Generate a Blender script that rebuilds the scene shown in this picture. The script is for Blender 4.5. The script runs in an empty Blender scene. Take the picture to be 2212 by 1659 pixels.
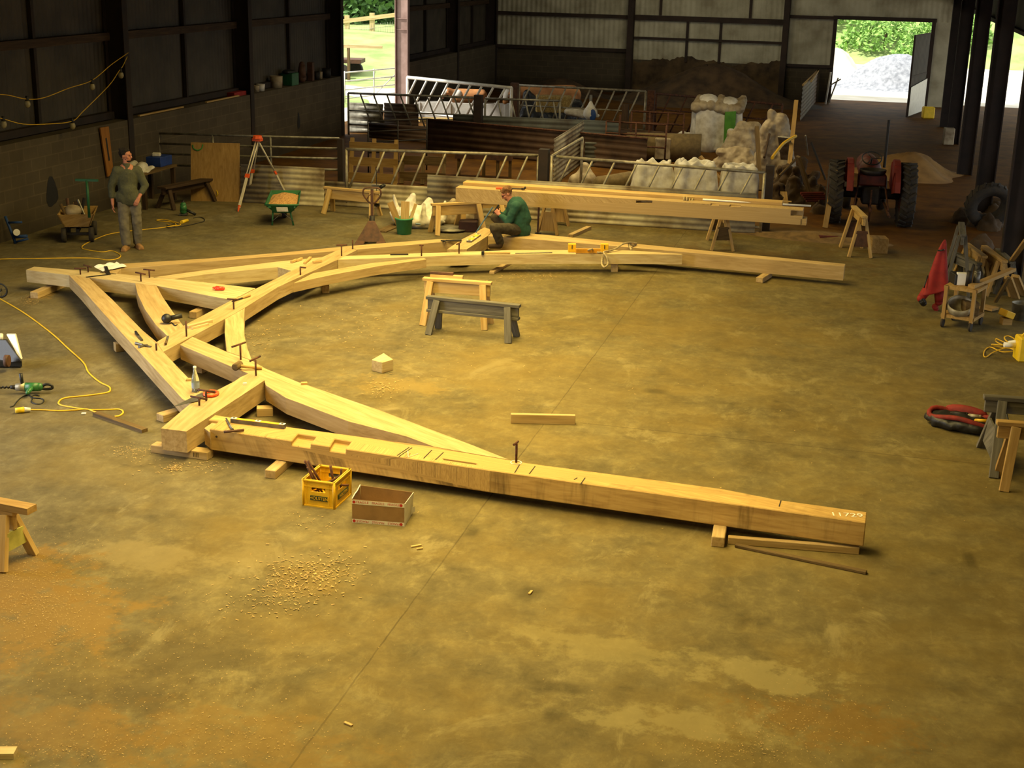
import bpy, bmesh, math, random
from mathutils import Vector, Matrix, Quaternion
random.seed(7)
PI = math.pi
S = bpy.context.scene
COL = S.collection
# ------------------------------------------------------------------ camera model (measured from the building's lines)
CH = 5.1
FPX = 2976.6
YAW, PITCH, ROLL = -0.24411, 0.30041, 0.02374
def _cam():
    cy, sy, cp, sp = math.cos(YAW), math.sin(YAW), math.cos(PITCH), math.sin(PITCH)
    f = Vector((sy*cp, cy*cp, -sp)); r = Vector((cy, -sy, 0)); u = r.cross(f)
    c, s = math.cos(ROLL), math.sin(ROLL)
    return c*r+s*u, -s*r+c*u, f
CR, CU, CF = _cam()
def ray(px, py): return CR*(px-1106)/FPX - CU*(py-829.5)/FPX + CF
def W(px, py, z=0.0):
    d = ray(px, py); t = (z-CH)/d.z
    return Vector((d.x*t, d.y*t, z))
def WY(px, py, y):
    d = ray(px, py); t = y/d.y
    return Vector((d.x*t, y, CH+d.z*t))
def WX(px, py, x):
    d = ray(px, py); t = x/d.x
    return Vector((x, d.y*t, CH+d.z*t))
def ZA(px, py, g):
    d = ray(px, py); t = (d.x*g[0]+d.y*g[1])/(d.x*d.x+d.y*d.y)
    return CH+d.z*t
VR = Vector((CR.x, CR.y, 0)).normalized()      # horizontal direction to the right
VF = Vector((CF.x, CF.y, 0)).normalized()      # horizontal direction away

# ------------------------------------------------------------------ object helpers
def tag(o, label=None, cat=None, group=None, kind=None):
    if label: o['label'] = label
    if cat: o['category'] = cat
    if group: o['group'] = group
    if kind: o['kind'] = kind
    return o
def thing(name, label, cat, loc=(0, 0, 0), rz=0.0, group=None):
    o = bpy.data.objects.new(name, None); COL.objects.link(o)
    o.empty_display_size = 0.1
    o.location = loc; o.rotation_euler = (0, 0, rz)
    return tag(o, label, cat, group)
def root_of(o):
    while o.parent: o = o.parent
    return o
def dup(root, loc=None, rz=None, label=None, group=None):
    def cp(o, par):
        c = o.copy(); COL.objects.link(c); c.parent = par
        for ch in kids.get(o.name, []): cp(ch, c)
        return c
    kids = {}
    for o in bpy.data.objects:
        if o.parent: kids.setdefault(o.parent.name, []).append(o)
    r = cp(root, None)
    if loc is not None: r.location = loc
    if rz is not None: r.rotation_euler = (0, 0, rz)
    if label: r['label'] = label
    if group: r['group'] = group
    return r
class B:
    """bmesh builder with a per-vertex grain coordinate"""
    def __init__(s):
        s.bm = bmesh.new(); s.g = s.bm.verts.layers.float_vector.new('gco')
    def _v(s, co, g):
        v = s.bm.verts.new(co); v[s.g] = g; return v
    def hexa(s, pts, L=None, gx=None):
        """8 pts: bottom 4 ccw, top 4"""
        off = Vector((random.uniform(-50, 50), random.uniform(-5, 5), random.uniform(-5, 5)))
        p = [Vector(q) for q in pts]
        ex = p[1]-p[0]; ey = p[3]-p[0]; ez = p[4]-p[0]
        ax = sorted([ex, ey, ez], key=lambda a: -a.length)
        ax = [a.normalized() if a.length > 1e-9 else Vector((0, 0, 1)) for a in ax]
        vs = [s._v(q, Vector([(q-p[0]).dot(a) for a in ax])+off) for q in p]
        for f in ((0, 3, 2, 1), (4, 5, 6, 7), (0, 1, 5, 4), (1, 2, 6, 5), (2, 3, 7, 6), (3, 0, 4, 7)):
            s.bm.faces.new([vs[i] for i in f])
        return s
    def box(s, c, size, rz=0.0, m=None):
        c = Vector(c); h = Vector(size)/2
        R = Matrix.Rotation(rz, 3, 'Z') if m is None else m
        q = [c+R@Vector((x*h.x, y*h.y, z*h.z)) for z in (-1, 1) for x, y in ((-1, -1), (1, -1), (1, 1), (-1, 1))]
        return s.hexa(q)
    def bar(s, p, q, w, h, up=(0, 0, 1), taper=1.0):
        """square bar from p to q (centre line): w sideways, h along up"""
        p = Vector(p); q = Vector(q); d = (q-p).normalized(); up = Vector(up)
        sd = d.cross(up)
        if sd.length < 1e-4: sd = d.cross(Vector((0, 1, 0)))
        sd.normalize(); u = sd.cross(d).normalized()
        a = [p-sd*w/2-u*h/2, p+sd*w/2-u*h/2, p+sd*w/2+u*h/2, p-sd*w/2+u*h/2]
        b = [q+(x-p)*taper for x in a]
        off = Vector((random.uniform(-50, 50), random.uniform(-5, 5), random.uniform(-5, 5)))
        L = (q-p).length
        va = [s._v(x, off+Vector((0, (x-p).dot(sd), (x-p).dot(u)))) for x in a]
        vb = [s._v(y, off+Vector((L, (x-p).dot(sd), (x-p).dot(u)))) for x, y in zip(a, b)]
        s.bm.faces.new(va[::-1]); s.bm.faces.new(vb)
        for i in range(4):
            j = (i+1) % 4
            s.bm.faces.new([va[i], va[j], vb[j], vb[i]])
        return s
    def prism(s, pts, z0, z1):
        """vertical prism over a plan outline"""
        P = [Vector((p[0], p[1])) for p in pts]
        ar = sum(P[i].x*P[(i+1) % len(P)].y-P[(i+1) % len(P)].x*P[i].y for i in range(len(P)))
        if ar < 0: P.reverse()
        best = (0, None)
        for i in range(len(P)):
            for j in range(i):
                l = (P[i]-P[j]).length
                if l > best[0]: best = (l, (P[i]-P[j]).normalized())
        d = best[1]; n = Vector((-d.y, d.x))
        off = Vector((random.uniform(-50, 50), random.uniform(-5, 5), random.uniform(-5, 5)))
        lo = [s._v((p.x, p.y, z0), off+Vector((p.dot(d), p.dot(n), 0))) for p in P]
        hi = [s._v((p.x, p.y, z1), off+Vector((p.dot(d), p.dot(n), z1-z0))) for p in P]
        s.bm.faces.new(lo[::-1]); s.bm.faces.new(hi)
        for i in range(len(P)):
            j = (i+1) % len(P)
            s.bm.faces.new([lo[i], lo[j], hi[j], hi[i]])
        return s
    def cone(s, p, q, r1, r2, n=12, cap=True):
        p = Vector(p); q = Vector(q); d = (q-p).normalized()
        sd = d.orthogonal().normalized(); u = d.cross(sd)
        off = Vector((random.uniform(-50, 50), 0, 0)); L = (q-p).length
        A = []; Bv = []
        for i in range(n):
            a = 2*PI*i/n; e = sd*math.cos(a)+u*math.sin(a)
            A.append(s._v(p+e*r1, off+Vector((0, math.cos(a)*r1, math.sin(a)*r1))))
            Bv.append(s._v(q+e*r2, off+Vector((L, math.cos(a)*r2, math.sin(a)*r2))))
        for i in range(n):
            j = (i+1) % n
            f = s.bm.faces.new([A[i], A[j], Bv[j], Bv[i]]); f.smooth = n > 8
        if cap:
            s.bm.faces.new(A[::-1]); s.bm.faces.new(Bv)
        return s
    def tube(s, pts, r, n=8, closed=False, rs=None):
        pts = [Vector(p) for p in pts]; N = len(pts); rings = []
        prev = None; L = 0
        for i, p in enumerate(pts):
            if closed: d = pts[(i+1) % N]-pts[i-1]
            else: d = pts[min(i+1, N-1)]-pts[max(i-1, 0)]
            if d.length < 1e-9: d = Vector((0, 0, 1))
            d.normalize()
            if prev is None: sd = d.orthogonal().normalized()
            else:
                sd = prev-d*prev.dot(d)
                sd = sd.normalized() if sd.length > 1e-6 else d.orthogonal().normalized()
            prev = sd; u = d.cross(sd)
            if i: L += (p-pts[i-1]).length
            rr = rs[i] if rs else r
            rings.append([s._v(p+(sd*math.cos(2*PI*k/n)+u*math.sin(2*PI*k/n))*rr, Vector((L, math.cos(2*PI*k/n)*rr, math.sin(2*PI*k/n)*rr))) for k in range(n)])
        M = N if closed else N-1
        for i in range(M):
            a = rings[i]; b = rings[(i+1) % N]
            for k in range(n):
                f = s.bm.faces.new([a[k], a[(k+1) % n], b[(k+1) % n], b[k]]); f.smooth = True
        if not closed:
            s.bm.faces.new(rings[0][::-1]); s.bm.faces.new(rings[-1])
        return s
    def lathe(s, c, prof, n=24, m=None, arc=2*PI):
        """profile [(r,z)] spun about z at c"""
        c = Vector(c); rings = []
        for r, z in prof:
            if r < 1e-6:
                p = Vector((0, 0, z)); p = (m@p if m else p)
                rings.append([s._v(c+p, p)]); continue
            ring = []
            for k in range(n):
                p = Vector((r*math.cos(2*PI*k/n), r*math.sin(2*PI*k/n), z)); p = (m@p if m else p)
                ring.append(s._v(c+p, p))
            rings.append(ring)
        for a, b in zip(rings, rings[1:]):
            for k in range(n):
                j = (k+1) % n
                if len(a) == 1 and len(b) == 1: continue
                if len(a) == 1: f = s.bm.faces.new([a[0], b[j], b[k]])
                elif len(b) == 1: f = s.bm.faces.new([a[k], a[j], b[0]])
                else: f = s.bm.faces.new([a[k], a[j], b[j], b[k]])
                f.smooth = True
        return s
    def ball(s, c, r, n=12, m=None):
        r = Vector((r, r, r)) if not hasattr(r, '__len__') else Vector(r)
        R = m or Matrix.Identity(3); c = Vector(c)
        rings = []
        for i in range(1, n//2+1):
            t = PI*i/(n//2+1)
            rings.append([s._v(c+R@Vector((r.x*math.sin(t)*math.cos(2*PI*k/n), r.y*math.sin(t)*math.sin(2*PI*k/n), r.z*math.cos(t))), Vector((0, 0, 0))) for k in range(n)])
        top = s._v(c+R@Vector((0, 0, r.z)), Vector()); bot = s._v(c-R@Vector((0, 0, r.z)), Vector())
        for k in range(n):
            j = (k+1) % n
            s.bm.faces.new([top, rings[0][k], rings[0][j]]).smooth = True
            s.bm.faces.new([bot, rings[-1][j], rings[-1][k]]).smooth = True
            for a, b in zip(rings, rings[1:]):
                s.bm.faces.new([a[k], b[k], b[j], a[j]]).smooth = True
        return s
    def caps(s, p, q, r1, r2, n=14, flat=None):
        """tapered capsule; flat=(axis, factor) squashes it about its own centre line"""
        p = Vector(p); q = Vector(q); n0 = len(s.bm.verts)
        s.cone(p, q, r1, r2, n); s.ball(p, r1, n); s.ball(q, r2, n)
        if flat:
            ax = Vector(flat[0]).normalized(); d = (q-p)
            s.bm.verts.ensure_lookup_table()
            for v in list(s.bm.verts)[n0:]:
                t = max(0, min(1, (v.co-p).dot(d)/max(d.length_squared, 1e-9))); c = p+d*t
                k = (v.co-c).dot(ax); v.co += ax*k*(flat[1]-1)
        return s
    def corr(s, a, b, hvec, pitch, amp, along=True, thick=0.0):
        """corrugated sheet from a to b, rising along hvec; along=True: ribs run a->b, else ribs run up"""
        a = Vector(a); b = Vector(b); h = Vector(hvec); d = b-a
        n = d.cross(h).normalized()
        if along: span = h; other = d
        else: span = d; other = h
        N = max(2, int(span.length/pitch*4)); 
        rows = []
        for i in range(N+1):
            t = i/N; off = n*amp*[0, 1, 0, -1][i % 4]*1.0
            p = a+span*t+off
            rows.append((s._v(p, p), s._v(p+other, p+other)))
        for r0, r1 in zip(rows, rows[1:]):
            f = s.bm.faces.new([r0[0], r1[0], r1[1], r0[1]]); f.smooth = True
        return s
    def quad(s, pts):
        vs = [s._v(p, Vector(p)) for p in pts]; s.bm.faces.new(vs); return s
    def mesh(s, name):
        me = bpy.data.meshes.new(name); s.bm.to_mesh(me); s.bm.free(); return me
    def obj(s, name, mat, parent=None, world=True, bevel=0.0, base=True, smooth=None):
        """link as one mesh object; world coordinates are re-based on the parent thing or on the mesh's own foot"""
        bm = s.bm
        bmesh.ops.recalc_face_normals(bm, faces=bm.faces)
        loc = Vector((0, 0, 0))
        if parent is not None and world:
            r = root_of(parent)
            Minv = (Matrix.Translation(r.location)@Matrix.Rotation(r.rotation_euler.z, 4, 'Z')).inverted()
            bmesh.ops.transform(bm, matrix=Minv, verts=bm.verts)
        elif parent is None and base and len(bm.verts):
            xs = [v.co.x for v in bm.verts]; ys = [v.co.y for v in bm.verts]; zs = [v.co.z for v in bm.verts]
            loc = Vector(((min(xs)+max(xs))/2, (min(ys)+max(ys))/2, min(zs)))
            bmesh.ops.translate(bm, vec=-loc, verts=bm.verts)
        me = s.mesh(name)
        if mat: me.materials.append(mat)
        o = bpy.data.objects.new(name, me); COL.objects.link(o); o.location = loc
        if parent is not None: o.parent = parent
        if bevel:
            m = o.modifiers.new('edge', 'BEVEL'); m.width = bevel; m.segments = 1; m.limit_method = 'ANGLE'; m.angle_limit = 0.7
        return o
def remesh(b, name, mat, parent=None, voxel=0.012, smooth=4, world=True, noise=0.0, nscale=0.3):
    """fuse the builder's overlapping solids into one continuous surface"""
    o = b.obj(name, mat, parent, world=world)
    m = o.modifiers.new('r', 'REMESH'); m.mode = 'VOXEL'; m.voxel_size = voxel
    if smooth:
        m = o.modifiers.new('s', 'SMOOTH'); m.iterations = smooth; m.factor = 0.5
    if noise:
        t = bpy.data.textures.new(name+'_tex', 'CLOUDS'); t.noise_scale = nscale
        m = o.modifiers.new('d', 'DISPLACE'); m.texture = t; m.strength = noise; m.mid_level = 0.5
    dg = bpy.context.evaluated_depsgraph_get(); dg.update()
    ev = o.evaluated_get(dg)
    me = bpy.data.meshes.new_from_object(ev)
    o.modifiers.clear(); old = o.data; o.data = me; bpy.data.meshes.remove(old); me.name = name
    me.materials.clear(); me.materials.append(mat)
    for p in me.polygons: p.use_smooth = True
    return o

# ------------------------------------------------------------------ materials
def lin(c):
    if isinstance(c, str):
        c = c.lstrip('#'); c = [int(c[i:i+2], 16)/255 for i in (0, 2, 4)]
    return tuple((x/12.92 if x <= .04045 else ((x+.055)/1.055)**2.4) for x in c)+(1,)
def nmat(name):
    m = bpy.data.materials.new(name); m.use_nodes = True
    nt = m.node_tree; nt.nodes.clear()
    o = nt.nodes.new('ShaderNodeOutputMaterial'); p = nt.nodes.new('ShaderNodeBsdfPrincipled')
    nt.links.new(p.outputs[0], o.inputs[0])
    return m, nt, p
def nd(nt, t, **kw):
    n = nt.nodes.new(t)
    for k, v in kw.items():
        if k in n.inputs: n.inputs[k].default_value = v
        else: setattr(n, k, v)
    return n
def ramp(nt, fac, stops):
    r = nt.nodes.new('ShaderNodeValToRGB'); e = r.color_ramp.elements
    while len(e) > 1: e.remove(e[-1])
    for i, (p, c) in enumerate(stops):
        x = e[0] if i == 0 else e.new(p)
        x.position = p; x.color = c if len(c) == 4 else lin(c)
    nt.links.new(fac, r.inputs[0]); return r.outputs[0]
def mathn(nt, op, a, b=None, c=None):
    n = nt.nodes.new('ShaderNodeMath'); n.operation = op
    for i, x in enumerate((a, b, c)):
        if x is None: continue
        if isinstance(x, (int, float)): n.inputs[i].default_value = x
        else: nt.links.new(x, n.inputs[i])
    return n.outputs[0]
def mixc(nt, f, a, b):
    n = nt.nodes.new('ShaderNodeMix'); n.data_type = 'RGBA'
    for i, x in ((0, f), (6, a), (7, b)):
        if isinstance(x, (int, float)): n.inputs[i].default_value = x
        elif isinstance(x, (tuple, list)): n.inputs[i].default_value = x
        else: nt.links.new(x, n.inputs[i])
    return n.outputs[2]
def coords(nt, kind, scale=(1, 1, 1)):
    mp = nt.nodes.new('ShaderNodeMapping'); mp.inputs['Scale'].default_value = scale
    if kind == 'gco':
        a = nt.nodes.new('ShaderNodeAttribute'); a.attribute_name = 'gco'; src = a.outputs['Vector']
    elif kind == 'world': src = nt.nodes.new('ShaderNodeNewGeometry').outputs['Position']
    else: src = nt.nodes.new('ShaderNodeTexCoord').outputs['Object']
    nt.links.new(src, mp.inputs[0]); return mp.outputs[0]
def noise(nt, vec, scale, detail=4, rough=.55, dist=0.0):
    n = nt.nodes.new('ShaderNodeTexNoise'); n.inputs['Scale'].default_value = scale
    n.inputs['Detail'].default_value = detail; n.inputs['Roughness'].default_value = rough; n.inputs['Distortion'].default_value = dist
    nt.links.new(vec, n.inputs['Vector']); return n.outputs['Fac']
def bump(nt, p, h, strength=.3, dist=.02):
    b = nt.nodes.new('ShaderNodeBump'); b.inputs['Strength'].default_value = strength; b.inputs['Distance'].default_value = dist
    nt.links.new(h, b.inputs['Height']); nt.links.new(b.outputs[0], p.inputs['Normal'])
_mc = {}
def plain(col, rough=.6, metal=0.0, var=.25, scale=6.0, col2=None, bmp=.15, kind='object', name=None, stretch=(1, 1, 1)):
    key = (col, rough, metal, var, scale, col2, bmp, kind, stretch)
    if key in _mc: return _mc[key]
    m, nt, p = nmat(name or 'paint_'+str(len(_mc)))
    v = coords(nt, kind, stretch); n = noise(nt, v, scale)
    a = lin(col)
    lo = tuple(x*(1-var) for x in a[:3])+(1,); hi = tuple(min(1, x*(1+var*.6)) for x in a[:3])+(1,)
    if col2: lo = lin(col2)
    c = ramp(nt, n, [(.32, lo), (.62, hi)])
    nt.links.new(c, p.inputs['Base Color'])
    p.inputs['Roughness'].default_value = rough; p.inputs['Metallic'].default_value = metal
    if bmp: bump(nt, p, noise(nt, v, scale*5), bmp, .01)
    _mc[key] = m; return m
def wood(name, c1, c2, c3, stain=None, rough=.75, ring=1.0):
    m, nt, p = nmat(name)
    v = coords(nt, 'gco', (1.1, 14, 14)); n1 = noise(nt, v, 1.6, 5, .6, .4)
    v2 = coords(nt, 'gco', (.5, 2.2, 2.2)); n2 = noise(nt, v2, 1.1, 3)
    c = ramp(nt, n1, [(.30, c1), (.5, c2), (.70, c3)])
    c = mixc(nt, mathn(nt, 'MULTIPLY', ramp(nt, n2, [(.35, (0, 0, 0, 1)), (.7, (1, 1, 1, 1))]), .45), c, lin(c1))
    if stain:
        # dark vertical streaks across the face of an old-sawn beam
        v3 = coords(nt, 'gco', (7, .5, .8)); n3 = noise(nt, v3, 1.0, 4, .65)
        v4 = coords(nt, 'gco', (1.0, .4, .4)); n4 = noise(nt, v4, .8, 2)
        f = mathn(nt, 'MULTIPLY', ramp(nt, n3, [(.50, (0, 0, 0, 1)), (.68, (1, 1, 1, 1))]), ramp(nt, n4, [(.36, (0, 0, 0, 1)), (.6, (1, 1, 1, 1))]))
        c = mixc(nt, mathn(nt, 'MULTIPLY', f, .7), c, lin(stain))
    nt.links.new(c, p.inputs['Base Color']); p.inputs['Roughness'].default_value = rough
    p.inputs['Specular IOR Level'].default_value = .25
    bump(nt, p, n1, .25, .006)
    return m
M = {}
M['oak'] = wood('fresh_oak', '#9a7f52', '#b39867', '#c2a87a')
M['oak_pale'] = wood('pale_oak', '#ab9262', '#c2ad7e', '#d0be92')
M['oak_post'] = wood('stained_oak', '#a07e48', '#bb9959', '#caaa6a', stain='#33240f')
M['pine'] = wood('pine', '#a8864c', '#bf9f66', '#cdb27c')
M['pine_dull'] = wood('dull_pine', '#8d6d3c', '#a5854e', '#b8985e')
M['grey_wood'] = wood('weathered_wood', '#4a463c', '#656055', '#7d776a')
M['old_wood'] = wood('old_brown_wood', '#4b3a22', '#64502f', '#7a643e')
M['dark_wood'] = wood('dark_wood', '#33261a', '#453424', '#57442f')
M['ply'] = wood('plywood', '#8a6a3a', '#9c7b46', '#ab8a52')
M['steel'] = plain('#6b6862', .45, .7, .3, 14)
M['rust'] = plain('#5a3722', .8, .3, .35, 18, '#38241a')
M['redbrown'] = plain('#573822', .7, .0, .25, 10, '#412a1a')
M['girder'] = plain('#2a1d15', .8, .0, .25, 3, '#1e1610')
M['darkiron'] = plain('#2c2825', .6, .5, .25, 12)
M['galv'] = plain('#8b8778', .5, .55, .25, 7, '#655f52')
M['galv_bar'] = plain('#a39b84', .5, .4, .2, 7, '#766c58')
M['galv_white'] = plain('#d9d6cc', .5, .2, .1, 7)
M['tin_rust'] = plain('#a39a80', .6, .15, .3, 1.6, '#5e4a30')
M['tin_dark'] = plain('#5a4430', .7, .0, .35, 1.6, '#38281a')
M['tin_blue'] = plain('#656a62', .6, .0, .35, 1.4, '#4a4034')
M['black'] = plain('#1b1a18', .5, 0, .25, 20)
M['rubber'] = plain('#26231f', .85, 0, .3, 12, '#3a3024')
M['green'] = plain('#1f5a34', .5, 0, .2, 6)
M['bucket'] = plain('#3f8f62', .5, 0, .12, 5)
M['toolgreen'] = plain('#2f6b3a', .4, 0, .15, 9)
M['yellow'] = plain('#dcae1c', .5, 0, .12, 8)
M['cable'] = plain('#e0b428', .55, 0, .1, 8)
M['brightyellow'] = plain('#e8c21a', .5, 0, .1, 8)
M['orange'] = plain('#e2571c', .5, 0, .12, 8)
M['red'] = plain('#8c1a12', .75, 0, .25, 8)
M['redpaint'] = plain('#5a1e14', .6, 0, .3, 5, '#3a1710')
M['white'] = plain('#e9e6de', .6, 0, .06, 8)
M['bagwhite'] = plain('#dcd8cc', .6, 0, .12, 5, '#b9b09c')
M['bagdirty'] = plain('#a8997c', .6, 0, .25, 4, '#7d6a4c')
M['sack'] = plain('#6b5a38', .9, 0, .25, 9)
M['rope'] = plain('#a3926a', .9, 0, .25, 40)
M['card'] = plain('#8a6a42', .85, 0, .15, 8)
M['blue'] = plain('#1d3f7a', .6, 0, .2, 6)
M['bluesteel'] = plain('#5d7d9a', .4, .4, .2, 10)
M['chalk'] = plain('#e6e2d6', .9, 0, .05, 30)
M['inkmark'] = plain('#2a2014', .9, 0, .1, 20)
M['tapewhite'] = plain('#d8d4c8', .5, 0, .08, 12)
M['tapered'] = plain('#b02a22', .5, 0, .1, 12)
M['shavings'] = plain('#a88e58', .9, 0, .3, 30, '#80663a')
M['skin'] = plain('#b5765a', .55, 0, .1, 20)
M['jumper'] = plain('#4c4d38', .9, 0, .15, 40)
M['jersey'] = plain('#1d4738', .9, 0, .15, 30)
M['trousers'] = plain('#6d6656', .9, 0, .18, 12)
M['trousers_dark'] = plain('#3c3424', .9, 0, .2, 12)
M['boots'] = plain('#8f6a3e', .8, 0, .2, 14)
M['hair_dark'] = plain('#1c130d', .9, 0, .3, 50)
M['hair_brown'] = plain('#6e4a28', .9, 0, .35, 50)
M['dirt'] = plain('#4b3c28', .95, 0, .35, 1.2, '#2f2519', .6)
M['sand'] = plain('#8d6c3c', .95, 0, .25, 3, None, .5)
M['muck'] = plain('#4a3822', .95, 0, .35, 2.0, '#2c2013', .8)
M['gravel'] = plain('#94979e', .95, 0, .25, 6, '#747880', .8)
M['straw'] = plain('#b59a5a', .95, 0, .3, 25, '#8a7240', .5)
M['cow'] = plain('#b27a46', .85, 0, .25, 2.5, '#8f5c32')
M['cowwhite'] = plain('#e4ddd0', .85, 0, .08, 5)
M['leaf'] = plain('#86ad52', .8, 0, .35, 3, '#5c8438')
M['leafdark'] = plain('#4a6c30', .85, 0, .35, 3, '#2d4a20')
M['grass'] = plain('#97a866', .9, 0, .3, .8, '#7d9150', .4)
M['yard'] = plain('#e6e1d4', .95, 0, .1, .6, '#cfc6b2', .3)
M['mud'] = plain('#8a7f6c', .9, 0, .3, 2, '#5d5142', .5)
M['paperwhite'] = plain('#ece9e2', .8, 0, .04, 10)
M['glassy'] = None
def glass():
    m, nt, p = nmat('clear_glass')
    p.inputs['Base Color'].default_value = (.85, .93, .92, 1); p.inputs['Roughness'].default_value = .08
    p.inputs['Transmission Weight'].default_value = .85; p.inputs['IOR'].default_value = 1.3
    v = coords(nt, 'object'); bump(nt, p, noise(nt, v, 20), .05, .01)
    return m
M['glassy'] = glass()
def text(s, size, mat, name, M4, parent=None, depth=.002):
    """lettering as a flat mesh; M4 places its own x-right / y-up plane"""
    cu = bpy.data.curves.new(name, 'FONT'); cu.body = s; cu.size = size; cu.extrude = depth; cu.align_x = 'CENTER'; cu.align_y = 'CENTER'
    o = bpy.data.objects.new(name, cu); COL.objects.link(o)
    dg = bpy.context.evaluated_depsgraph_get(); dg.update()
    me = bpy.data.meshes.new_from_object(o.evaluated_get(dg))
    bpy.data.objects.remove(o); bpy.data.curves.remove(cu)
    me.transform(M4)
    if parent is not None:
        r = root_of(parent)
        me.transform((Matrix.Translation(r.location)@Matrix.Rotation(r.rotation_euler.z, 4, 'Z')).inverted())
    me.materials.clear(); me.materials.append(mat); me.name = name
    o = bpy.data.objects.new(name, me); COL.objects.link(o)
    if parent is not None: o.parent = parent
    return o
def frame4(o, x, y):
    x = Vector(x).normalized(); y = Vector(y); y = (y-x*y.dot(x)).normalized(); z = x.cross(y)
    m = Matrix((x, y, z)).transposed().to_4x4(); m.translation = Vector(o); return m
def rot_between(a, b): return Vector(a).rotation_difference(Vector(b)).to_matrix()
def spline(pts, k=6):
    """Catmull-Rom through 3-D points"""
    P = [Vector(p) for p in pts]; P = [P[0]*2-P[1]]+P+[P[-1]*2-P[-2]]; out = []
    for i in range(1, len(P)-2):
        for j in range(k):
            t = j/k; a, b, c, d = P[i-1:i+3]
            out.append(.5*((2*b)+(c-a)*t+(2*a-5*b+4*c-d)*t*t+(3*b-a-3*c+d)*t**3))
    out.append(P[-2]); return out
# ================================================================== THE BUILDING
XL, XS, XR, YB = -14.8, -15.25, 2.75, 55.7
def struct(o): o['kind'] = 'structure'; return o
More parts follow.
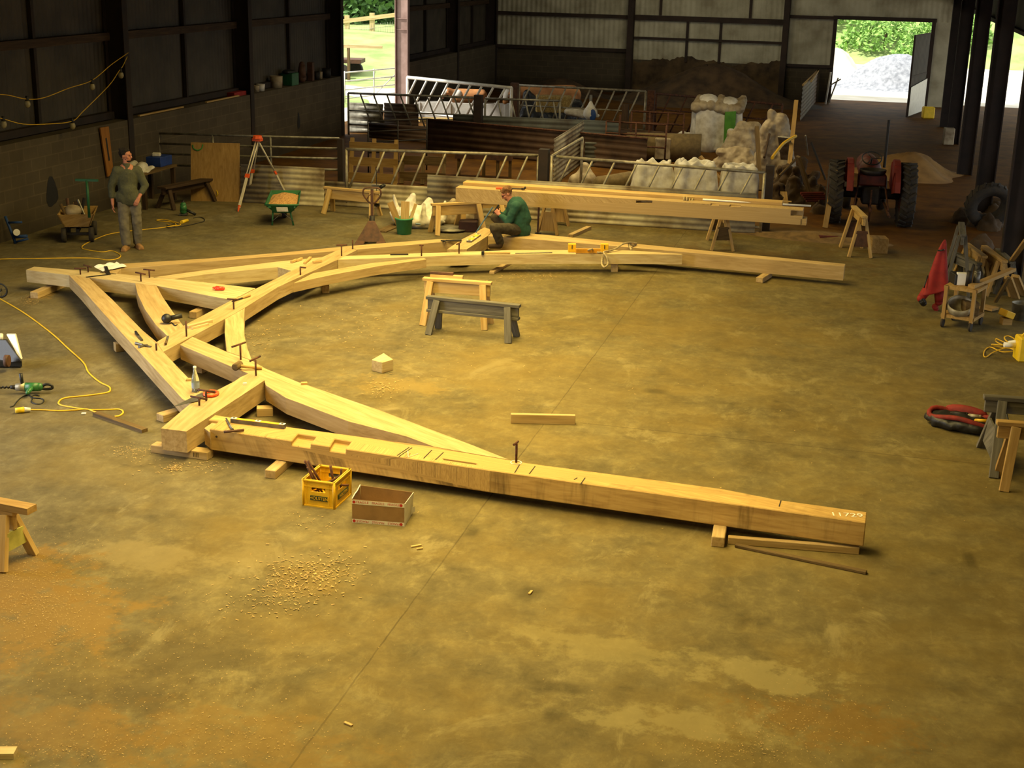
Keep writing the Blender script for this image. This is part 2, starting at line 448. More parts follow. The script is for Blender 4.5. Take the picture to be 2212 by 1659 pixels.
# ---- concrete floor: grey slab, tan sawdust drifts, dark soil towards the pens
def floor_mat():
    m, nt, p = nmat('concrete_floor')
    v = coords(nt, 'world')
    sep = nt.nodes.new('ShaderNodeSeparateXYZ'); nt.links.new(v, sep.inputs[0]); X, Y = sep.outputs[0], sep.outputs[1]
    n1 = noise(nt, v, .55, 6, .62); n2 = noise(nt, v, 2.1, 6, .68); n3 = noise(nt, v, 38, 3, .6)
    c = ramp(nt, n1, [(.30, '#6b6452'), (.5, '#918871'), (.66, '#afa588')])
    c2 = ramp(nt, n2, [(.34, '#5e5746'), (.52, '#978d75'), (.68, '#c4b998')])
    c = mixc(nt, .5, c, c2)
    n8 = noise(nt, coords(nt, 'world', (1, .7, 1)), 7.0, 7, .75, .4)
    c = mixc(nt, .24, c, ramp(nt, n8, [(.36, '#5b5442'), (.52, '#958b70'), (.66, '#cfc39c')]))
    c = mixc(nt, mathn(nt, 'MULTIPLY', ramp(nt, noise(nt, v, .8, 6, .7), [(.42, (0, 0, 0, 1)), (.68, (1, 1, 1, 1))]), .45), c, lin('#ab9354'))
    # pale trowelled scars
    n5 = noise(nt, coords(nt, 'world', (1, .6, 1)), 1.3, 8, .72, .6)
    pale = ramp(nt, n5, [(.57, (0, 0, 0, 1)), (.66, (1, 1, 1, 1))])
    c = mixc(nt, mathn(nt, 'MULTIPLY', pale, .55), c, lin('#c3b99e'))
    # dark scuffs
    n6 = noise(nt, coords(nt, 'world', (1, 1.7, 1)), 1.9, 5, .6, .3)
    dk = ramp(nt, n6, [(.62, (0, 0, 0, 1)), (.72, (1, 1, 1, 1))])
    c = mixc(nt, mathn(nt, 'MULTIPLY', dk, .38), c, lin('#57503f'))
    def blob(cx, cy, rx, ry, amt, col, nz=2.6, lo=.45, c=None, thr=.62):
        dx = mathn(nt, 'DIVIDE', mathn(nt, 'SUBTRACT', X, cx), rx); dy = mathn(nt, 'DIVIDE', mathn(nt, 'SUBTRACT', Y, cy), ry)
        d = mathn(nt, 'SQRT', mathn(nt, 'ADD', mathn(nt, 'MULTIPLY', dx, dx), mathn(nt, 'MULTIPLY', dy, dy)))
        nn = noise(nt, v, nz, 6, .7)
        f = mathn(nt, 'ADD', mathn(nt, 'SUBTRACT', 1.0, d), mathn(nt, 'MULTIPLY', mathn(nt, 'SUBTRACT', nn, .5), 3.0))
        f = ramp(nt, f, [(lo-.2, (0, 0, 0, 1)), (thr, (1, 1, 1, 1))])
        return mixc(nt, mathn(nt, 'MULTIPLY', f, amt), c, lin(col))
    for (px, py, rx, ry, a, col, nz) in ((110, 1330, 1.0, 1.1, .8, '#b3945a', 3.0), (30, 1250, .9, .9, .8, '#b08f54', 4.0), (500, 1600, 1.5, .55, .5, '#ad9058', 3.5), (150, 1580, 1.2, .5, .5, '#ad8e54', 3.5),
                                         (1800, 1560, .9, .5, .55, '#a8864a', 4.5), (660, 1250, .5, .5, .3, '#b29764', 4), (1500, 700, 2.4, 2.6, .3, '#a08a58', 1.4), (1150, 820, 2.6, 2.2, .28, '#a89464', 1.2),
                                         (1650, 560, 2.6, 1.4, .4, '#94713a', 1.8), (620, 560, 3.0, 2.0, .2, '#a3906a', 1.5), (90, 640, .28, .35, .75, '#c3a468', 5), (850, 830, 1.1, .5, .45, '#bea66c', 3)):
        g = W(px, py); c = blob(g.x, g.y, rx, ry, a, col, nz, c=c)
    for (px, py, rx, ry, a, col, nz) in ((330, 1200, .9, .5, .55, '#b9ab88', 2.2), (560, 1200, .7, .4, .4, '#b9ab88', 2.2), (1300, 1400, 1.3, .35, .45, '#c2b894', 3), (1650, 1460, .8, .35, .6, '#c6bd9d', 3.4), (1450, 1560, 1.1, .3, .5, '#c6bd9d', 3.4),
                                         (420, 1420, .9, .5, .5, '#6d6450', 2.6), (300, 1500, .5, .5, .45, '#6d6450', 3), (1990, 1300, 1.0, 1.2, .3, '#6f6344', 1.6)):
        g = W(px, py); c = blob(g.x, g.y, rx, ry, a, col, nz, c=c)
    # saw-cut joints and tyre-dark rectangles
    j = W(1054.7, 1078.5).x
    wob = mathn(nt, 'MULTIPLY', mathn(nt, 'SUBTRACT', noise(nt, v, 3.0, 3), .5), .03)
    ln = mathn(nt, 'LESS_THAN', mathn(nt, 'ABSOLUTE', mathn(nt, 'SUBTRACT', mathn(nt, 'ADD', X, wob), j)), .007)
    c = mixc(nt, mathn(nt, 'MULTIPLY', mathn(nt, 'MULTIPLY', ln, noise(nt, v, 1.3, 3)), .75), c, lin('#4a4130'))
    jy = W(1376, 926).y
    ln2 = mathn(nt, 'MULTIPLY', mathn(nt, 'LESS_THAN', mathn(nt, 'ABSOLUTE', mathn(nt, 'SUBTRACT', mathn(nt, 'ADD', Y, wob), jy)), .01), mathn(nt, 'GREATER_THAN', X, W(1250, 918).x))
    c = mixc(nt, mathn(nt, 'MULTIPLY', ln2, .4), c, lin('#4a4130'))
    for (px, py, w, h, rz) in ((1140, 1285, .10, .19, -.15), (1215, 1485, .18, .085, .12), (1195, 1545, .09, .1, 0), (1020, 1150, .06, .1, 0), (2095, 1210, .05, .2, .1), (1415, 845, .14, .1, .1)):
        g = W(px, py); cc, ss = math.cos(rz), math.sin(rz)
        ddx = mathn(nt, 'SUBTRACT', X, g.x); ddy = mathn(nt, 'SUBTRACT', Y, g.y)
        uu = mathn(nt, 'ABSOLUTE', mathn(nt, 'ADD', mathn(nt, 'MULTIPLY', ddx, cc), mathn(nt, 'MULTIPLY', ddy, ss)))
        vv = mathn(nt, 'ABSOLUTE', mathn(nt, 'SUBTRACT', mathn(nt, 'MULTIPLY', ddy, cc), mathn(nt, 'MULTIPLY', ddx, ss)))
        f = mathn(nt, 'MULTIPLY', ramp(nt, uu, [(w*.5, (1, 1, 1, 1)), (w*1.3, (0, 0, 0, 1))]), ramp(nt, vv, [(h*.5, (1, 1, 1, 1)), (h*1.3, (0, 0, 0, 1))]))
        c = mixc(nt, mathn(nt, 'MULTIPLY', f, .5), c, lin('#4d4736'))
    # soil trodden in towards the back and under the pens
    fy = mathn(nt, 'ADD', Y, mathn(nt, 'MULTIPLY', mathn(nt, 'SUBTRACT', noise(nt, v, .6, 4), .5), 2.2))
    fy = mathn(nt, 'ADD', fy, mathn(nt, 'MULTIPLY', mathn(nt, 'GREATER_THAN', X, -1.2), mathn(nt, 'MULTIPLY', mathn(nt, 'ADD', X, 1.2), .55)))
    soil = ramp(nt, mathn(nt, 'DIVIDE', mathn(nt, 'SUBTRACT', fy, 26.6), 2.0), [(0, (0, 0, 0, 1)), (1, (1, 1, 1, 1))])
    sc = ramp(nt, noise(nt, v, 1.4, 8, .7), [(.3, '#50340f'), (.5, '#7d551f'), (.7, '#9a6d2a')])
    c = mixc(nt, soil, c, sc)
    tn = nt.nodes.new('ShaderNodeMix'); tn.data_type = 'RGBA'; tn.blend_type = 'MULTIPLY'; tn.inputs[0].default_value = 1.0; nt.links.new(c, tn.inputs[6]); gx = mathn(nt, 'ADD', mathn(nt, 'DIVIDE', mathn(nt, 'SUBTRACT', -4.2, X), 3.6), mathn(nt, 'MULTIPLY', mathn(nt, 'SUBTRACT', noise(nt, v, .7, 4), .5), .8)); gm = ramp(nt, gx, [(0, (.46, .42, .265, 1)), (1, (.43, .415, .36, 1))]); nt.links.new(gm, tn.inputs[7]); c = tn.outputs[2]  # tint cools towards the left, doorway daylight painted into the floor colour
    nt.links.new(c, p.inputs['Base Color']); p.inputs['Roughness'].default_value = .78
    p.inputs['Specular IOR Level'].default_value = .12
    bump(nt, p, mathn(nt, 'ADD', mathn(nt, 'MULTIPLY', n3, .4), n2), .16, .02)
    return m
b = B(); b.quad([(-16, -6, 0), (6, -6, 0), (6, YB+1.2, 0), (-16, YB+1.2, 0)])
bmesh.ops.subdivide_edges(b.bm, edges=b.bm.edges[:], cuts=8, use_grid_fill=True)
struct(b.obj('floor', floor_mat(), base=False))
def block_mat():
    m, nt, p = nmat('concrete_blockwork')
    g = nt.nodes.new('ShaderNodeNewGeometry'); s = nt.nodes.new('ShaderNodeSeparateXYZ'); nt.links.new(g.outputs['Position'], s.inputs[0])
    cb = nt.nodes.new('ShaderNodeCombineXYZ'); nt.links.new(mathn(nt, 'ADD', s.outputs[0], s.outputs[1]), cb.inputs[0]); nt.links.new(s.outputs[2], cb.inputs[1])
    br = nt.nodes.new('ShaderNodeTexBrick'); nt.links.new(cb.outputs[0], br.inputs['Vector'])
    br.inputs['Scale'].default_value = 1.0; br.inputs['Brick Width'].default_value = .45; br.inputs['Row Height'].default_value = .225; br.inputs['Mortar Size'].default_value = .012
    br.inputs['Color1'].default_value = lin('#564c3a'); br.inputs['Color2'].default_value = lin('#4d4332'); br.inputs['Mortar'].default_value = lin('#61553f')
    v = coords(nt, 'world'); n = noise(nt, v, 1.2, 6, .65)
    c = mixc(nt, mathn(nt, 'MULTIPLY', ramp(nt, n, [(.35, (0, 0, 0, 1)), (.7, (1, 1, 1, 1))]), .6), br.outputs['Color'], lin('#3a3022'))
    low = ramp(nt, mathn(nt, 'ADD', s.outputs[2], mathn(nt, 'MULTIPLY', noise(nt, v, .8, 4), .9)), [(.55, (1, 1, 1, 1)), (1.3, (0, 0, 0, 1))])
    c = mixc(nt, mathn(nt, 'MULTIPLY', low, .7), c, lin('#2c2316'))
    nt.links.new(c, p.inputs['Base Color']); p.inputs['Roughness'].default_value = .9
    bump(nt, p, br.outputs['Fac'], -.4, .02)
    return m
M['block'] = block_mat()
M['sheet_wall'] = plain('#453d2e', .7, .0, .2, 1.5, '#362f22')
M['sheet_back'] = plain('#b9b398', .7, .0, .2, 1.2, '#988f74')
M['steelframe'] = plain('#35261b', .8, .0, .25, 2.5, '#281c14')
M['litgirder'] = plain('#a58a80', .6, .1, .15, 2.5, '#8d7268')  # paler copy of the girder colour, daylight on the door jamb painted in
# left wall: near end with a doorway out of frame, two block runs, the sheeting above
b = B()
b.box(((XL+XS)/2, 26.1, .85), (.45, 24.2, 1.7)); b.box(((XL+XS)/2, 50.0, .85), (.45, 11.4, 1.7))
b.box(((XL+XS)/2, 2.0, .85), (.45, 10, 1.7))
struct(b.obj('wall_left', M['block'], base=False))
b = B()
for y0, y1 in ((14, 38.2), (44.2, YB)): b.corr((XS, y0, 1.6), (XS, y1, 1.6), (0, 0, 4.1), .16, .018, along=False)
b.quad([(XS, -6, 1.5), (XS, 7, 1.5), (XS, 7, 5.7), (XS, -6, 5.7)]); b.quad([(XS, 7, 4.6), (XS, 14, 4.6), (XS, 14, 5.7), (XS, 7, 5.7)])
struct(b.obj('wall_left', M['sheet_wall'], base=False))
# ragged flat black patches on the blockwork, painting the dark inside holes
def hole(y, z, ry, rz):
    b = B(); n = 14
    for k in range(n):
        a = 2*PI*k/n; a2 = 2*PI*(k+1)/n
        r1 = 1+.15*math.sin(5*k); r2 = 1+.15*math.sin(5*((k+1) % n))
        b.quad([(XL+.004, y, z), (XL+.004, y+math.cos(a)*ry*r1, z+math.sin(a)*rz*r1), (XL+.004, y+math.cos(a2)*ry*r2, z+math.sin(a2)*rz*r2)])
    return b.obj('hole_dark_patch', M['black'], base=False)
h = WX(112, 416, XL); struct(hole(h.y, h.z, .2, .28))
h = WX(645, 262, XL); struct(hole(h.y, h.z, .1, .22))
# I-section columns, each a thing of the structure
def icolumn(x, y, h, depth, fl, inner, mat, name='steel_column'):
    """web across x, flange faces looking along x"""
    b = B(); t = .025
    b.box((x, y, h/2), (depth, .018, h)); b.box((x-depth/2, y, h/2), (t, fl, h)); b.box((x+depth/2, y, h/2), (t, fl, h))
    o = b.obj(name, mat); struct(o); return o
for y in (20.0, 26.08, 32.05, 38.22, 50.0, 55.4):
    icolumn(XL-.2, y, 5.7, .42, .2, 1, M['girder'])
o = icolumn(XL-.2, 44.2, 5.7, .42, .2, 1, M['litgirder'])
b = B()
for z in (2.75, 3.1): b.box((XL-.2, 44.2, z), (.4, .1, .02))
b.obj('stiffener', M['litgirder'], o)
for y in (48.7, 44.0, 37.4, 30.9, 24.1): icolumn(2.58, y, 5.7, .35, .22, 1, M['girder'])
for x in (-9.33, -3.32):
    b = B(); b.box((x, YB-.25, 2.85), (.2, .02, 5.7)); b.box((x, YB-.05, 2.85), (.22, .03, 5.7)); b.box((x, YB-.42, 2.85), (.22, .03, 5.7))
    b.box((x, YB-.24, 2.85), (.02, .36, 5.7)); struct(b.obj('steel_column', M['steelframe']))
# rails of the side wall
n = 0
def trim(b, mat):
    global n
    n += 1; return struct(b.obj('trim_%d' % n, mat, base=False))
for y0, y1 in ((20.0, 25.98), (26.18, 31.95), (32.15, 38.1), (44.3, 49.9), (50.1, 55.3)):
    b = B(); b.box((XS+.09, (y0+y1)/2, 3.365), (.14, y1-y0, .16)); trim(b, M['dark_wood'])
    b = B(); b.box((XS+.09, (y0+y1)/2, 1.79), (.14, y1-y0, .14)); trim(b, M['girder'])
for px in (68, 396, 623, 919, 1020):
    p = WX(px, 60, XS+.06); b = B(); b.box((XS+.06, p.y, 3.7), (.08, .09, 3.8)); trim(b, M['girder'])
# the back wall: blocks to 1.6 m, sheets above, doorway at the right
DX0, DX1, DZ = -1.43, 2.06, 3.12
b = B()
b.box(((XS-9.33)/2, YB+.1, .825), (-9.33-XS, .25, 1.65)); b.box(((-9.33+DX0)/2, YB+.1, .66), (DX0+9.33, .25, 1.32))
struct(b.obj('wall_back', M['block'], base=False))
b = B()
b.corr((XS, YB, 1.3), (DX0, YB, 1.3), (0, 0, 4.6), .2, .02, along=False)
b.corr((DX0, YB, DZ), (XR+.4, YB, DZ), (0, 0, 2.8), .2, .02, along=False)
b.quad([(DX1, YB, 0), (XR+.4, YB, 0), (XR+.4, YB, DZ), (DX1, YB, DZ)])
b.quad([(XS, YB, 5.8), (XR+.4, YB, 5.8), (-6.1, YB, 8.6)])
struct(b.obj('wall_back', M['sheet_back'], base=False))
# splashed and caked muck on the lower back wall
b = B(); N = 60
for i in range(N):
    x0 = -9.2+5.8*i/N; x1 = -9.2+5.8*(i+1)/N
    f = lambda x: 1.38+.05*math.sin(x*5.1)+.025*math.sin(x*13.3+math.sin(x*3))+.1*math.sin(x*1.7+1)+.02*math.sin(x*31)
    b.quad([(x0, YB-.045, 0), (x1, YB-.045, 0), (x1, YB-.045, f(x1)), (x0, YB-.045, f(x0))])
o = struct(b.obj('wall_back', plain('#5d4a30', .95, 0, .4, 1.5, '#33271a', .6), base=False))
for x0, x1, z, hh in ((XS, -9.44, 2.94, .14), (-9.2, -3.44, 2.94, .2), (-3.2, DX0, 3.16, .12), (XS, -9.44, 1.65, .12), (-9.2, -3.44, 2.16, .09), (-3.2, DX0, 1.345, .1)):
    b = B(); b.box(((x0+x1)/2, YB-.1, z), (x1-x0, .12, hh)); trim(b, M['steelframe'])
for px, z0, z1 in ((1486, 1.3, 2.9), (1558, 1.3, 2.9), (1428, 3.05, 5.5), (1622, 3.05, 5.5)):
    x = WY(px, 60 if z0 < 2 else 20, YB).x; b = B(); b.box((x, YB-.07, (z0+z1)/2), (.1, .08, z1-z0)); trim(b, M['steelframe'])
for x, w in ((DX0-.06, .14), (DX1+.06, .14)):
    b = B(); b.box((x, YB, DZ/2), (w, .2, DZ)); trim(b, M['steelframe'])
b = B(); b.box(((DX0+DX1)/2, YB, DZ+.06), (DX1-DX0+.3, .2, .14)); trim(b, M['steelframe'])
# the open leaf of the back door
d0, d1 = W(1958, 254), W(1992, 241)
dt = thing('door_1', None, None, ((d0+d1)/2)); struct(dt)
hz = ZA(1979, 78, d0); up = Vector((0, 0, 1))
b = B(); b.corr(d0+up*.06, d1+up*.06, up*(hz-.06), .22, .02, along=False); b.obj('door_sheet', M['sheet_wall'], dt)
b = B()
for z in (.06, hz*.5, hz): b.bar(d0+up*z, d1+up*z, .05, .07)
for q in (d0, d1): b.bar(q+up*.02, q+up*hz, .06, .06)
b.obj('door_frame', M['steelframe'], dt)
nv = (d1-d0).cross(up).normalized()
if nv.y > 0: nv = -nv
b = B(); b.hexa([d0+nv*.05+up*.05, d1+nv*.05+up*.05, d1+nv*.06+up*.05, d0+nv*.06+up*.05, d0+nv*.05+up*1.05, d1+nv*.05+up*1.2, d1+nv*.06+up*1.2, d0+nv*.06+up*1.05])
b.obj('kick_panel', M['galv_white'], dt)
# right side: open bays under a lean-to, the eaves sheeting, far end
b = B(); b.quad([(XR+.1, -6, 3.95), (XR+.1, YB, 3.75), (XR+.1, YB, 5.8), (XR+.1, -6, 5.8)]); b.box((XR+.02, 6, 1.9), (.3, 24, 3.8))
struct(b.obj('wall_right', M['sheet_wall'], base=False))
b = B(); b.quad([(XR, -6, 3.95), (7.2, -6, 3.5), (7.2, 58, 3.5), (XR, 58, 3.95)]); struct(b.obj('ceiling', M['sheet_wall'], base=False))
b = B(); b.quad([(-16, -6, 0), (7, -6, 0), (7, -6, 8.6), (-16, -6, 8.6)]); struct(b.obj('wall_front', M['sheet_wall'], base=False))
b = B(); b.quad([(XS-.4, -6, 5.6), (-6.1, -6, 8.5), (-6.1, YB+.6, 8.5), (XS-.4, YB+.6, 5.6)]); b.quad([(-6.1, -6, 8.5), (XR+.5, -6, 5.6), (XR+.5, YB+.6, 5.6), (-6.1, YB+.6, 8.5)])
struct(b.obj('ceiling', M['sheet_wall'], base=False))

# ================================================================== OUTSIDE
def ground(name, mat, x0, x1, y0, y1, f, nx=24, ny=24):
    b = B(); V = [[b._v((x0+(x1-x0)*i/nx, y0+(y1-y0)*j/ny, f(x0+(x1-x0)*i/nx, y0+(y1-y0)*j/ny)), Vector()) for i in range(nx+1)] for j in range(ny+1)]
    for j in range(ny):
        for i in range(nx): b.bm.faces.new([V[j][i], V[j][i+1], V[j+1][i+1], V[j+1][i]]).smooth = True
    return struct(b.obj(name, mat, base=False))
ss = lambda t: 0 if t < 0 else 1 if t > 1 else t*t*(3-2*t)
# yard and grass bank through the side door
def yz(x, y): return -.06
ground('yard', M['yard'], -46, XS-.06, 20, 78, yz, 8, 8)
bankdir = Vector((-.38, .925))
def bz(x, y):
    s = x*bankdir.x+y*bankdir.y
    return -.1+1.55*ss((s-57)/13)+.06*math.sin(x*.9)+.05*math.sin(y*.7)
ground('grass_bank', M['grass'], -62, XS-1.5, 44, 110, bz, 40, 40)
ground('yard', M['yard'], XS-.06, 22, YB+.3, 84, lambda x, y: -.03, 6, 6)
ground('yard', M['mud'], 6, 22, 0, YB+.3, lambda x, y: -.03, 6, 6)
def bz2(x, y): return -.1+6.0*ss((y-78)/15)
ground('grass_bank', M['grass'], -14, 30, 68, 105, bz2, 24, 24)
def leaves(name, mat, label, cat, c, r, n, size, seed, group=None, trunk=None):
    rnd = random.Random(seed); t = thing(name, label, cat, (c[0], c[1], c[2]), 0, group)
    b = B()
    for _ in range(n):
        while True:
            q = Vector((rnd.uniform(-1, 1), rnd.uniform(-1, 1), rnd.uniform(0, 1)))
            if q.length < 1 and q.length > .55: break
        lump = 1+.22*math.sin(q.x*7+seed)*math.sin(q.y*6)*math.cos(q.z*5)
        p = Vector(c)+Vector((q.x*r[0], q.y*r[1], q.z*r[2]))*lump
        d = Vector((rnd.uniform(-1, 1), rnd.uniform(-1, 1), rnd.uniform(-.4, 1))).normalized(); e = d.orthogonal().normalized()
        s = size*rnd.uniform(.6, 1.3)
        b.quad([p-d*s, p+e*s*.5, p+d*s, p-e*s*.5])
    b.obj('foliage', mat, t)
    b = B(); b.cone(Vector(c)-Vector((0, 0, .3)), Vector(c)+Vector((0, 0, r[2]*.6)), .12 if trunk is None else trunk, .05, 8); b.obj('stem', M['dark_wood'], t)
    return t
def place(px, py, y):
    p = WY(px, py, y); return p
k = 0
tl = ['shrub with pale leaves left end of the bank behind the back doorway', 'broad leafy shrub in the middle of the bank behind the back doorway', 'lighter leafy shrub at the right of the bank behind the back doorway', 'low leafy shrub just above the gravel heap outside']
for (x, y, r, mt, s) in ((-2.6, 84, (2.6, 1.6, 1.9), 'leaf', .16), (.6, 81.5, (2.6, 1.5, 2.1), 'leaf', .16), (4.3, 82.5, (2.2, 1.5, 1.9), 'leaf', .16), (2.2, 79, (1.5, .9, 1.2), 'leaf', .14)):
    leaves('bank_shrub', M[mt], tl[k], 'shrub', (x, y, bz2(x, y)-.1), r, 1500, s, 11+k, 'shrubs on the bank outside the back doorway'); k += 1
tt = ['dark tree at the left behind the rail fence', 'dark tree in the middle behind the rail fence', 'dark tree at the right behind the rail fence', 'tall dark tree farthest right above the rail fence']
for i, px in enumerate((748, 790, 835, 880)):
    p = WY(px, 38, 72.5+1.2*i); x, y = p.x, p.y
    leaves('hedge_tree', M['leafdark'], tt[i], 'tree', (x, y, bz(x, y)-.1), (2.4, 1.6, 4.6), 1700, .24, 31+i, 'trees beyond the fence outside the side doorway', .25)
# post and rail fence on the bank
ft = thing('rail_fence', 'pale post and rail fence with wire on the grass bank outside', 'fence', WY(790, 66, 66))
posts = []
for px, pt, pb in ((712, 34, 74), (750, 33, 70), (804, 28, 68), (858, 22, 62), (905, 16, 58)):
    q = WY(px, pb, 66); x, y = q.x, q.y
    b = B(); b.bar((x, y, q.z-.9), (x, y, WY(px, pt, 66).z), .22, .16, (0, 1, 0)); b.obj('post', M['oak_pale'], ft); posts.append((px, y))
a0, a1 = WY(700, 51, 65.9), WY(905, 26, 65.9)
b = B(); b.bar(a0, a1, .06, .2); b.obj('top_rail', M['oak_pale'], ft)
b = B()
for dz in (.5, .8, 1.1): b.tube([a0-Vector((0, 0, dz)), a1-Vector((0, 0, dz))], .012, 4)
for i in range(40):
    p = a0.lerp(a1, i/40); b.tube([p-Vector((0, 0, .3)), p-Vector((0, 0, 1.15))], .006, 3)
b.obj('wire_mesh', M['galv'], ft)
# hitching post, trailer and outside gate in the bright yard
g = W(753, 128); g = Vector((g.x*.82, g.y*.82, -.06))
t = thing('hitching_rail', 'wooden T-shaped hitching rail standing in the sunny yard', 'rail', g)
hz = ZA(753, 97, g); b = B(); b.bar(g, g+Vector((0, 0, hz+.06)), .1, .1, (0, 1, 0)); b.obj('post', M['old_wood'], t)
b = B(); b.bar(g+VR*-.9+Vector((0, 0, hz)), g+VR*1.4+Vector((0, 0, hz)), .12, .12); b.obj('rail', M['oak_pale'], t)
g = W(748, 170); t = thing('farm_trailer', 'rust brown flat farm trailer outside the side doorway', 'trailer', g)
b = B(); b.box(g+Vector((-.6, 0, .75)), (2.6, 1.2, .16), .2); b.obj('bed', M['redbrown'], t)
for s in (-1, 1):
    for dx in (-1.2, .1):
        b = B(); c = g+Vector((dx, s*.8, .32)); b.cone(c-Vector((0, .1, 0)), c+Vector((0, .1, 0)), .34, .34, 18); b.obj('wheel', M['rubber'], t)
t = thing('yard_gate', 'pale galvanised gate standing outside the side doorway', 'gate', W(800, 215))
a, c2 = W(745, 222), W(868, 208); up = Vector((0, 0, 1))
b = B()
for z in (.15, .45, .75, 1.05): b.tube([a+up*z, c2+up*z], .025, 6)
b.obj('rails', M['galv_white'], t)
b = B()
for q in (a, c2, a.lerp(c2, .5)): b.tube([q, q+up*1.1], .03, 6)
b.tube([a.lerp(c2, .5)+up*.15, c2+up*1.05], .02, 6); b.obj('uprights', M['galv_white'], t)
# gravel heap outside the back doorway
def heap(name, mat, label, cat, c, rx, ry, h, seed, rz=0, nz=.12, kind=None, N=26):
    rnd = random.Random(seed); b = B(); ph = [rnd.uniform(0, 6) for _ in range(8)]
    rings = []
    for i in range(N+1):
        r = i/N; ring = []
        for k in range(40):
            a = 2*PI*k/40; ed = 1+.12*math.sin(3*a+ph[0])+.07*math.sin(5*a+ph[1])
            x = r*ed*rx*math.cos(a); y = r*ed*ry*math.sin(a)
            z = h*(math.cos(r*PI)*.5+.5)*(1+nz*math.sin(x*5/rx+ph[2])*math.cos(y*4/ry+ph[3]))+h*nz*.25*rnd.uniform(-1, 1)*(1-r)
            ring.append(b._v((c[0]+x*math.cos(rz)-y*math.sin(rz), c[1]+x*math.sin(rz)+y*math.cos(rz), c[2]+max(z, 0)), Vector((x, y, z))))
        rings.append(ring)
    for a, d in zip(rings, rings[1:]):
        for k in range(40): b.bm.faces.new([a[k], a[(k+1) % 40], d[(k+1) % 40], d[k]]).smooth = True
    o = b.obj(name, mat, base=False); return tag(o, label, cat, None, kind)
heap('gravel_heap', M['gravel'], 'big heap of pale grey gravel outside the back doorway', 'gravel', (1.2, 64, -.04), 2.9, 2.2, 1.6, 5, kind='stuff')
heap('rubble_heap', M['yard'], 'pale heap of rubble left of the gravel outside', 'rubble', (-1.6, 66, -.04), 1.9, 1.6, 1.5, 6, kind='stuff')
# ================================================================== THE OAK FRAME LAID OUT ON THE FLOOR
ZT = .33
def pl(pts, z=ZT): return [W(x, y, z) for x, y in pts]
def cut(o, cutters):
    """saw mortises and housings out of a timber"""
    cs = []
    for i, c in enumerate(cutters):
        k = c.obj('cutter', None, base=False); cs.append(k)
        m = o.modifiers.new('c%d' % i, 'BOOLEAN'); m.object = k; m.operation = 'DIFFERENCE'; m.solver = 'EXACT'
    dg = bpy.context.evaluated_depsgraph_get(); dg.update()
    me = bpy.data.meshes.new_from_object(o.evaluated_get(dg)); o.modifiers.clear(); o.data = me
    for k in cs: bpy.data.objects.remove(k)
def timber(name, pts, th, label, mat, cat='timber beam', group='oak timbers of the roof frame laid out on the floor', bev=.008):
    b = B(); b.prism(pl(pts), ZT-th, ZT); o = b.obj(name, M[mat], bevel=0)
    tag(o, label, cat, group)
    return o
def addbev(o, w=.008):
    m = o.modifiers.new('edge', 'BEVEL'); m.width = w; m.segments = 1; m.limit_method = 'ANGLE'; m.angle_limit = .7
# near post
T1 = [(452, 926), (1061, 1016), (1870.7, 1129), (1873, 1106), (1683.6, 1080), (1561, 1056), (1138, 1000), (1100, 993.5), (1023, 981), (936.6, 965), (792, 945), (614.7, 921), (464, 896), (450, 906.5), (472.6, 909.5)]
t1 = timber('oak_post', T1, .235, 'long stained oak post nearest the camera with notches, mortise and chalk writing', 'oak_post')
def cp(pts, d, top=.02):
    b = B(); b.prism(pl(pts), ZT-d, ZT+top); return b
cut(t1, [cp([(625, 958), (643.5, 936.5), (683.4, 942.8), (664, 966)], .05), cp([(708, 972), (723, 947.5), (759, 953.6), (741, 976)], .05), cp([(957, 990.5), (960, 993.5), (1031, 1004), (1029, 1000.8)], .16)])
addbev(t1)
P0, P1 = W(452, 926, ZT), W(1870.7, 1129, ZT)
fn = (P1-P0).cross(Vector((0, 0, 1))).normalized()
def onface(px, py, off=.003):
    d = ray(px, py); c = Vector((0, 0, CH)); t = (P0-c).dot(fn)/d.dot(fn); return c+d*t+fn*(off if fn.y < 0 else -off)
b = B()
for px, py in ((645, 965.5), (646, 990), (719, 977.5), (719, 1001), (984, 1011), (1011, 1015.5), (984, 1048.5), (1011, 1053), (468, 943)):
    q = onface(px, py); b.cone(q, q+fn*.002, .012, .012, 10)
b.obj('peg_holes', M['inkmark'], t1)
b = B()  # the tongue at the left end
b.prism(pl([(441, 919), (453, 928), (476, 912), (463, 904)]), ZT-.21, ZT-.03); b.obj('tenon', M['oak'], t1)
ux = (P1-P0).normalized(); uy = Vector((0, 0, 1)).cross(ux)
text('11729', .12, M['chalk'], 'chalk_number', frame4(W(1829, 1112, ZT+.003), ux+uy*.25, uy), t1, .0005)
text('K', .07, M['inkmark'], 'pencil_letter', frame4(onface(600, 976, .004), ux, (0, 0, 1)), t1, .0005)
text('cc', .09, M['chalk'], 'chalk_letters', frame4(onface(1690, 1132, .004), -ux, (0, 0, 1)), t1, .0005)
b = B()
b.tube([W(881, 974, ZT+.004), W(882, 988, ZT+.004), W(903, 980, ZT+.004)], .0035, 5)
b.tube([onface(879, 992), onface(878, 1004), onface(872, 1017), onface(866, 1020), onface(860, 1015)], .003, 5)
b.obj('chalk_tick', M['chalk'], t1)
b = B(); q = W(1115, 999, ZT+.003); b.lathe(q, [(.05, 0), (.05, .002), (.058, .002), (.058, 0)], 24); b.obj('chalk_ring', M['chalk'], t1)
b = B()
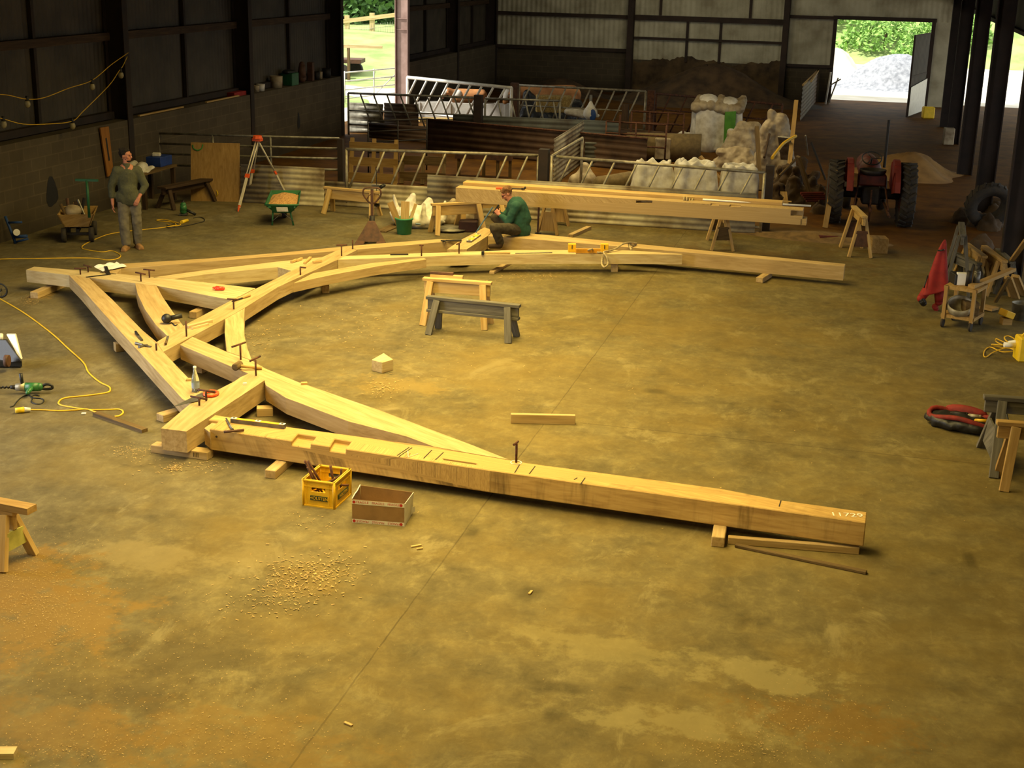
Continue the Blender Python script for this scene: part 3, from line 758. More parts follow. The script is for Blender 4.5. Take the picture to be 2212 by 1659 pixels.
for a0, a1 in (((858, 984), (884, 966)), ((862, 986), (890, 967)), ((915, 990), (933, 972)), ((941, 993), (958, 977)), ((1112, 1021), (1122, 1004)), ((1143, 1024), (1156, 1007)), ((1254, 1046), (1264, 1032)), ((1683, 1094), (1687, 1081)), ((1240, 1036), (1247, 1032))):
    p, q = W(*a0, ZT+.002), W(*a1, ZT+.002); b = B(); b.bar(p, q, .01, .002); b.obj('saw_mark', M['inkmark'], t1)
timber('oak_tie_stub', [(347.5, 925.4), (402.5, 932), (444.4, 905), (462, 893.5), (571.4, 821.6), (556, 811), (537, 807), (519, 815), (506, 824), (410, 873)], .235, 'short thick oak stub lying across the left end of the long stained post', 'oak')
T3 = [(388.7, 744.8), (415.8, 727.6), (490, 760), (544, 779), (573, 796), (645.5, 826), (661.7, 831), (770, 869), (817, 885), (1023, 962.6), (1098, 992.5), (1023, 980), (936.6, 964.5), (878.7, 942.8), (752, 910), (618, 859.6), (574, 832), (571.4, 821.6), (556, 811), (537, 807), (500, 792)]
timber('oak_long_brace', T3, .19, 'long curved oak brace running from the collar down to the near post', 'oak'); 
timber('oak_rafter', [(148.5, 594), (192, 599.7), (244, 648.5), (307.6, 713.6), (339, 739.5), (351, 758.5), (410, 820), (443, 850), (414, 871), (394, 862), (374.5, 840), (293, 751.6), (220.8, 673.8), (173.8, 619.6)], .2, 'left-hand oak rafter sloping from the ridge end to the near stub', 'oak')
timber('oak_king_post', [(56, 583), (74, 576), (200, 586.5), (320, 597.5), (374.5, 603), (440, 609.6), (551.5, 622.5), (520, 638.5), (500, 648), (338, 617), (197, 600.2), (147.6, 594)], .19, 'pale oak king post pointing left from the collar to the ridge end', 'oak_pale')
timber('oak_collar', [(339, 738.4), (397.8, 703), (490, 654), (553, 623.6), (600, 600.2), (629, 585), (699.5, 554), (724.8, 542.4), (750, 534), (771.8, 539.7), (730, 560.5), (680, 583.5), (629, 606.6), (600, 620.1), (528, 665), (486, 688.7), (352.5, 760)], .19, 'oak collar beam crossing the frame with an arched underside', 'oak')
timber('oak_strut', [(292, 612), (338, 616.5), (351, 641), (374.5, 675.6), (396, 704), (361, 725), (337, 702), (313, 668), (297, 634)], .19, 'short curved oak strut between king post and collar, near side', 'oak')
timber('oak_arch_brace', [(486, 689.5), (528.5, 665.5), (527, 692), (528, 725), (535, 754), (544, 778), (490, 759), (485.5, 717.6)], .17, 'small curved oak arch brace in the near corner under the collar', 'oak')
timber('oak_rafter', [(215, 589.5), (250, 592.5), (262, 580.5), (440, 566), (600, 553), (725, 542.4), (750, 534), (772, 538.8), (978, 521), (996, 518.5), (947, 516.5), (780, 529), (600, 546.5), (440, 559), (225, 572)], .22, 'far oak rafter running from the paper drawing to the seated man', 'oak')
timber('oak_strut', [(329.5, 599.3), (440, 584), (600, 565), (697, 555.5), (654, 574), (629, 585), (600, 577), (440, 593), (374.5, 603)], .19, 'long pale oak strut between king post and collar, far side', 'oak_pale')
timber('oak_long_brace', [(730, 561), (744.7, 553), (905.6, 547), (1000, 544), (1104.7, 540), (1226, 540), (1323, 540), (1359, 541), (1405, 543.8), (1473.4, 548.8), (1474, 549.8), (1344.7, 548.9), (1200, 548.9), (1104.7, 549.4), (960, 552.5), (822, 557.8)], .17, 'long pale oak brace parallel to the far post, with clamp and rope on it', 'oak_pale')
timber('oak_arch_brace', [(633.5, 612), (676, 590), (800.7, 568.6), (916, 557), (921, 560.5), (817, 575), (715.7, 594)], .14, 'slender curved oak arch brace in the far corner under the collar', 'oak')
timber('oak_tie_stub', [(965.8, 538.7), (1008.5, 538.3), (1054, 509), (1064, 497), (1046, 491), (1029, 501), (996, 518)], .235, 'thick oak stub beside the seated man with a yellow level on it', 'oak')
timber('oak_post', [(1054, 510), (1100, 513), (1214, 522), (1500, 546.5), (1824, 575.4), (1826, 570), (1500, 539), (1200, 509.5), (1066, 497)], .24, 'far oak post that the seated man sits on, reaching to the right', 'oak')
# ---- blocks that carry the frame
BG = 'bearer blocks under the oak frame'
def blk(p, q, w, h, label, mat='oak', name='timber_block', z=0, group=BG):
    p, q = W(*p, z), W(*q, z); b = B(); b.bar(p+Vector((0, 0, h/2)), q+Vector((0, 0, h/2)), w, h); o = b.obj(name, M[mat], bevel=.006)
    return tag(o, label, 'wood block', group)
blk((74, 645), (138, 618), .13, .1, 'bearer block under the ridge end with shavings at its tip')
blk((248, 759), (312, 752), .12, .115, 'bearer block under the middle of the left-hand rafter')
blk((346, 911), (452, 880), .13, .09, 'bearer block poking out left under the near stub')
blk((333, 974), (455, 991), .13, .09, 'bearer block in front of the near stub with tally marks')
ta, tb = W(333, 974), W(455, 991); td = (tb-ta).normalized(); tn_ = td.cross(Vector((0, 0, 1))); text('IIII', .07, M['inkmark'], 'tally_marks', frame4(ta.lerp(tb, .8)+tn_*.067+Vector((0, 0, .045)), td, (0, 0, 1)), None, .0005)
bo = bpy.data.objects['tally_marks']; ob = [o for o in bpy.data.objects if o.get('label', '').endswith('with tally marks')][0]
bo.data.transform(Matrix.Translation(-ob.location)); bo.parent = ob
blk((584, 1034), (640, 985), .12, .09, 'bearer block sticking out under the near post beside the yellow crate')
blk((555, 897), (590, 896), .13, .1, 'bearer block in the shadow behind the near stub')
blk((1550, 1182), (1557, 1140), .12, .1, 'bearer block under the right end of the near post')
blk((417, 688), (486, 654), .12, .1, 'bearer block with a pale top under the middle of the collar')
blk((704, 634), (700, 618), .11, .12, 'bearer block with a pencilled curl under the far arch brace')
blk((1327, 588), (1327, 576), .12, .14, 'bearer block under the rope on the far brace')
blk((1640, 611), (1660, 598), .12, .09, 'bearer block under the right part of the far post')
blk((1062, 592), (1104, 568), .09, .05, 'thin bearer stick under the middle of the far brace')
blk((430, 806), (445, 800), .1, .1, 'bearer block in the shadow under the near curved brace')
blk((985, 572), (1010, 560), .15, .1, 'dark bearer block under the far stub')
blk((1572, 1173), (1855, 1196), .06, .07, 'pale timber strip on the floor beside the right end of the near post', 'oak', 'timber_strip', 0, 'strips by the post end')
o = blk((1588, 1181), (1872, 1240), .05, .03, 'dark narrow timber strip lying slantwise below the right end of the near post', 'old_wood', 'timber_strip', 0, 'strips by the post end')
# loose blocks and boards on the open floor
b = B(); g = [W(803, 801), W(826, 807), W(849, 800), W(828, 793)]
hh = .15; b.hexa([g[0], g[1], g[2], W(829, 786)]+[x+Vector((0, 0, hh)) for x in (g[0], g[1], g[2], W(829, 786))])
tag(b.obj('oak_offcut', M['oak_pale'], bevel=.006), 'cube-like oak offcut standing alone on the open floor', 'wood block')
p, q = W(1103, 913), W(1242, 916); b = B(); b.bar(p+Vector((0, 0, .055)), q+Vector((0, 0, .055)), .06, .11)
tag(b.obj('oak_offcut', M['oak'], bevel=.004), 'short board offcut standing on edge alone on the open floor', 'wood board')
p, q = W(207, 897), W(313, 934); b = B(); b.bar(p+Vector((0, 0, .02)), q+Vector((0, 0, .02)), .08, .04)
tag(b.obj('metal_channel', M['old_wood']), 'brown flat steel bar on the floor by the yellow cable', 'metal bar')
p, q = W(1232, 513), W(1272, 495); b = B(); b.bar(p+Vector((0, 0, .03)), q+Vector((0, 0, .03)), .1, .06)
tag(b.obj('oak_offcut', M['oak']), 'plank offcut on the floor behind the blue bar', 'wood board')
p, q = W(822, 502), W(858, 487); b = B(); b.bar(p+Vector((0, 0, .012)), q+Vector((0, 0, .012)), .22, .024)
tag(b.obj('board', M['old_wood']), 'thin brown board lying left of the green bucket', 'wood board')
b = B(); b.box(W(14, 1626, .02), (.12, .09, .04), .3); tag(b.obj('oak_offcut', M['oak_pale']), 'small pale chip of board at the bottom left corner', 'wood block')
b = B(); b.box(W(1897, 528, .14), (.3, .34, .28), .2); tag(b.obj('oak_offcut', M['pine_dull'], bevel=.005), 'square block of wood behind the lone trestle by the tractor', 'wood block')
# ---- steel drift pins standing in the peg holes
pi = 0
PG = 'steel drift pins standing in the frame'
def pin(px, py, top, h0=None, h1=None, label='', mat='rust', z=ZT):
    f = W(px, py, z); h = ZA(px, top, f)-z
    t = thing('drift_pin', label, 'steel pin', f, 0, PG)
    b = B(); b.cone(f-Vector((0, 0, .0)), f+Vector((0, 0, h)), .011, .013, 10); b.obj('shaft', M[mat], t)
    if h0:
        zz = z+h; a, c = W(*h0, zz), W(*h1, zz); b = B(); b.cone(a, c, .012, .012, 10); b.obj('handle', M[mat], t)
    return t
for a in (((173.8, 593), 579.5, (160, 580), (186, 580), 'T-handled steel pin leftmost on the ridge end'),
          ((190.6, 588), 574.5, (181, 572.5), (197, 577), 'T-handled steel pin at the corner of the paper drawing'),
          ((304.6, 608), 590.5, (293, 588.5), (314, 592.5), 'T-handled steel pin above the near curved strut'),
          ((323, 600), 583.5, (310, 582), (334, 584), 'T-handled steel pin where the far strut meets the king post'),
          ((403, 727), 694, None, None, 'tall steel spike in the collar beside two pale wedges'),
          ((338, 757), 742, None, None, 'stubby headless pin at the near end of the collar'),
          ((505, 668), 646, (491, 645.5), (515, 647.5), 'T-handled pin in the collar above the near arch brace'),
          ((520, 777), 745, (501, 749.5), (530, 739.5), 'T-handled pin beside the mallet'),
          ((553, 811.5), 777, (540, 780), (562, 769.5), 'T-handled pin standing just right of the mallet handle'),
          ((445.7, 866), 844, (427, 842), (464.5, 846), 'T-handled pin on the near stub in front of the orange saw handle'),
          ((430.7, 876), 860.5, (412, 856), (447, 862.5), 'T-handled pin nearest the camera on the near stub'),
          ((738, 553), 529.5, (726.5, 529.8), (750, 529), 'T-handled pin at the far end of the collar'),
          ((762, 538), 518, None, None, 'slim headless pin where collar meets the far rafter'),
          ((649, 594), 578, (648, 577), (660.5, 578.5), 'small pin in the collar above the far arch brace'),
          ((910.5, 553), 530, (906, 530), (915, 530), 'steel pin in the far brace at the tip of the arch brace'),
          ((991.5, 548), 525, (986.5, 528), (995.5, 523.5), 'steel pin in the far brace in front of the far stub'),
          ((1115, 999), 957, (1110, 961), (1119, 953.5), 'bent steel pin standing in a chalk ring on the near post')):
    pin(a[0][0], a[0][1], a[1], a[2], a[3], a[4])
# ---- tools lying on the timbers
Zt = ZT+.001
up = Vector((0, 0, 1))
t = thing('paper_drawing', 'crumpled white paper drawing on the far rafter held by a black square', 'paper', W(240, 578, ZT))
b = B(); N = 10
c4 = [W(203, 578, ZT+.01), W(222, 588, ZT+.005), W(275, 577, ZT+.01), W(252, 569.5, ZT+.01)]
V = []
for i in range(N+1):
    row = []
    for j in range(N+1):
        u, v = i/N, j/N; p = c4[0].lerp(c4[3], u).lerp(c4[1].lerp(c4[2], u), v)
        row.append(b._v(p+up*(.012+.03*abs(math.sin(u*7)*math.cos(v*5))), Vector()))
    V.append(row)
for i in range(N):
    for j in range(N): b.bm.faces.new([V[i][j], V[i+1][j], V[i+1][j+1], V[i][j+1]])
b.obj('sheet', M['paperwhite'], t)
t = thing('framing_square', 'black steel framing square lying across the paper drawing', 'square', W(232, 590, ZT))
b = B(); b.bar(W(228, 575, ZT+.06), W(235, 592, ZT+.008), .05, .004); b.obj('short_blade', M['darkiron'], t)
b = B(); b.bar(W(186, 598.5, ZT+.008), W(239, 592, ZT+.008), .035, .004); b.obj('long_blade', M['darkiron'], t)
t = thing('handsaw', 'handsaw with orange handle lying over the end of the left-hand rafter', 'saw', W(432, 862, ZT))
b = B(); b.prism([W(x, y, ZT+.012) for x, y in ((373, 879), (432, 864.5), (448, 848), (436, 848))], ZT+.01, ZT+.013); b.obj('blade', M['steel'], t)
b = B(); c = W(456, 850, ZT+.02); b.tube([c+VR*(.075*math.cos(k*PI/5)+.0)+VF*.09*math.sin(k*PI/5) for k in range(10)], .018, 8, closed=True); b.obj('handle', M['orange'], t)
f = W(423, 846, ZT); h = ZA(420, 791, f)-ZT
t = thing('water_bottle', 'clear glass bottle half full of water standing on the left-hand rafter', 'bottle', f)
r = h*.145
b = B(); b.lathe(f, [(0, 0), (r, .004), (r*1.02, h*.45), (r*.9, h*.55), (r*.45, h*.78), (r*.38, h*.93), (0, h*.93)], 20); b.obj('glass', M['glassy'], t)
b = B(); b.lathe(f, [(r*1.035, h*.16), (r*1.04, h*.38)], 20); b.obj('paper_label', plain('#8fa0b4', .6), t)
b = B(); b.lathe(f, [(r*.42, h*.93), (r*.42, h), (0, h)], 16); b.obj('cap', M['white'], t)
def level(a, c, label, wd, ht):
    t = thing('spirit_level', label, 'spirit level', a.lerp(c, .5)-up*0)
    b = B(); b.bar(a+up*ht/2, c+up*ht/2, wd, ht); b.obj('bar', M['steel'], t)
    b = B(); b.bar(a.lerp(c, .02)+up*(ht+.001), a.lerp(c, .98)+up*(ht+.001), wd*1.02, .004); b.obj('top_strip', M['yellow'], t)
    for f in (.05, .5, .95):
        b = B(); d = (c-a).normalized(); b.bar(a.lerp(c, f)-d*.03+up*(ht+.005), a.lerp(c, f)+d*.03+up*(ht+.005), wd*1.04, .003); v = b.obj('vial', M['white'], t)
        b = B(); b.cone(a.lerp(c, f)+up*(ht+.006), a.lerp(c, f)+up*(ht+.009), wd*.3, wd*.3, 10); b.obj('bubble', M['black'], v)
level(W(500, 912, ZT), W(616, 926, ZT), 'yellow spirit level lying along the near post', .045, .045)
level(W(1013, 524, ZT), W(1034, 509, ZT), 'short yellow spirit level on the stub beside the seated man', .09, .03)
t = thing('hand_auger', 'small T-handled auger with wooden handle lying on the near post', 'auger', W(500, 920, ZT))
b = B(); b.cone(W(488.5, 904, ZT+.015), W(502.5, 928, ZT+.02), .009, .014, 10); b.obj('shaft', M['steel'], t)
b = B(); b.cone(W(483.5, 933, ZT+.02), W(527, 929, ZT+.02), .014, .014, 10); b.obj('handle', M['redbrown'], t)
t = thing('mallet', 'wooden mallet with dark round head lying on the curved brace', 'mallet', W(520, 785, ZT))
b = B(); c = W(513, 790, ZT+.055); dv = (W(566, 795, ZT)-W(513, 790, ZT)).normalized(); sv = Vector((-dv.y, dv.x, 0))
b.cone(c-sv*.075, c+sv*.075, .045, .045, 16); b.obj('head', M['old_wood'], t, bevel=.008)
b = B(); b.cone(c, W(566, 795, ZT+.02), .018, .022, 10); b.obj('handle', M['pine'], t)
t = thing('chalk_reel', 'red plastic chalk line reel lying on the king post', 'reel', W(474, 623, ZT))
b = B(); c = W(474, 623, ZT+.03); b.caps(c-VR*.04, c+VR*.05, .035, .03); b.obj('case', plain('#d23a1e', .4), t)
b = B(); b.tube([c-VR*.07, c-VR*.1+VF*.03, c-VR*.075+VF*.06, c-VR*.03+VF*.03], .012, 6); b.obj('hook', plain('#d23a1e', .4), t)
t = thing('hand_tool', 'black round hand tool with handle and strap on the near curved strut', 'tool', W(364, 688, ZT))
c = W(360, 688, ZT+.07); b = B(); b.ball(c, (.07, .07, .065), 14); b.obj('body', M['black'], t)
b = B(); b.cone(c+VR*.03, c+VR*.19+VF*.06+up*.03, .035, .03, 12); b.obj('handle', M['black'], t)
b = B(); b.tube(spline([W(354, 693, ZT+.01), W(364, 699, ZT+.01), W(371, 697, ZT+.01), W(378, 703, ZT+.01), W(383, 701, ZT+.01)], 5), .007, 6); b.obj('strap', M['black'], t)
def chisel(p, q, label, m1='darkiron', m2='steel', w=.03):
    t = thing('chisel', label, 'chisel', p.lerp(q, .5)); m = p.lerp(q, .45)
    b = B(); b.cone(p, m, .018, .014, 8); b.obj('handle', M[m1], t)
    b = B(); b.bar(m, q, w, .01); b.obj('blade', M[m2], t)
chisel(W(293, 717, ZT+.02), W(307, 735, ZT+.01), 'dark chisel lying lengthwise on the left-hand rafter')
chisel(W(293, 741, ZT+.02), W(326, 749, ZT+.01), 'steel chisel lying across the left-hand rafter by the collar', 'steel')
chisel(W(300, 749, ZT+.02), W(318, 744.5, ZT+.01), 'short chisel crossed under the steel one on the left-hand rafter', 'steel')
chisel(W(540, 638, ZT+.02), W(502, 651, ZT+.01), 'chisel with wooden handle on the collar behind the T-handled pin', 'pine_dull', 'darkiron')
chisel(W(358, 743, ZT+.02), W(363, 726, ZT+.07), 'chisel propped on a small wood block on the near end of the collar', 'old_wood')
b = B(); b.bar(W(405, 706, ZT+.02), W(457, 692.5, ZT+.02), .05, .035); tag(b.obj('wedge', M['oak_pale']), 'longer pale wooden wedge on the collar', 'wedge', 'wedges on the collar')
b = B(); b.bar(W(414, 709, ZT+.015), W(450, 700, ZT+.015), .03, .025); tag(b.obj('wedge', M['oak_pale']), 'shorter pale wedge in front of the longer one on the collar', 'wedge', 'wedges on the collar')
OG = 'small offcuts on the far strut'
for p, q, l in (((629, 566), (641, 561), 'flat offcut at the left on the far strut'), ((640, 563), (652, 558), 'offcut crossed over the flat one on the far strut'), ((658, 568), (671, 556), 'upright-tilted offcut by the collar on the far strut'), ((676, 566), (695, 563.5), 'thin offcut beside the collar on the far strut')):
    b = B(); b.bar(W(*p, ZT+.02), W(*q, ZT+.03), .04, .03); tag(b.obj('oak_offcut', M['pine']), l, 'wood block', OG)
b = B(); b.bar(W(843, 550, ZT+.01), W(882, 549.5, ZT+.01), .03, .02); tag(b.obj('steel_bar', M['darkiron']), 'short dark steel bar lying on the far brace', 'metal bar')
q0, q1 = W(948, 562, .24), W(992, 560.5, .24); b = B(); b.bar(q0-VF*.04, q1-VF*.04, .07, .06); tag(b.obj('cleat', M['oak_pale']), 'small pale cleat on the side of the far brace', 'wood block')
t = thing('hammer', 'long-handled hammer lying on the far brace', 'hammer', W(1070, 545, ZT))
b = B(); c = W(1043, 546, ZT+.03); b.bar(c-VF*.06-up*0, c+VF*.06, .045, .05); b.obj('head', M['darkiron'], t)
b = B(); b.cone(c, W(1102, 546, ZT+.02), .015, .018, 8); b.obj('handle', M['pine'], t)
b = B(); b.cone(W(1113, 547, ZT+.01), W(1193, 545.5, ZT+.01), .008, .008, 6); tag(b.obj('steel_rod', M['steel']), 'thin steel rod lying on the far brace right of the hammer', 'metal rod')
t = thing('pinch_bar', 'dark pinch bar lying over the end of the far rafter', 'crowbar', W(975, 518, ZT))
b = B(); b.cone(W(952, 520, ZT+.02), W(997, 519.5, ZT+.02), .012, .016, 8); b.obj('bar', M['darkiron'], t)
b = B(); b.tube([W(963, 520, ZT+.02), W(960, 521.5, ZT+.03), W(957, 522, ZT+.01)], .014, 8); b.obj('claw', M['darkiron'], t)
t = thing('crowbar', 'blue-shafted bar with a hooked end lying behind the seated man', 'crowbar', W(1210, 520, .24))
p, q = W(1170, 511, .26), W(1249, 523, .26)
b = B(); b.cone(p, q, .014, .014, 8); b.obj('shaft', M['bluesteel'], t)
b = B(); b.tube([q, W(1256, 524, .26), W(1262, 521, .31)], .018, 8); b.obj('hook', M['darkiron'], t)
t = thing('sledgehammer', 'sledgehammer standing on its head behind the seated man', 'hammer', W(1161, 515, .0))
g = W(1161, 516, 0); hh = ZA(1163, 445, g); b = B(); b.cone(g+up*.1, g+up*hh+VR*.01, .017, .02, 8); b.obj('handle', M['redbrown'], t)
b = B(); b.bar(g-VR*.05+up*.06, g+VR*.07+up*.06, .12, .12); b.obj('head', M['darkiron'], t)
t = thing('beam_clamp', 'yellow steel clamp with two square ends standing on the far brace', 'clamp', W(1270, 543, ZT))
for px0, px1 in ((1227, 1244), (1297, 1314)):
    a, c = W(px0, 545, ZT), W(px1, 545, ZT); hh = .14
    b = B(); b.hexa([a, c, c+VF*.1, a+VF*.1]+[x+up*hh for x in (a, c, c+VF*.1, a+VF*.1)]); b.obj('end_block', M['yellow'], t, bevel=.006)
    b = B(); m_ = a.lerp(c, .5); b.bar(m_-VF*.004+up*.06, m_-VF*.004+up*.125, .012, .012, (0, 1, 0)); b.obj('slot', M['black'], t)
b = B(); b.bar(W(1244, 543, ZT+.05)+VF*.05, W(1297, 543, ZT+.05)+VF*.05, .06, .07); b.obj('rail', plain('#c98a1a', .5), t)
r1 = spline([W(1270, 541, ZT+.06), W(1278, 538, ZT+.1), W(1282, 541, ZT+.05), W(1292, 545, ZT+.03), W(1299, 546, ZT+.02), W(1301, 552, ZT-.03), W(1300, 570, .19), W(1306, 577, .17), W(1313, 570, .19), W(1311, 556, ZT-.04), W(1304, 545, ZT+.03), W(1318, 541, ZT+.03), W(1332, 536, ZT+.05), W(1345, 527, ZT+.09), W(1360, 524, ZT+.09), W(1375, 526, ZT+.03)], 8)
t = thing('rope', 'frayed hemp rope looped round the yellow clamp and hanging over the far brace', 'rope', W(1305, 548, ZT))
b = B(); b.tube(r1, .016, 7); b.obj('strand', M['rope'], t)
b = B(); b.tube(spline([W(1358, 525, ZT+.08), W(1360, 533, ZT+.03), W(1364, 540, ZT+.01)], 5), .02, 7); b.tube(spline([W(1358, 525, ZT+.08), W(1368, 530, ZT+.02), W(1374, 526, ZT+.01)], 5), .018, 7); b.obj('frayed_end', M['rope'], t)

for p_, s_, l_ in (((657, 828), .05, 'tiny wood chip lying on the curved brace edge'), ((409, 820), .05, 'tiny wood chip on the left-hand rafter above the bottle'), ((529, 829), .03, 'white scrap of paper on the near stub')):
    b = B(); b.box(W(*p_, ZT+.012), (s_*1.4, s_, .022), .5); tag(b.obj('wood_chip', M['white' if 'paper' in l_ else 'pine']), l_, 'wood chip')
# ================================================================== THINGS ON THE OPEN FLOOR
def ortho(A, Bp, C):
    x = (Bp-A).normalized(); y = (C-Bp); y = (y-x*y.dot(x)); return x, y.normalized(), (Bp-A).length, y.length
# ---- yellow bottle crate with steel pins
A, Bp, C = W(656, 1091), W(722, 1100), W(753, 1067.5)
x, y, wx, wy = ortho(A, Bp, C); hz = .27
t = thing('bottle_crate', 'yellow plastic beer crate full of rusty steel pins beside the near post', 'crate', A+x*wx/2+y*wy/2)
cm = M['yellow']
def cr(u, v, z): return A+x*u+y*v+Vector((0, 0, z))
def sidewall(u0, v0, u1, v1):
    """one crate side with its hand hole"""
    p, q = cr(u0, v0, 0), cr(u1, v1, 0); d = (q-p); L = d.length; d.normalize(); nn = d.cross(up)
    b = B()
    def bx(a0, a1, z0, z1, th=.008):
        P = [p+d*a0-nn*th/2, p+d*a1-nn*th/2, p+d*a1+nn*th/2, p+d*a0+nn*th/2]
        b.hexa([k+up*z0 for k in P]+[k+up*z1 for k in P])
    bx(0, L, .0, .155); bx(0, L*.25, .155, .215); bx(L*.72, L, .155, .215); bx(0, L, .215, hz)
    bx(0, L, hz-.012, hz, .03); bx(0, L, 0, .014, .022); bx(0, L, .2, .212, .016)
    bx(L*.1, L*.115, 0, hz-.01, .018); bx(L*.84, L*.855, 0, hz-.01, .018)
    return b.obj('side', cm, t)
sidewall(0, 0, wx, 0); s2 = sidewall(wx, 0, wx, wy); sidewall(wx, wy, 0, wy); sidewall(0, wy, 0, 0)
b = B(); b.hexa([cr(0, 0, .004), cr(wx, 0, .004), cr(wx, wy, .004), cr(0, wy, .004), cr(0, 0, .014), cr(wx, 0, .014), cr(wx, wy, .014), cr(0, wy, .014)]); b.obj('base', cm, t)
for u, v in ((0, 0), (wx, 0), (wx, wy), (0, wy)):
    b = B(); b.cone(cr(u, v, 0), cr(u, v, hz), .014, .014, 10); b.obj('corner_post', cm, t)
dg_ = plain('#23341c', .5)
for (u0, v0, u1, v1, ax) in ((wx*.24, 0, wx*.8, 0, x), (wx, wy*.2, wx, wy*.8, y)):
    p, q = cr(u0, v0, .07), cr(u1, v1, .07); nn = (q-p).normalized().cross(up)
    b = B(); b.hexa([p+nn*.002, q+nn*.002, q+nn*.014, p+nn*.014]+[k+up*.045 for k in (p+nn*.002, q+nn*.002, q+nn*.014, p+nn*.014)]); pn = b.obj('name_panel', dg_, t)
    text('HOLSTEN', .044, M['yellow'], 'lettering', frame4((p+q)/2+nn*.0145+up*.0225, q-p, up), pn, .0008)
CG = 'rusty pins in the yellow crate'
for a, c, l, r in (((.13, .2, .03), (-.0, .05, .44), 'rusty pin sticking up highest out of the yellow crate', .013), ((.17, .22, .03), (.01, .1, .42), 'rusty pin leaning beside the highest one in the yellow crate', .013),
                ((.12, .16, .03), (.03, .04, .38), 'shorter rusty pin leaning at the left of the yellow crate', .011), ((.2, .3, .05), (.17, .27, .33), 'upright rusty pin at the back of the yellow crate', .014),
                ((.1, .12, .13), (.28, .25, .25), 'rusty bar lying across the top of the yellow crate', .012), ((.05, .1, .1), (.27, .15, .22), 'rusty bar lying lower across the yellow crate', .012),
                ((.15, .12, .185), (.4, .17, .195), 'rusty bar poking out through the right side hole of the yellow crate', .012), ((.08, .03, .17), (.24, .3, .2), 'rusty bar just behind the front hole of the yellow crate', .016),
                ((.24, .35, .03), (.27, .3, .3), 'rusty pin leaning in the back right corner of the yellow crate', .012)):
    p, q = cr(*a), cr(*c); b = B(); b.cone(p, q, r*.8, r, 10); tag(b.obj('steel_pin', M['rust']), l, 'steel pin', CG)
# ---- torn cardboard box
A, Bp, C = W(761, 1128.5), W(873.6, 1137.5), W(888.5, 1108)
x, y, wx, wy = ortho(A, Bp, C); hz = .235
t = thing('cardboard_box', 'empty open cardboard box with red and white fragile tape beside the yellow crate', 'box', A+x*wx/2+y*wy/2)
def panel(pts, name, mat, par=t, th=.004):
    P = [Vector(p) for p in pts]; nn = (P[1]-P[0]).cross(P[3]-P[0]).normalized()*th
    b = B(); b.hexa([p for p in P]+[p+nn for p in P]); return b.obj(name, mat, par)
panel([cr(0, 0, .0), cr(wx, 0, .0), cr(wx, 0, hz-.008), cr(0, 0, hz)], 'front_panel', M['card'])
panel([cr(0, wy, .0), cr(wx, wy, .0), cr(wx, wy, hz-.02), cr(0, wy, hz+.01)], 'back_panel', M['card'])
panel([cr(0, 0, .0), cr(0, wy, .0), cr(-.01, wy, hz+.01), cr(0, 0, hz)], 'left_panel', M['card'])
panel([cr(wx, 0, .0), cr(wx, wy, .0), cr(wx+.012, wy, hz-.02), cr(wx, 0, hz-.008)], 'right_panel', M['tapewhite'])
panel([cr(0, 0, .002), cr(wx, 0, .002), cr(wx, wy, .002), cr(0, wy, .002)], 'bottom_panel', M['card'])
fr = (x).cross(up)
for z0, z1, nm in ((hz-.045, hz-.004, 'tape_strip'), (.002, .04, 'tape_strip')):
    P = [cr(0, 0, z0)+fr*.006, cr(wx, 0, z0)+fr*.006, cr(wx, 0, z1)+fr*.006, cr(0, 0, z1)+fr*.006]
    b = B(); b.quad(P); tp = b.obj(nm, M['tapewhite'], t)
    for k in range(3):
        text('FRAGILE', .032, M['tapered'], 'lettering', frame4(cr(wx*(.2+.3*k), 0, (z0+z1)/2)+fr*.0065, x if z0 > .1 else -x, up if z0 > .1 else -up), tp, .0004)
    for u in (.02, wx-.03):
        b = B(); b.cone(cr(u, 0, (z0+z1)/2)+fr*.006, cr(u, 0, (z0+z1)/2)+fr*.0068, .015, .015, 12); b.obj('red_mark', M['tapered'], tp)
b = B(); b.tube([cr(0, 0, hz+.002), cr(0, wy*.3, hz+.012), cr(-.003, wy*.6, hz+.004), cr(-.008, wy, hz+.012)], .006, 5); b.obj('torn_edge', M['tapewhite'], t)
b = B(); b.quad([cr(wx+.012, wy*.7, .03), cr(wx+.03, wy, .02), cr(wx+.03, wy, .07), cr(wx+.014, wy*.75, .1)]); b.obj('loose_flap', M['tapewhite'], t)
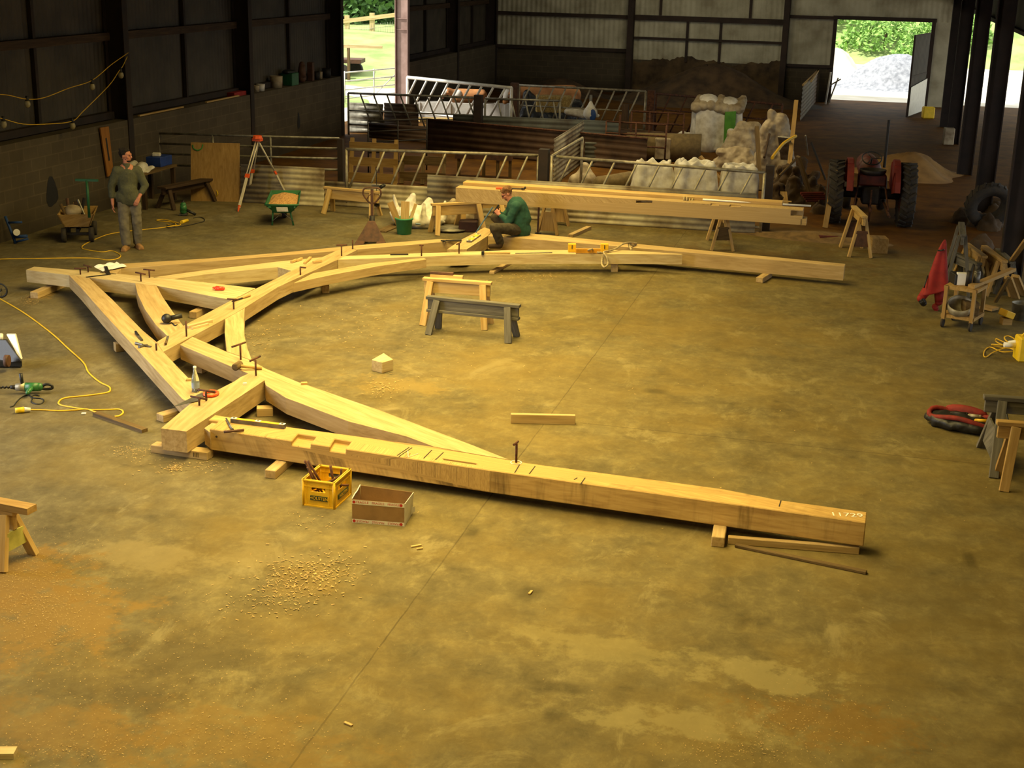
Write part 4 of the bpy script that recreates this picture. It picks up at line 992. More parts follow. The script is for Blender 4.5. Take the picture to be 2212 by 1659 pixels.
# ---- trestles
TG = 'sawhorse trestles about the workshop'
def trestle(a, c, h, label, mat='pine', over=.12, gusset=None, lower=False, beam=.14, splay=.2, topw=.1, group=TG, gm=None):
    a = Vector(a); c = Vector(c); a.z = c.z = 0; L = (c-a).length
    rz = math.atan2(c.y-a.y, c.x-a.x); t = thing('trestle', label, 'trestle', (a+c)/2, rz, group); mt = M[mat]
    hl = L/2
    b = B(); b.box((0, 0, h-.022), (L+2*over, topw, .044)); b.obj('top_rail', mt, t, world=False, bevel=.004)
    b = B(); b.box((0, 0, h-.044-beam/2), (L+2*over-.04, .05, beam)); b.obj('beam', mt, t, world=False, bevel=.004)
    if lower:
        b = B(); b.box((0, 0, h-.044-beam-.02), (L+2*over-.02, .1, .04)); b.obj('lower_rail', mt, t, world=False, bevel=.004)
    for sx in (-1, 1):
        for sy in (-1, 1):
            b = B(); b.bar((sx*(hl-.07), sy*.045, h-.045), (sx*hl, sy*splay, 0), .05, .095, (1, 0, 0)); b.obj('leg', mt, t, world=False, bevel=.003)
        if gusset:
            z0, z1 = gusset; f = lambda z: .045+(splay-.045)*(1-z/(h-.045))
            xx = sx*hl*.97
            b = B(); P = [(xx, -f(z0*h), z0*h), (xx, f(z0*h), z0*h), (xx, f(z1*h), z1*h), (xx, -f(z1*h), z1*h)]
            P = [Vector(p) for p in P]; o_ = Vector((.02*sx, 0, 0)); b.hexa(P+[p+o_ for p in P]); b.obj('end_gusset', gm or mt, t, world=False)
    return t
def tre(fl, fr_, top, label, back=None, **k):
    a, c = W(*fl), W(*fr_); m = (a+c)/2
    return trestle(a, c, ZA(top[0], top[1], m), label, **k)
tg = tre((936, 716), (1107, 734), (1015, 648), 'weathered grey trestle standing alone in the middle of the floor', mat='grey_wood', lower=True, over=.1)
tn = tre((921, 696), (1053, 706), (985, 604), 'newer pale trestle right behind the weathered grey one', over=.05, beam=.17)
hn = ZA(985, 604, (W(921, 696)+W(1053, 706))/2)
q0 = W(930, 598, hn); q1 = W(1000, 602, hn); d = VF*.02
b = B(); b.bar(q0+up*.02, q1+up*.02, .07, .04); tag(b.obj('oak_offcut', M['pine']), 'lower board offcut resting on the pale trestle', 'wood board', 'offcuts on the pale trestle')
b = B(); b.bar(q0+up*.06+VF*.01, q0.lerp(q1, .7)+up*.06+VF*.01, .06, .035); tag(b.obj('oak_offcut', M['redbrown']), 'upper pinkish board offcut on the pale trestle', 'wood board', 'offcuts on the pale trestle')
tre((709, 459), (812, 469), (760, 408), 'pale trestle behind the red pallet truck with a bar clamp on its end', over=.08, beam=.2)
tre((937, 505), (1038, 499), (988, 437), 'front one of the two pale trestles left of the seated man', over=.05, beam=.19)
tre((992, 494), (1086, 489), (1035, 434), 'rear one of the two pale trestles left of the seated man', over=.08, beam=.1)
def endon(front, top, label, back=1.1, side=0.0, **k):
    a = W(*front); c = a+(VF+VR*side).normalized()*back
    return trestle(a, c, ZA(top[0], top[1], a), label, **k)
STK = .72
a = W(1182, 507); trestle(a, a+VF*1.0+VR*.25, STK-.005, 'trestle carrying the left end of the stacked beams behind the seated man', gusset=(.1, .62), mat='pine_dull')
a = W(1560, 542); trestle(a, a+VF*1.0+VR*.05, STK-.005, 'trestle carrying the right end of the stacked beams', gusset=(.28, .62), gm=M['old_wood'])
endon((1857, 556), (1862, 464), 'lone pale trestle standing end-on in front of the tractor', side=.05, back=.9, gusset=(.25, .62), gm=M['redbrown'])
tre((20, 1226), (72, 1210), (30, 1092), 'dummy') if False else None
f0, f1 = W(4, 1236), W(73, 1197); ctr = (f0+f1)/2; ax = (f1-f0).normalized(); ax = Vector((-ax.y, ax.x, 0)); ax = ax if ax.x < 0 else -ax
sp = (f1-f0).length/2
hh = ZA(30, 1100, ctr)
trestle(ctr, ctr+ax*1.0, hh, 'pale trestle with yellow-green end panel cut off at the left edge', gusset=(.3, .62), gm=plain('#b9b45e', .7), splay=min(sp, .3), over=.03, mat='pine')
b = B(); b.box(ctr+ax*.05+up*(hh+.03)+Vector((0, 0, 0)), (.5, .12, .06), math.atan2(ax.y, ax.x)); tag(b.obj('oak_offcut', M['pine_dull']), 'board offcut on the trestle at the left edge', 'wood board')
f0, f1 = W(2118, 966), W(2146, 1033); ctr = (f0+f1)/2; ax = (f1-f0).normalized(); ax = Vector((-ax.y, ax.x, 0)); ax = ax if ax.x > 0 else -ax
sp = (f1-f0).length/2
trestle(ctr, ctr+ax*1.1, ZA(2185, 858, ctr+ax*.1), 'weathered grey trestle at the right edge beside the red tool bag', gusset=(.15, .6), mat='grey_wood', splay=sp)
f2 = W(2164, 1062); trestle(f2+ax*.0+VF*.22+VR*.06, f2+ax*1.1+VF*.22+VR*.06, ZA(2190, 868, ctr+ax*.1)-.02, 'pale trestle cut off at the right edge in front of the grey one', mat='pine_dull', splay=.22)
a = W(2064, 640); tj = trestle(a, a+VF*1.0+VR*.28, ZA(2052, 502, a), 'grey trestle that the red jacket hangs on', mat='grey_wood', over=.05)
PT = ['pale trestle nearest the red jacket in the cluster at the right wall', 'second pale trestle of the cluster at the right wall', 'pale trestle at the back of the cluster at the right wall', 'greyish trestle farthest right in the cluster at the right wall']
for i, (p, q) in enumerate((((2088, 524), (2132, 556)), ((2125, 533), (2178, 567)), ((2127, 523), (2162, 550)), ((2157, 530), (2190, 560)))):
    a, c = W(*p, .62), W(*q, .62); d = (c-a).normalized()
    trestle(a+d*.1, a+d*1.0, .62-.05*(i > 1), PT[i], mat='pine_dull' if i < 3 else 'grey_wood', over=.1)
a, c = W(2057, 535, .55), W(2115, 560, .55); d = (c-a).normalized(); trestle(a+d*.1, a+d*.9, .5, 'low grey trestle between the red jacket and the pale cluster', mat='grey_wood', over=.08)
PLG = 'loose planks among the trestles at the right'
for i, (p, z0, q, z1, wd, th, mt, l) in enumerate((((2098, 619), ZA(2045, 617, W(2035, 706)), (2188, 582), .6, .1, .05, 'pine_dull', 'plank lying slantwise across the trestles above the tool trolley'),
        ((2160, 598), -.02, (2216, 520), 1.15, .07, .05, 'pine_dull', 'plank pointing up and out at the right edge'),
        ((2178, 600), .42, (2195, 645), -.03, .12, .05, 'pine_dull', 'wide plank leaning down right of the tool trolley'), ((2193, 596), .42, (2212, 640), -.03, .12, .05, 'pine_dull', 'second wide plank leaning at the right edge'),
        ((2150, 652), .03, (2180, 600), .5, .05, .04, 'old_wood', 'thin batten leaning behind the tool trolley'), ((2150, 668), .02, (2122, 662), .02, .2, .04, 'pine_dull', 'short board lying on the floor behind the tool trolley'))):
    a, c = W(*p, z0+th/2), W(*q, z1+th/2); b = B(); b.bar(a, c, wd, th); tag(b.obj('plank', M[mt]), l, 'plank', PLG)
# ---- red jacket draped on the grey trestle
t = thing('jacket', 'red jacket with dark trim hanging over the end of the grey trestle', 'jacket', W(2020, 660, .1))
jy = W(2020, 672)
def J(px, py, dy=0): return WY(px, py, jy.y+dy)
b = B()
cols = [[(2041, 517), (2031, 532), (2022, 552), (2012, 580), (2003, 605), (1997, 628), (1990, 640)],
        [(2041, 517), (2034, 533), (2028, 553), (2021, 581), (2014, 607), (2009, 628), (2003, 640)],
        [(2042, 517), (2038, 533), (2034, 554), (2030, 582), (2026, 608), (2023, 627), (2021, 634)],
        [(2042, 517), (2041, 533), (2040, 554), (2040, 583), (2040, 608), (2041, 624), (2044, 630)],
        [(2043, 518), (2043, 533), (2044, 554), (2045, 583), (2047, 607), (2049, 620), (2050, 622)]]
V = []
for i, cc in enumerate(cols): V.append([b._v(J(px, py, -.05*(i % 2)*min(1, j/3)-.02*j), Vector()) for j, (px, py) in enumerate(cc)])
for i in range(4):
    for j in range(6): b.bm.faces.new([V[i][j], V[i+1][j], V[i+1][j+1], V[i][j+1]]).smooth = True
o = b.obj('jacket_body', M['red'], t); m = o.modifiers.new('s', 'SOLIDIFY'); m.thickness = .03; m = o.modifiers.new('u', 'SUBSURF'); m.levels = m.render_levels = 2
b = B(); b.caps(J(2006, 622, .03), J(1989, 645, -.08), .08, .06); o = b.obj('sleeve', M['red'], t)
b = B(); b.caps(J(1991, 648, -.09), J(1995, 655, -.08), .055, .05); b.obj('cuff', M['black'], t)
b = B(); b.caps(J(2030, 628, .05), J(2028, 652, .05), .09, .06); b.obj('sleeve', M['red'], t)
b = B(); b.caps(J(2020, 662, .05), J(2022, 668, .05), .05, .04); b.obj('cuff', M['red'], t)
b = B(); b.tube([J(2026, 541, -.06), J(2034, 541, -.09), J(2040, 539, -.1)], .012, 6); b.tube([J(2004, 595, -.1), J(1998, 615, -.16), J(1996, 622, -.17)], .01, 6); b.obj('piping', M['black'], t)
# ---- tool trolley
t = thing('tool_trolley', 'small wooden tool trolley on castors with tools, beside the red jacket', 'trolley', W(2068, 706))
f0, f1 = W(2035, 706), W(2095, 716); x = (f1-f0).normalized(); y = Vector((-x.y, x.x, 0)); wx = (f1-f0).length; wy = .5; A = f0; hz = ZA(2045, 617, f0)
for nm, zz in (('top_shelf', hz), ('bottom_shelf', .2)):
    b = B(); b.hexa([cr(-.04, 0, zz-.05), cr(wx+.04, 0, zz-.05), cr(wx+.04, wy, zz-.05), cr(-.04, wy, zz-.05)]+[cr(-.04, 0, zz), cr(wx+.04, 0, zz), cr(wx+.04, wy, zz), cr(-.04, wy, zz)]); b.obj(nm, M['pine_dull'], t)
for u, v in ((0, 0), (wx, 0), (wx, wy), (0, wy)):
    b = B(); b.bar(cr(u, v, .12), cr(u, v, hz), .05, .05, tuple(y)); b.obj('post', M['pine_dull'], t)
    b = B(); b.cone(cr(u, v, .07)-x*.015, cr(u, v, .07)+x*.015, .068, .068, 14); b.obj('castor', M['rubber'], t)
RL = 'things on the tool trolley'
b = B(); b.lathe(cr(wx*.4, .18, .2), [(0, 0), (.14, .01), (.19, .12), (.185, .2), (.17, .2), (.165, .12), (.12, .02), (0, .02)], 24, Matrix.Rotation(.5, 3, 'X')); tag(b.obj('steel_bowl', M['galv_bar']), 'shiny round metal bowl on the lower shelf of the trolley', 'bowl', RL)
b = B(); b.box(cr(wx*.35, .2, hz+.09), (.15, .1, .18), .1); tag(b.obj('white_carton', M['white'], bevel=.006), 'small white carton standing on the trolley', 'carton', RL)
b = B(); b.cone(cr(wx*.6, .2, hz+.001), cr(wx*.6, .2, hz+.22), .045, .04, 14); tag(b.obj('spray_can', M['darkiron']), 'dark can with shiny top on the trolley', 'can', RL)
b = B(); b.cone(cr(wx*.8, .3, hz+.001), cr(wx*.8, .3, hz+.2), .05, .05, 14); b.ball(cr(wx*.8, .3, hz+.2), (.05, .05, .03)); tag(b.obj('thermos_flask', M['steel']), 'grey flask at the right of the trolley top', 'flask', RL)
b = B(); b.box(cr(wx*.15, .25, hz+.08), (.16, .25, .16), .3); tag(b.obj('tool_case', M['black'], bevel=.01), 'black tool case on the left of the trolley top', 'case', RL)
b = B(); b.box(cr(wx*.75, .22, .3), (.2, .25, .2), .2); tag(b.obj('wooden_box', M['old_wood'], bevel=.006), 'dark wooden box on the lower shelf of the trolley', 'box', RL)
# ---- yellow things at the right edge
g = W(2172, 700); t = thing('transformer_box', 'small bright yellow tool box tilted on a wood block at the right', 'box', g)
b = B(); b.box(g+up*.16, (.16, .2, .1), .5, Matrix.Rotation(.5, 3, 'Z')@Matrix.Rotation(.35, 3, 'Y')); b.obj('case', M['yellow'], t, bevel=.01)
b = B(); b.box(g+up*.05, (.14, .14, .1), .3); b.obj('block', M['pine_dull'], t)
g = W(2208, 778); t = thing('site_transformer', 'tall yellow site transformer at the right edge with a white plug on top', 'transformer', g)
b = B(); b.box(g+up*.17+VR*.05, (.3, .26, .34), .2); b.obj('case', M['brightyellow'], t, bevel=.02)
b = B(); b.tube([g+VR*-.05+up*.34, g+up*.4, g+VR*.1+up*.34], .015, 6); b.obj('handle', M['brightyellow'], t)
p = W(2188, 745, .2); b = B(); b.cone(p-VR*.12, p+VR*.05, .035, .03, 12); b.cone(p-VR*.02+VF*.1, p+VR*.1+up*.05, .03, .03, 12); b.obj('plug', M['white'], t)
def floorpath(pts, z=.008, k=6): return spline([W(a, b_, z) for a, b_ in pts], k)
b = B(); b.tube(spline([W(2196, 758, .05), W(2165, 760, .03), W(2140, 750, .02), W(2128, 756, .01), W(2125, 768, .01), W(2131, 771, .01), W(2144, 762, .02), W(2170, 752, .08), W(2200, 748, .1), W(2175, 737, .12), W(2170, 728, .15), W(2180, 726, .16), W(2192, 735, .14), W(2170, 745, .07), W(2142, 744, .05), W(2160, 750, .02), W(2195, 752, .05), W(2160, 735, .09), W(2152, 732, .1), W(2155, 740, .05), W(2200, 760, .03)], 6), .009, 6)
tag(b.obj('extension_cable', M['cable']), 'tangled yellow extension cable at the right edge', 'cable')
g = W(2204, 690); b = B(); b.lathe(g, [(0, 0), (.13, 0), (.15, .26), (.155, .26), (.14, .25), (.12, .02), (0, .02)], 24); tag(b.obj('grey_bucket', M['galv']), 'grey bucket by the planks at the right edge', 'bucket')
# ---- red tool bag
t = thing('tool_bag', 'open red and black tool bag on the floor by the grey trestle at the right', 'bag', W(2075, 925))
c0 = W(2075, 926); x = (W(2130, 935)-W(2030, 915)).normalized(); y = Vector((-x.y, x.x, 0))
Mx = Matrix((x, y, up)).transposed()
b = B(); b.ball(c0+up*.08, (.44, .22, .1), 20, Mx); b.box(c0+up*.07, (.6, .3, .13), math.atan2(x.y, x.x)); remesh(b, 'base', M['black'], t, .02, 2, noise=.05, nscale=.1)
b = B(); pts = [c0+Mx@Vector((.38*math.cos(a), .17*math.sin(a), .14+.03*math.sin(3*a))) for a in [2*PI*k/24 for k in range(24)]]; b.tube(pts, .03, 8, closed=True); b.obj('red_rim', plain('#7a1f14', .8, 0, .3, 12), t)
b = B(); b.tube(spline([c0+x*.15+y*.2+up*.1, c0+x*.25+y*.3+up*.25, c0+x*.4+y*.26+up*.24, c0+x*.5+y*.15+up*.1], 6), .012, 6); b.obj('handle', M['black'], t)
b = B(); b.ball(c0+y*.16+up*.17, (.25, .06, .07), 14, Mx); b.obj('flap', plain('#7a1f14', .8, 0, .3, 12), t)
RG = 'tools in the red bag'
b = B(); b.caps(c0-x*.12+up*.16, c0+x*.05+up*.19, .025, .02); tag(b.obj('screwdriver', M['darkiron']), 'dark tool lying left in the open red bag', 'tool', RG)
b = B(); b.caps(c0+x*.08+up*.17, c0+x*.2+up*.19, .03, .02); tag(b.obj('steel_tool', M['galv_bar']), 'shiny steel tool lying in the middle of the red bag', 'tool', RG)
b = B(); b.caps(c0+x*.18-y*.08+up*.16, c0+x*.3-y*.05+up*.17, .02, .02); tag(b.obj('yellow_tool', M['yellow']), 'small yellow tool lying right in the red bag', 'tool', RG)
# ---- left edge: wheel, white pallet truck, green drill, cables
c = W(2, 643); cz = ZA(4, 627, c); t = thing('trolley_wheel', 'thin black spoked wheel standing at the left edge', 'wheel', c)
cc = c+up*cz; r = cz-.012
b = B(); b.tube([cc+VR*r*math.cos(k*PI/16)+up*r*math.sin(k*PI/16) for k in range(32)], .014, 8, closed=True); b.obj('tyre', M['black'], t)
b = B()
for k in range(8): b.tube([cc, cc+VR*r*math.cos(k*PI/4+.2)+up*r*math.sin(k*PI/4+.2)], .003, 4)
b.obj('spokes', M['steel'], t)
b = B(); b.cone(cc-VF*.03, cc+VF*.03, .02, .02, 10); b.obj('hub', M['black'], t)
def pallet_truck(g, rz, label, plate, pole_h=None, forks=.9, polemat='redbrown'):
    t = thing('pallet_truck', label, 'pallet truck', g, rz)
    b = B(); b.hexa([(-.27, 0, .06), (.27, 0, .06), (.27, .03, .06), (-.27, .03, .06), (-.06, .16, .42), (.06, .16, .42), (.06, .19, .42), (-.06, .19, .42)]); b.obj('heel_plate', plate, t, world=False, bevel=.006)
    for sx in (-1, 1):
        b = B(); b.box((sx*.19, -forks/2, .06), (.16, forks, .04)); b.obj('fork', plate, t, world=False, bevel=.006)
        b = B(); b.cone((sx*.1-.025, .28, .09), (sx*.1+.025, .28, .09), .09, .09, 16); b.obj('steer_wheel', M['rubber'], t, world=False)
        b = B(); b.cone((sx*.19-.04, -forks*.9, .04), (sx*.19+.04, -forks*.9, .04), .04, .04, 12); b.obj('fork_roller', M['rubber'], t, world=False)
    b = B(); b.cone((0, .26, .1), (0, .26, .5), .06, .05, 14); b.obj('pump_body', M['darkiron'], t, world=False)
    if pole_h:
        b = B(); b.bar((0, .28, .32), (0, .3, pole_h-.02), .05, .05, (0, 1, 0)); b.obj('pole', M[polemat], t, world=False)
        b = B(); zz = pole_h; b.tube(spline([(0, .3, zz-.3), (-.08, .3, zz-.24), (-.16, .3, zz-.12), (-.15, .3, zz-.03), (-.1, .3, zz), (0, .3, zz+.005), (.1, .3, zz), (.15, .3, zz-.03), (.16, .3, zz-.12), (.08, .3, zz-.24), (0, .3, zz-.3)], 5), .016, 8); b.obj('handle_loop', M[polemat], t, world=False)
        b = B(); b.tube([(0, .3, zz-.1), (-.06, .28, zz-.14), (-.09, .27, zz-.2)], .01, 6); b.obj('release_lever', M[polemat], t, world=False)
    return t
g = W(801, 530); pallet_truck(g, math.atan2(VR.y, VR.x), 'rusty red pallet truck with loop handle behind the far rafter', M['redbrown'], ZA(787, 406, g+VF*.3), .5)
g = W(12, 790)
t = thing('pallet_truck', 'black and white pallet truck end cut off at the left edge', 'pallet truck', g)
q = lambda px, py, d=0: WY(px, py, g.y+d)
b = B(); P = [q(13, 722, .1), q(33, 722, .1), q(47, 776, -.05), q(44, 780, -.08)]; b.hexa(P+[p+VF*.04 for p in P]); b.obj('heel_plate', M['galv_white'], t, bevel=.006)
b = B(); P = [q(-20, 735, .05), q(12, 735, .02), q(45, 780, -.1), q(-20, 786, -.05)]; b.hexa(P+[p+VF*.05 for p in P]); b.obj('side_plate', M['black'], t)
b = B(); b.cone(q(15, 786, -.2)+up*.04-VR*.02, q(15, 786, -.2)+up*.04+VR*.03, .075, .075, 16); b.obj('steer_wheel', M['redbrown'], t)
b = B(); P = [W(-30, 792, .02), W(48, 792, .02), W(46, 778, .02), W(-30, 778, .02)]; b.hexa(P+[p+up*.07 for p in P]); b.obj('fork', M['black'], t)
b = B(); b.cone(q(2, 735, .05), q(2, 722, .1), .03, .03, 10); b.obj('pump_body', M['galv_white'], t)
# drill
g = W(62, 842); ax = (W(95, 833)-W(20, 834)).normalized(); sy = Vector((-ax.y, ax.x, 0)); c = W(62, 836, .08)
t = thing('power_drill', 'green power drill with long auger bit lying at the left edge', 'drill', g)
b = B(); b.caps(c-ax*.03, c+ax*.12, .055, .05); b.obj('motor_body', M['toolgreen'], t)
b = B(); b.cone(c-ax*.15, c-ax*.04, .04, .055, 14); b.obj('gear_case', M['galv_bar'], t)
b = B(); b.cone(c-ax*.21, c-ax*.15, .022, .03, 10); b.obj('chuck', M['darkiron'], t)
b = B(); b.tube([c-ax*(.21+.006*k)+(up*math.cos(k*.9)+sy*math.sin(k*.9))*.012 for k in range(70)], .008, 5); b.cone(c-ax*.64, c-ax*.2, .007, .007, 6); b.obj('auger_bit', M['darkiron'], t)
b = B(); b.cone(c-ax*.07+up*.03, c-ax*.08+up*.17, .02, .022, 10); b.obj('side_handle', M['black'], t)
b = B(); b.caps(c+ax*.04-sy*.03, c+ax*.02-sy*.16-up*.02, .03, .025); b.obj('grip', M['toolgreen'], t)
b = B(); b.tube(spline([c+ax*.15, c+ax*.2+up*.03, c+ax*.26+up*.02, c+ax*.27-up*.02, c+ax*.2-up*.03, c+ax*.15-up*.02], 5), .016, 7); b.obj('rear_handle', M['black'], t)
b = B(); b.tube([c+ax*.02-sy*.16-up*.03]+floorpath([(60, 853), (52, 855), (44, 860), (36, 868), (30, 876), (22, 879)]), .007, 6); b.tube(floorpath([(62, 852), (70, 860), (68, 867), (76, 872), (88, 872), (95, 866), (90, 861), (78, 860), (68, 857), (76, 853), (85, 855)]), .007, 6); b.obj('cord', M['black'], t)
t = thing('extension_cable', 'yellow extension cable snaking over the floor at the left with a plug near the drill', 'cable', W(120, 880))
b = B(); b.tube(floorpath([(-8, 642), (0, 645.5), (53.5, 677), (110, 719), (147, 752.6), (180.7, 784), (190.7, 804), (214, 824.5), (234, 834.5), (238, 841), (231, 848), (187, 854.6), (140.5, 859.6), (127, 868), (130.5, 874.7), (154, 879.7), (190.7, 884.7), (234, 884.7), (259, 884.5), (266, 891), (258, 898), (247.6, 899.8)]), .0095, 7)
b.tube(floorpath([(60, 885), (90, 885.5), (127, 887.4), (160, 886), (187, 884), (200, 888), (211, 892)]), .0095, 7); b.obj('lead', M['cable'], t)
b = B(); p, q_ = W(33, 887, .035), W(52, 885, .035); b.cone(p, q_, .03, .035, 12); b.obj('socket', M['brightyellow'], t)
b = B(); b.cone(q_, W(66, 884.5, .03), .032, .02, 12); b.obj('plug', M['white'], t)
tag((lambda b: (b.tube(floorpath([(-8, 560), (40, 559), (148, 557.5), (203, 558), (231.7, 561.7), (253, 559), (260.6, 551.8), (248, 543.6), (237, 541.8), (220, 544.2), (184, 538.8), (177, 534), (187, 525.7), (228, 508), (263.6, 501), (304, 496.5), (340, 493), (362, 490), (380, 486), (372, 480), (350, 478), (338, 476), (352, 474), (372, 478), (390, 484), (380, 488), (360, 484)]), .009, 6), b.obj('extension_cable', M['cable']))[1])(B()), 'long yellow extension cable running past the standing man to the green planer', 'cable')
b = B(); b.box(W(181, 893, .01), (.05, .04, .01), .4); tag(b.obj('paper_scrap', M['white']), 'scrap of white paper by the yellow cable', 'paper')
# ---- wood chips and shavings scattered on the slab
def chips(name, label, spots, seed, zs=.004):
    rnd = random.Random(seed); b = B()
    for px, py, rx, ry, n, s in spots:
        for _ in range(n):
            p = W(px+rnd.gauss(0, rx), py+rnd.gauss(0, ry), 0); a = rnd.uniform(0, PI); l = s*rnd.uniform(.4, 1.4); w = l*rnd.uniform(.2, .5)
            d = Vector((math.cos(a), math.sin(a), rnd.uniform(-.2, .2))); e = Vector((-math.sin(a), math.cos(a), rnd.uniform(-.2, .2)))
            z = up*(zs+rnd.uniform(0, .006)+.3*l*.4)
            b.quad([p+z-d*l-e*w, p+z+d*l-e*w, p+z+d*l+e*w*.6, p+z-d*l+e*w])
    o = b.obj(name, M['shavings'], base=False); return tag(o, label, 'shavings', None, 'stuff')
chips('wood_shavings', 'wood chips scattered on the floor below the yellow crate', [(655, 1245, 45, 22, 420, .012), (600, 1290, 60, 25, 200, .011), (740, 1230, 35, 18, 90, .012), (680, 1140, 40, 20, 30, .01)], 1)
chips('wood_shavings', 'sawdust and shavings spread over the bottom left floor', [(110, 1300, 70, 70, 1500, .005), (30, 1250, 40, 60, 500, .005), (300, 1500, 200, 80, 700, .005), (150, 1620, 120, 30, 400, .005), (500, 1600, 120, 30, 400, .005), (420, 1380, 180, 60, 300, .005), (1750, 1560, 90, 50, 500, .005), (1600, 1620, 90, 20, 300, .005)], 2)
chips('wood_shavings', 'scattered chips on the open floor inside the frame', [(780, 700, 70, 35, 120, .014), (560, 730, 18, 20, 90, .014), (1150, 597, 50, 6, 90, .016), (1000, 780, 220, 60, 120, .012), (600, 690, 40, 25, 60, .013), (1600, 1000, 300, 120, 60, .007), (1300, 1300, 400, 150, 60, .006), (1500, 760, 300, 80, 40, .009)], 3)
chips('wood_shavings', 'small pile of shavings around the near stub and crate', [(375, 1012, 9, 4, 160, .01), (285, 975, 25, 8, 160, .009), (430, 1008, 40, 6, 80, .01), (65, 650, 12, 6, 160, .012), (830, 840, 18, 12, 120, .012), (350, 1000, 60, 20, 60, .01)], 4)
for i, (p, q) in enumerate((((888, 1181), (910, 1177)), ((900, 1186), (913, 1184)), ((1143, 1283), (1149, 1276)), ((744, 1560), (761, 1567)))):
    b = B(); b.bar(W(*p, .008), W(*q, .008), .02, .01); tag(b.obj('wood_splinter', M['pine']), ('longer pale splinter below the cardboard box', 'short pale splinter beside the longer one below the cardboard box', 'pale splinter on the dark patch right of the joint', 'pale splinter near the bottom edge')[i], 'splinter')
# ================================================================== STACKED BEAMS ON TRESTLES
A0, A1 = W(984, 436, STK), W(1741, 487, STK); dx = (A1-A0).normalized(); dy = Vector((-dx.y, dx.x, 0)); LL = (A1-A0).length
def sbeam(a, L, w, h, label, mat='oak'):
    b = B(); c = a+dy*w/2+up*h/2; b.bar(c, c+dx*L, w, h); o = b.obj('oak_beam', M[mat]); return tag(o, label, 'timber beam', 'long beams stacked on trestles')
s1 = sbeam(A0, LL-.07, .27, .27, 'front long oak beam on trestles behind the seated man', 'oak')
cs = []
for px0, px1, py in ((1374, 1409, 436), (1535, 1553, 441), (1576, 1600, 444)):
    c = B(); d0 = ray(px0, py); d1 = ray(px1, py); nn = dy
    q = []
    for d in (d0, d1): tt_ = (A0-Vector((0, 0, CH))).dot(nn)/d.dot(nn); q.append(Vector((0, 0, CH))+d*tt_)
    c.bar(q[0]+dy*.04, q[1]+dy*.04, .12, .045); cs.append(c)
c = B(); e = A0+dx*(LL-.28); c.bar(e+up*.2+dy*.05, e+dx*.4+up*.2+dy*.05, .12, .09); cs.append(c)
cut(s1, cs); addbev(s1)
b = B(); b.bar(A1-dx*.1+dy*.135+up*.055, A1+dy*.135+up*.055, .27, .11); b.obj('end_lip', M['oak'], s1)
s2 = sbeam(A0+dy*.29+dx*.05, LL-.5, .25, .33, 'rear long oak beam showing just above the front one on the trestles', 'pine'); addbev(s2)
zt = STK+.272
p, q = W(1518, 431, zt+.02), W(1752, 445, zt+.02); b = B(); b.cone(p, q, .018, .018, 10); tag(b.obj('plastic_pipe', M['white']), 'long thin white plastic pipe lying on the front stacked beam', 'pipe')
p, q = W(1585, 431, zt+.03), W(1709, 437.5, zt+.03); b = B(); b.bar(p+dy*.1, q+dy*.1, .03, .02); tag(b.obj('batten', M['pine']), 'thin pale batten lying behind the white pipe', 'wood strip')
t = thing('rope', 'pale rope looped over the front stacked beam', 'rope', W(1484, 432, zt))
b = B()
for o_ in (0, .05): b.tube(spline([W(1478, 424, zt+.02)+dy*.08+dx*o_, W(1478, 429, zt+.03)+dx*o_-dy*.02, W(1480, 440, zt-.08)+dx*o_-dy*.03, W(1484, 458, zt-.2)+dx*o_-dy*.03, W(1489, 450, zt-.14)+dx*o_-dy*.03, W(1490, 432, zt+.0)+dx*o_-dy*.03, W(1492, 425, zt+.03)+dx*o_+dy*.06], 5), .018, 7)
b.obj('strand', M['rope'], t)
t = thing('axe', 'orange-handled hand tool lying on the stacked beams above the seated man', 'tool', W(1100, 409, zt))
b = B(); b.cone(W(1068, 408, zt+.02)+dy*.1, W(1086, 408.5, zt+.02)+dy*.1, .025, .02, 8); b.obj('handle', M['orange'], t)
b = B(); b.cone(W(1086, 408.5, zt+.02)+dy*.1, W(1124, 410, zt+.02)+dy*.1, .013, .013, 8); b.tube([W(1124, 410, zt+.02)+dy*.1, W(1130, 410, zt+.03)+dy*.1, W(1132, 406, zt+.07)+dy*.1], .018, 7); b.obj('shaft', M['darkiron'], t)
# ================================================================== ALONG THE LEFT WALL
P = [WX(px, py, XL+.03) for px, py in ((230, 382), (243, 374), (232, 273), (214, 276))]
t = thing('plank', 'orange-brown plank with a long slot leaning upright on the block wall', 'plank', P[0].lerp(P[1], .5))
b = B(); ex = Vector((.03, 0, 0)); b.hexa([P[0], P[1], P[1]+ex, P[0]+ex, P[3], P[2], P[2]+ex, P[3]+ex]); b.obj('board', wood('orange_board', '#8a5a28', '#9c6a30', '#b07c3c'), t)
b = B(); a, c = WX(229, 298, XL+.062), WX(236, 347, XL+.062); b.bar(a, c, .05, .006, (1, 0, 0)); b.obj('slot', M['black'], t)
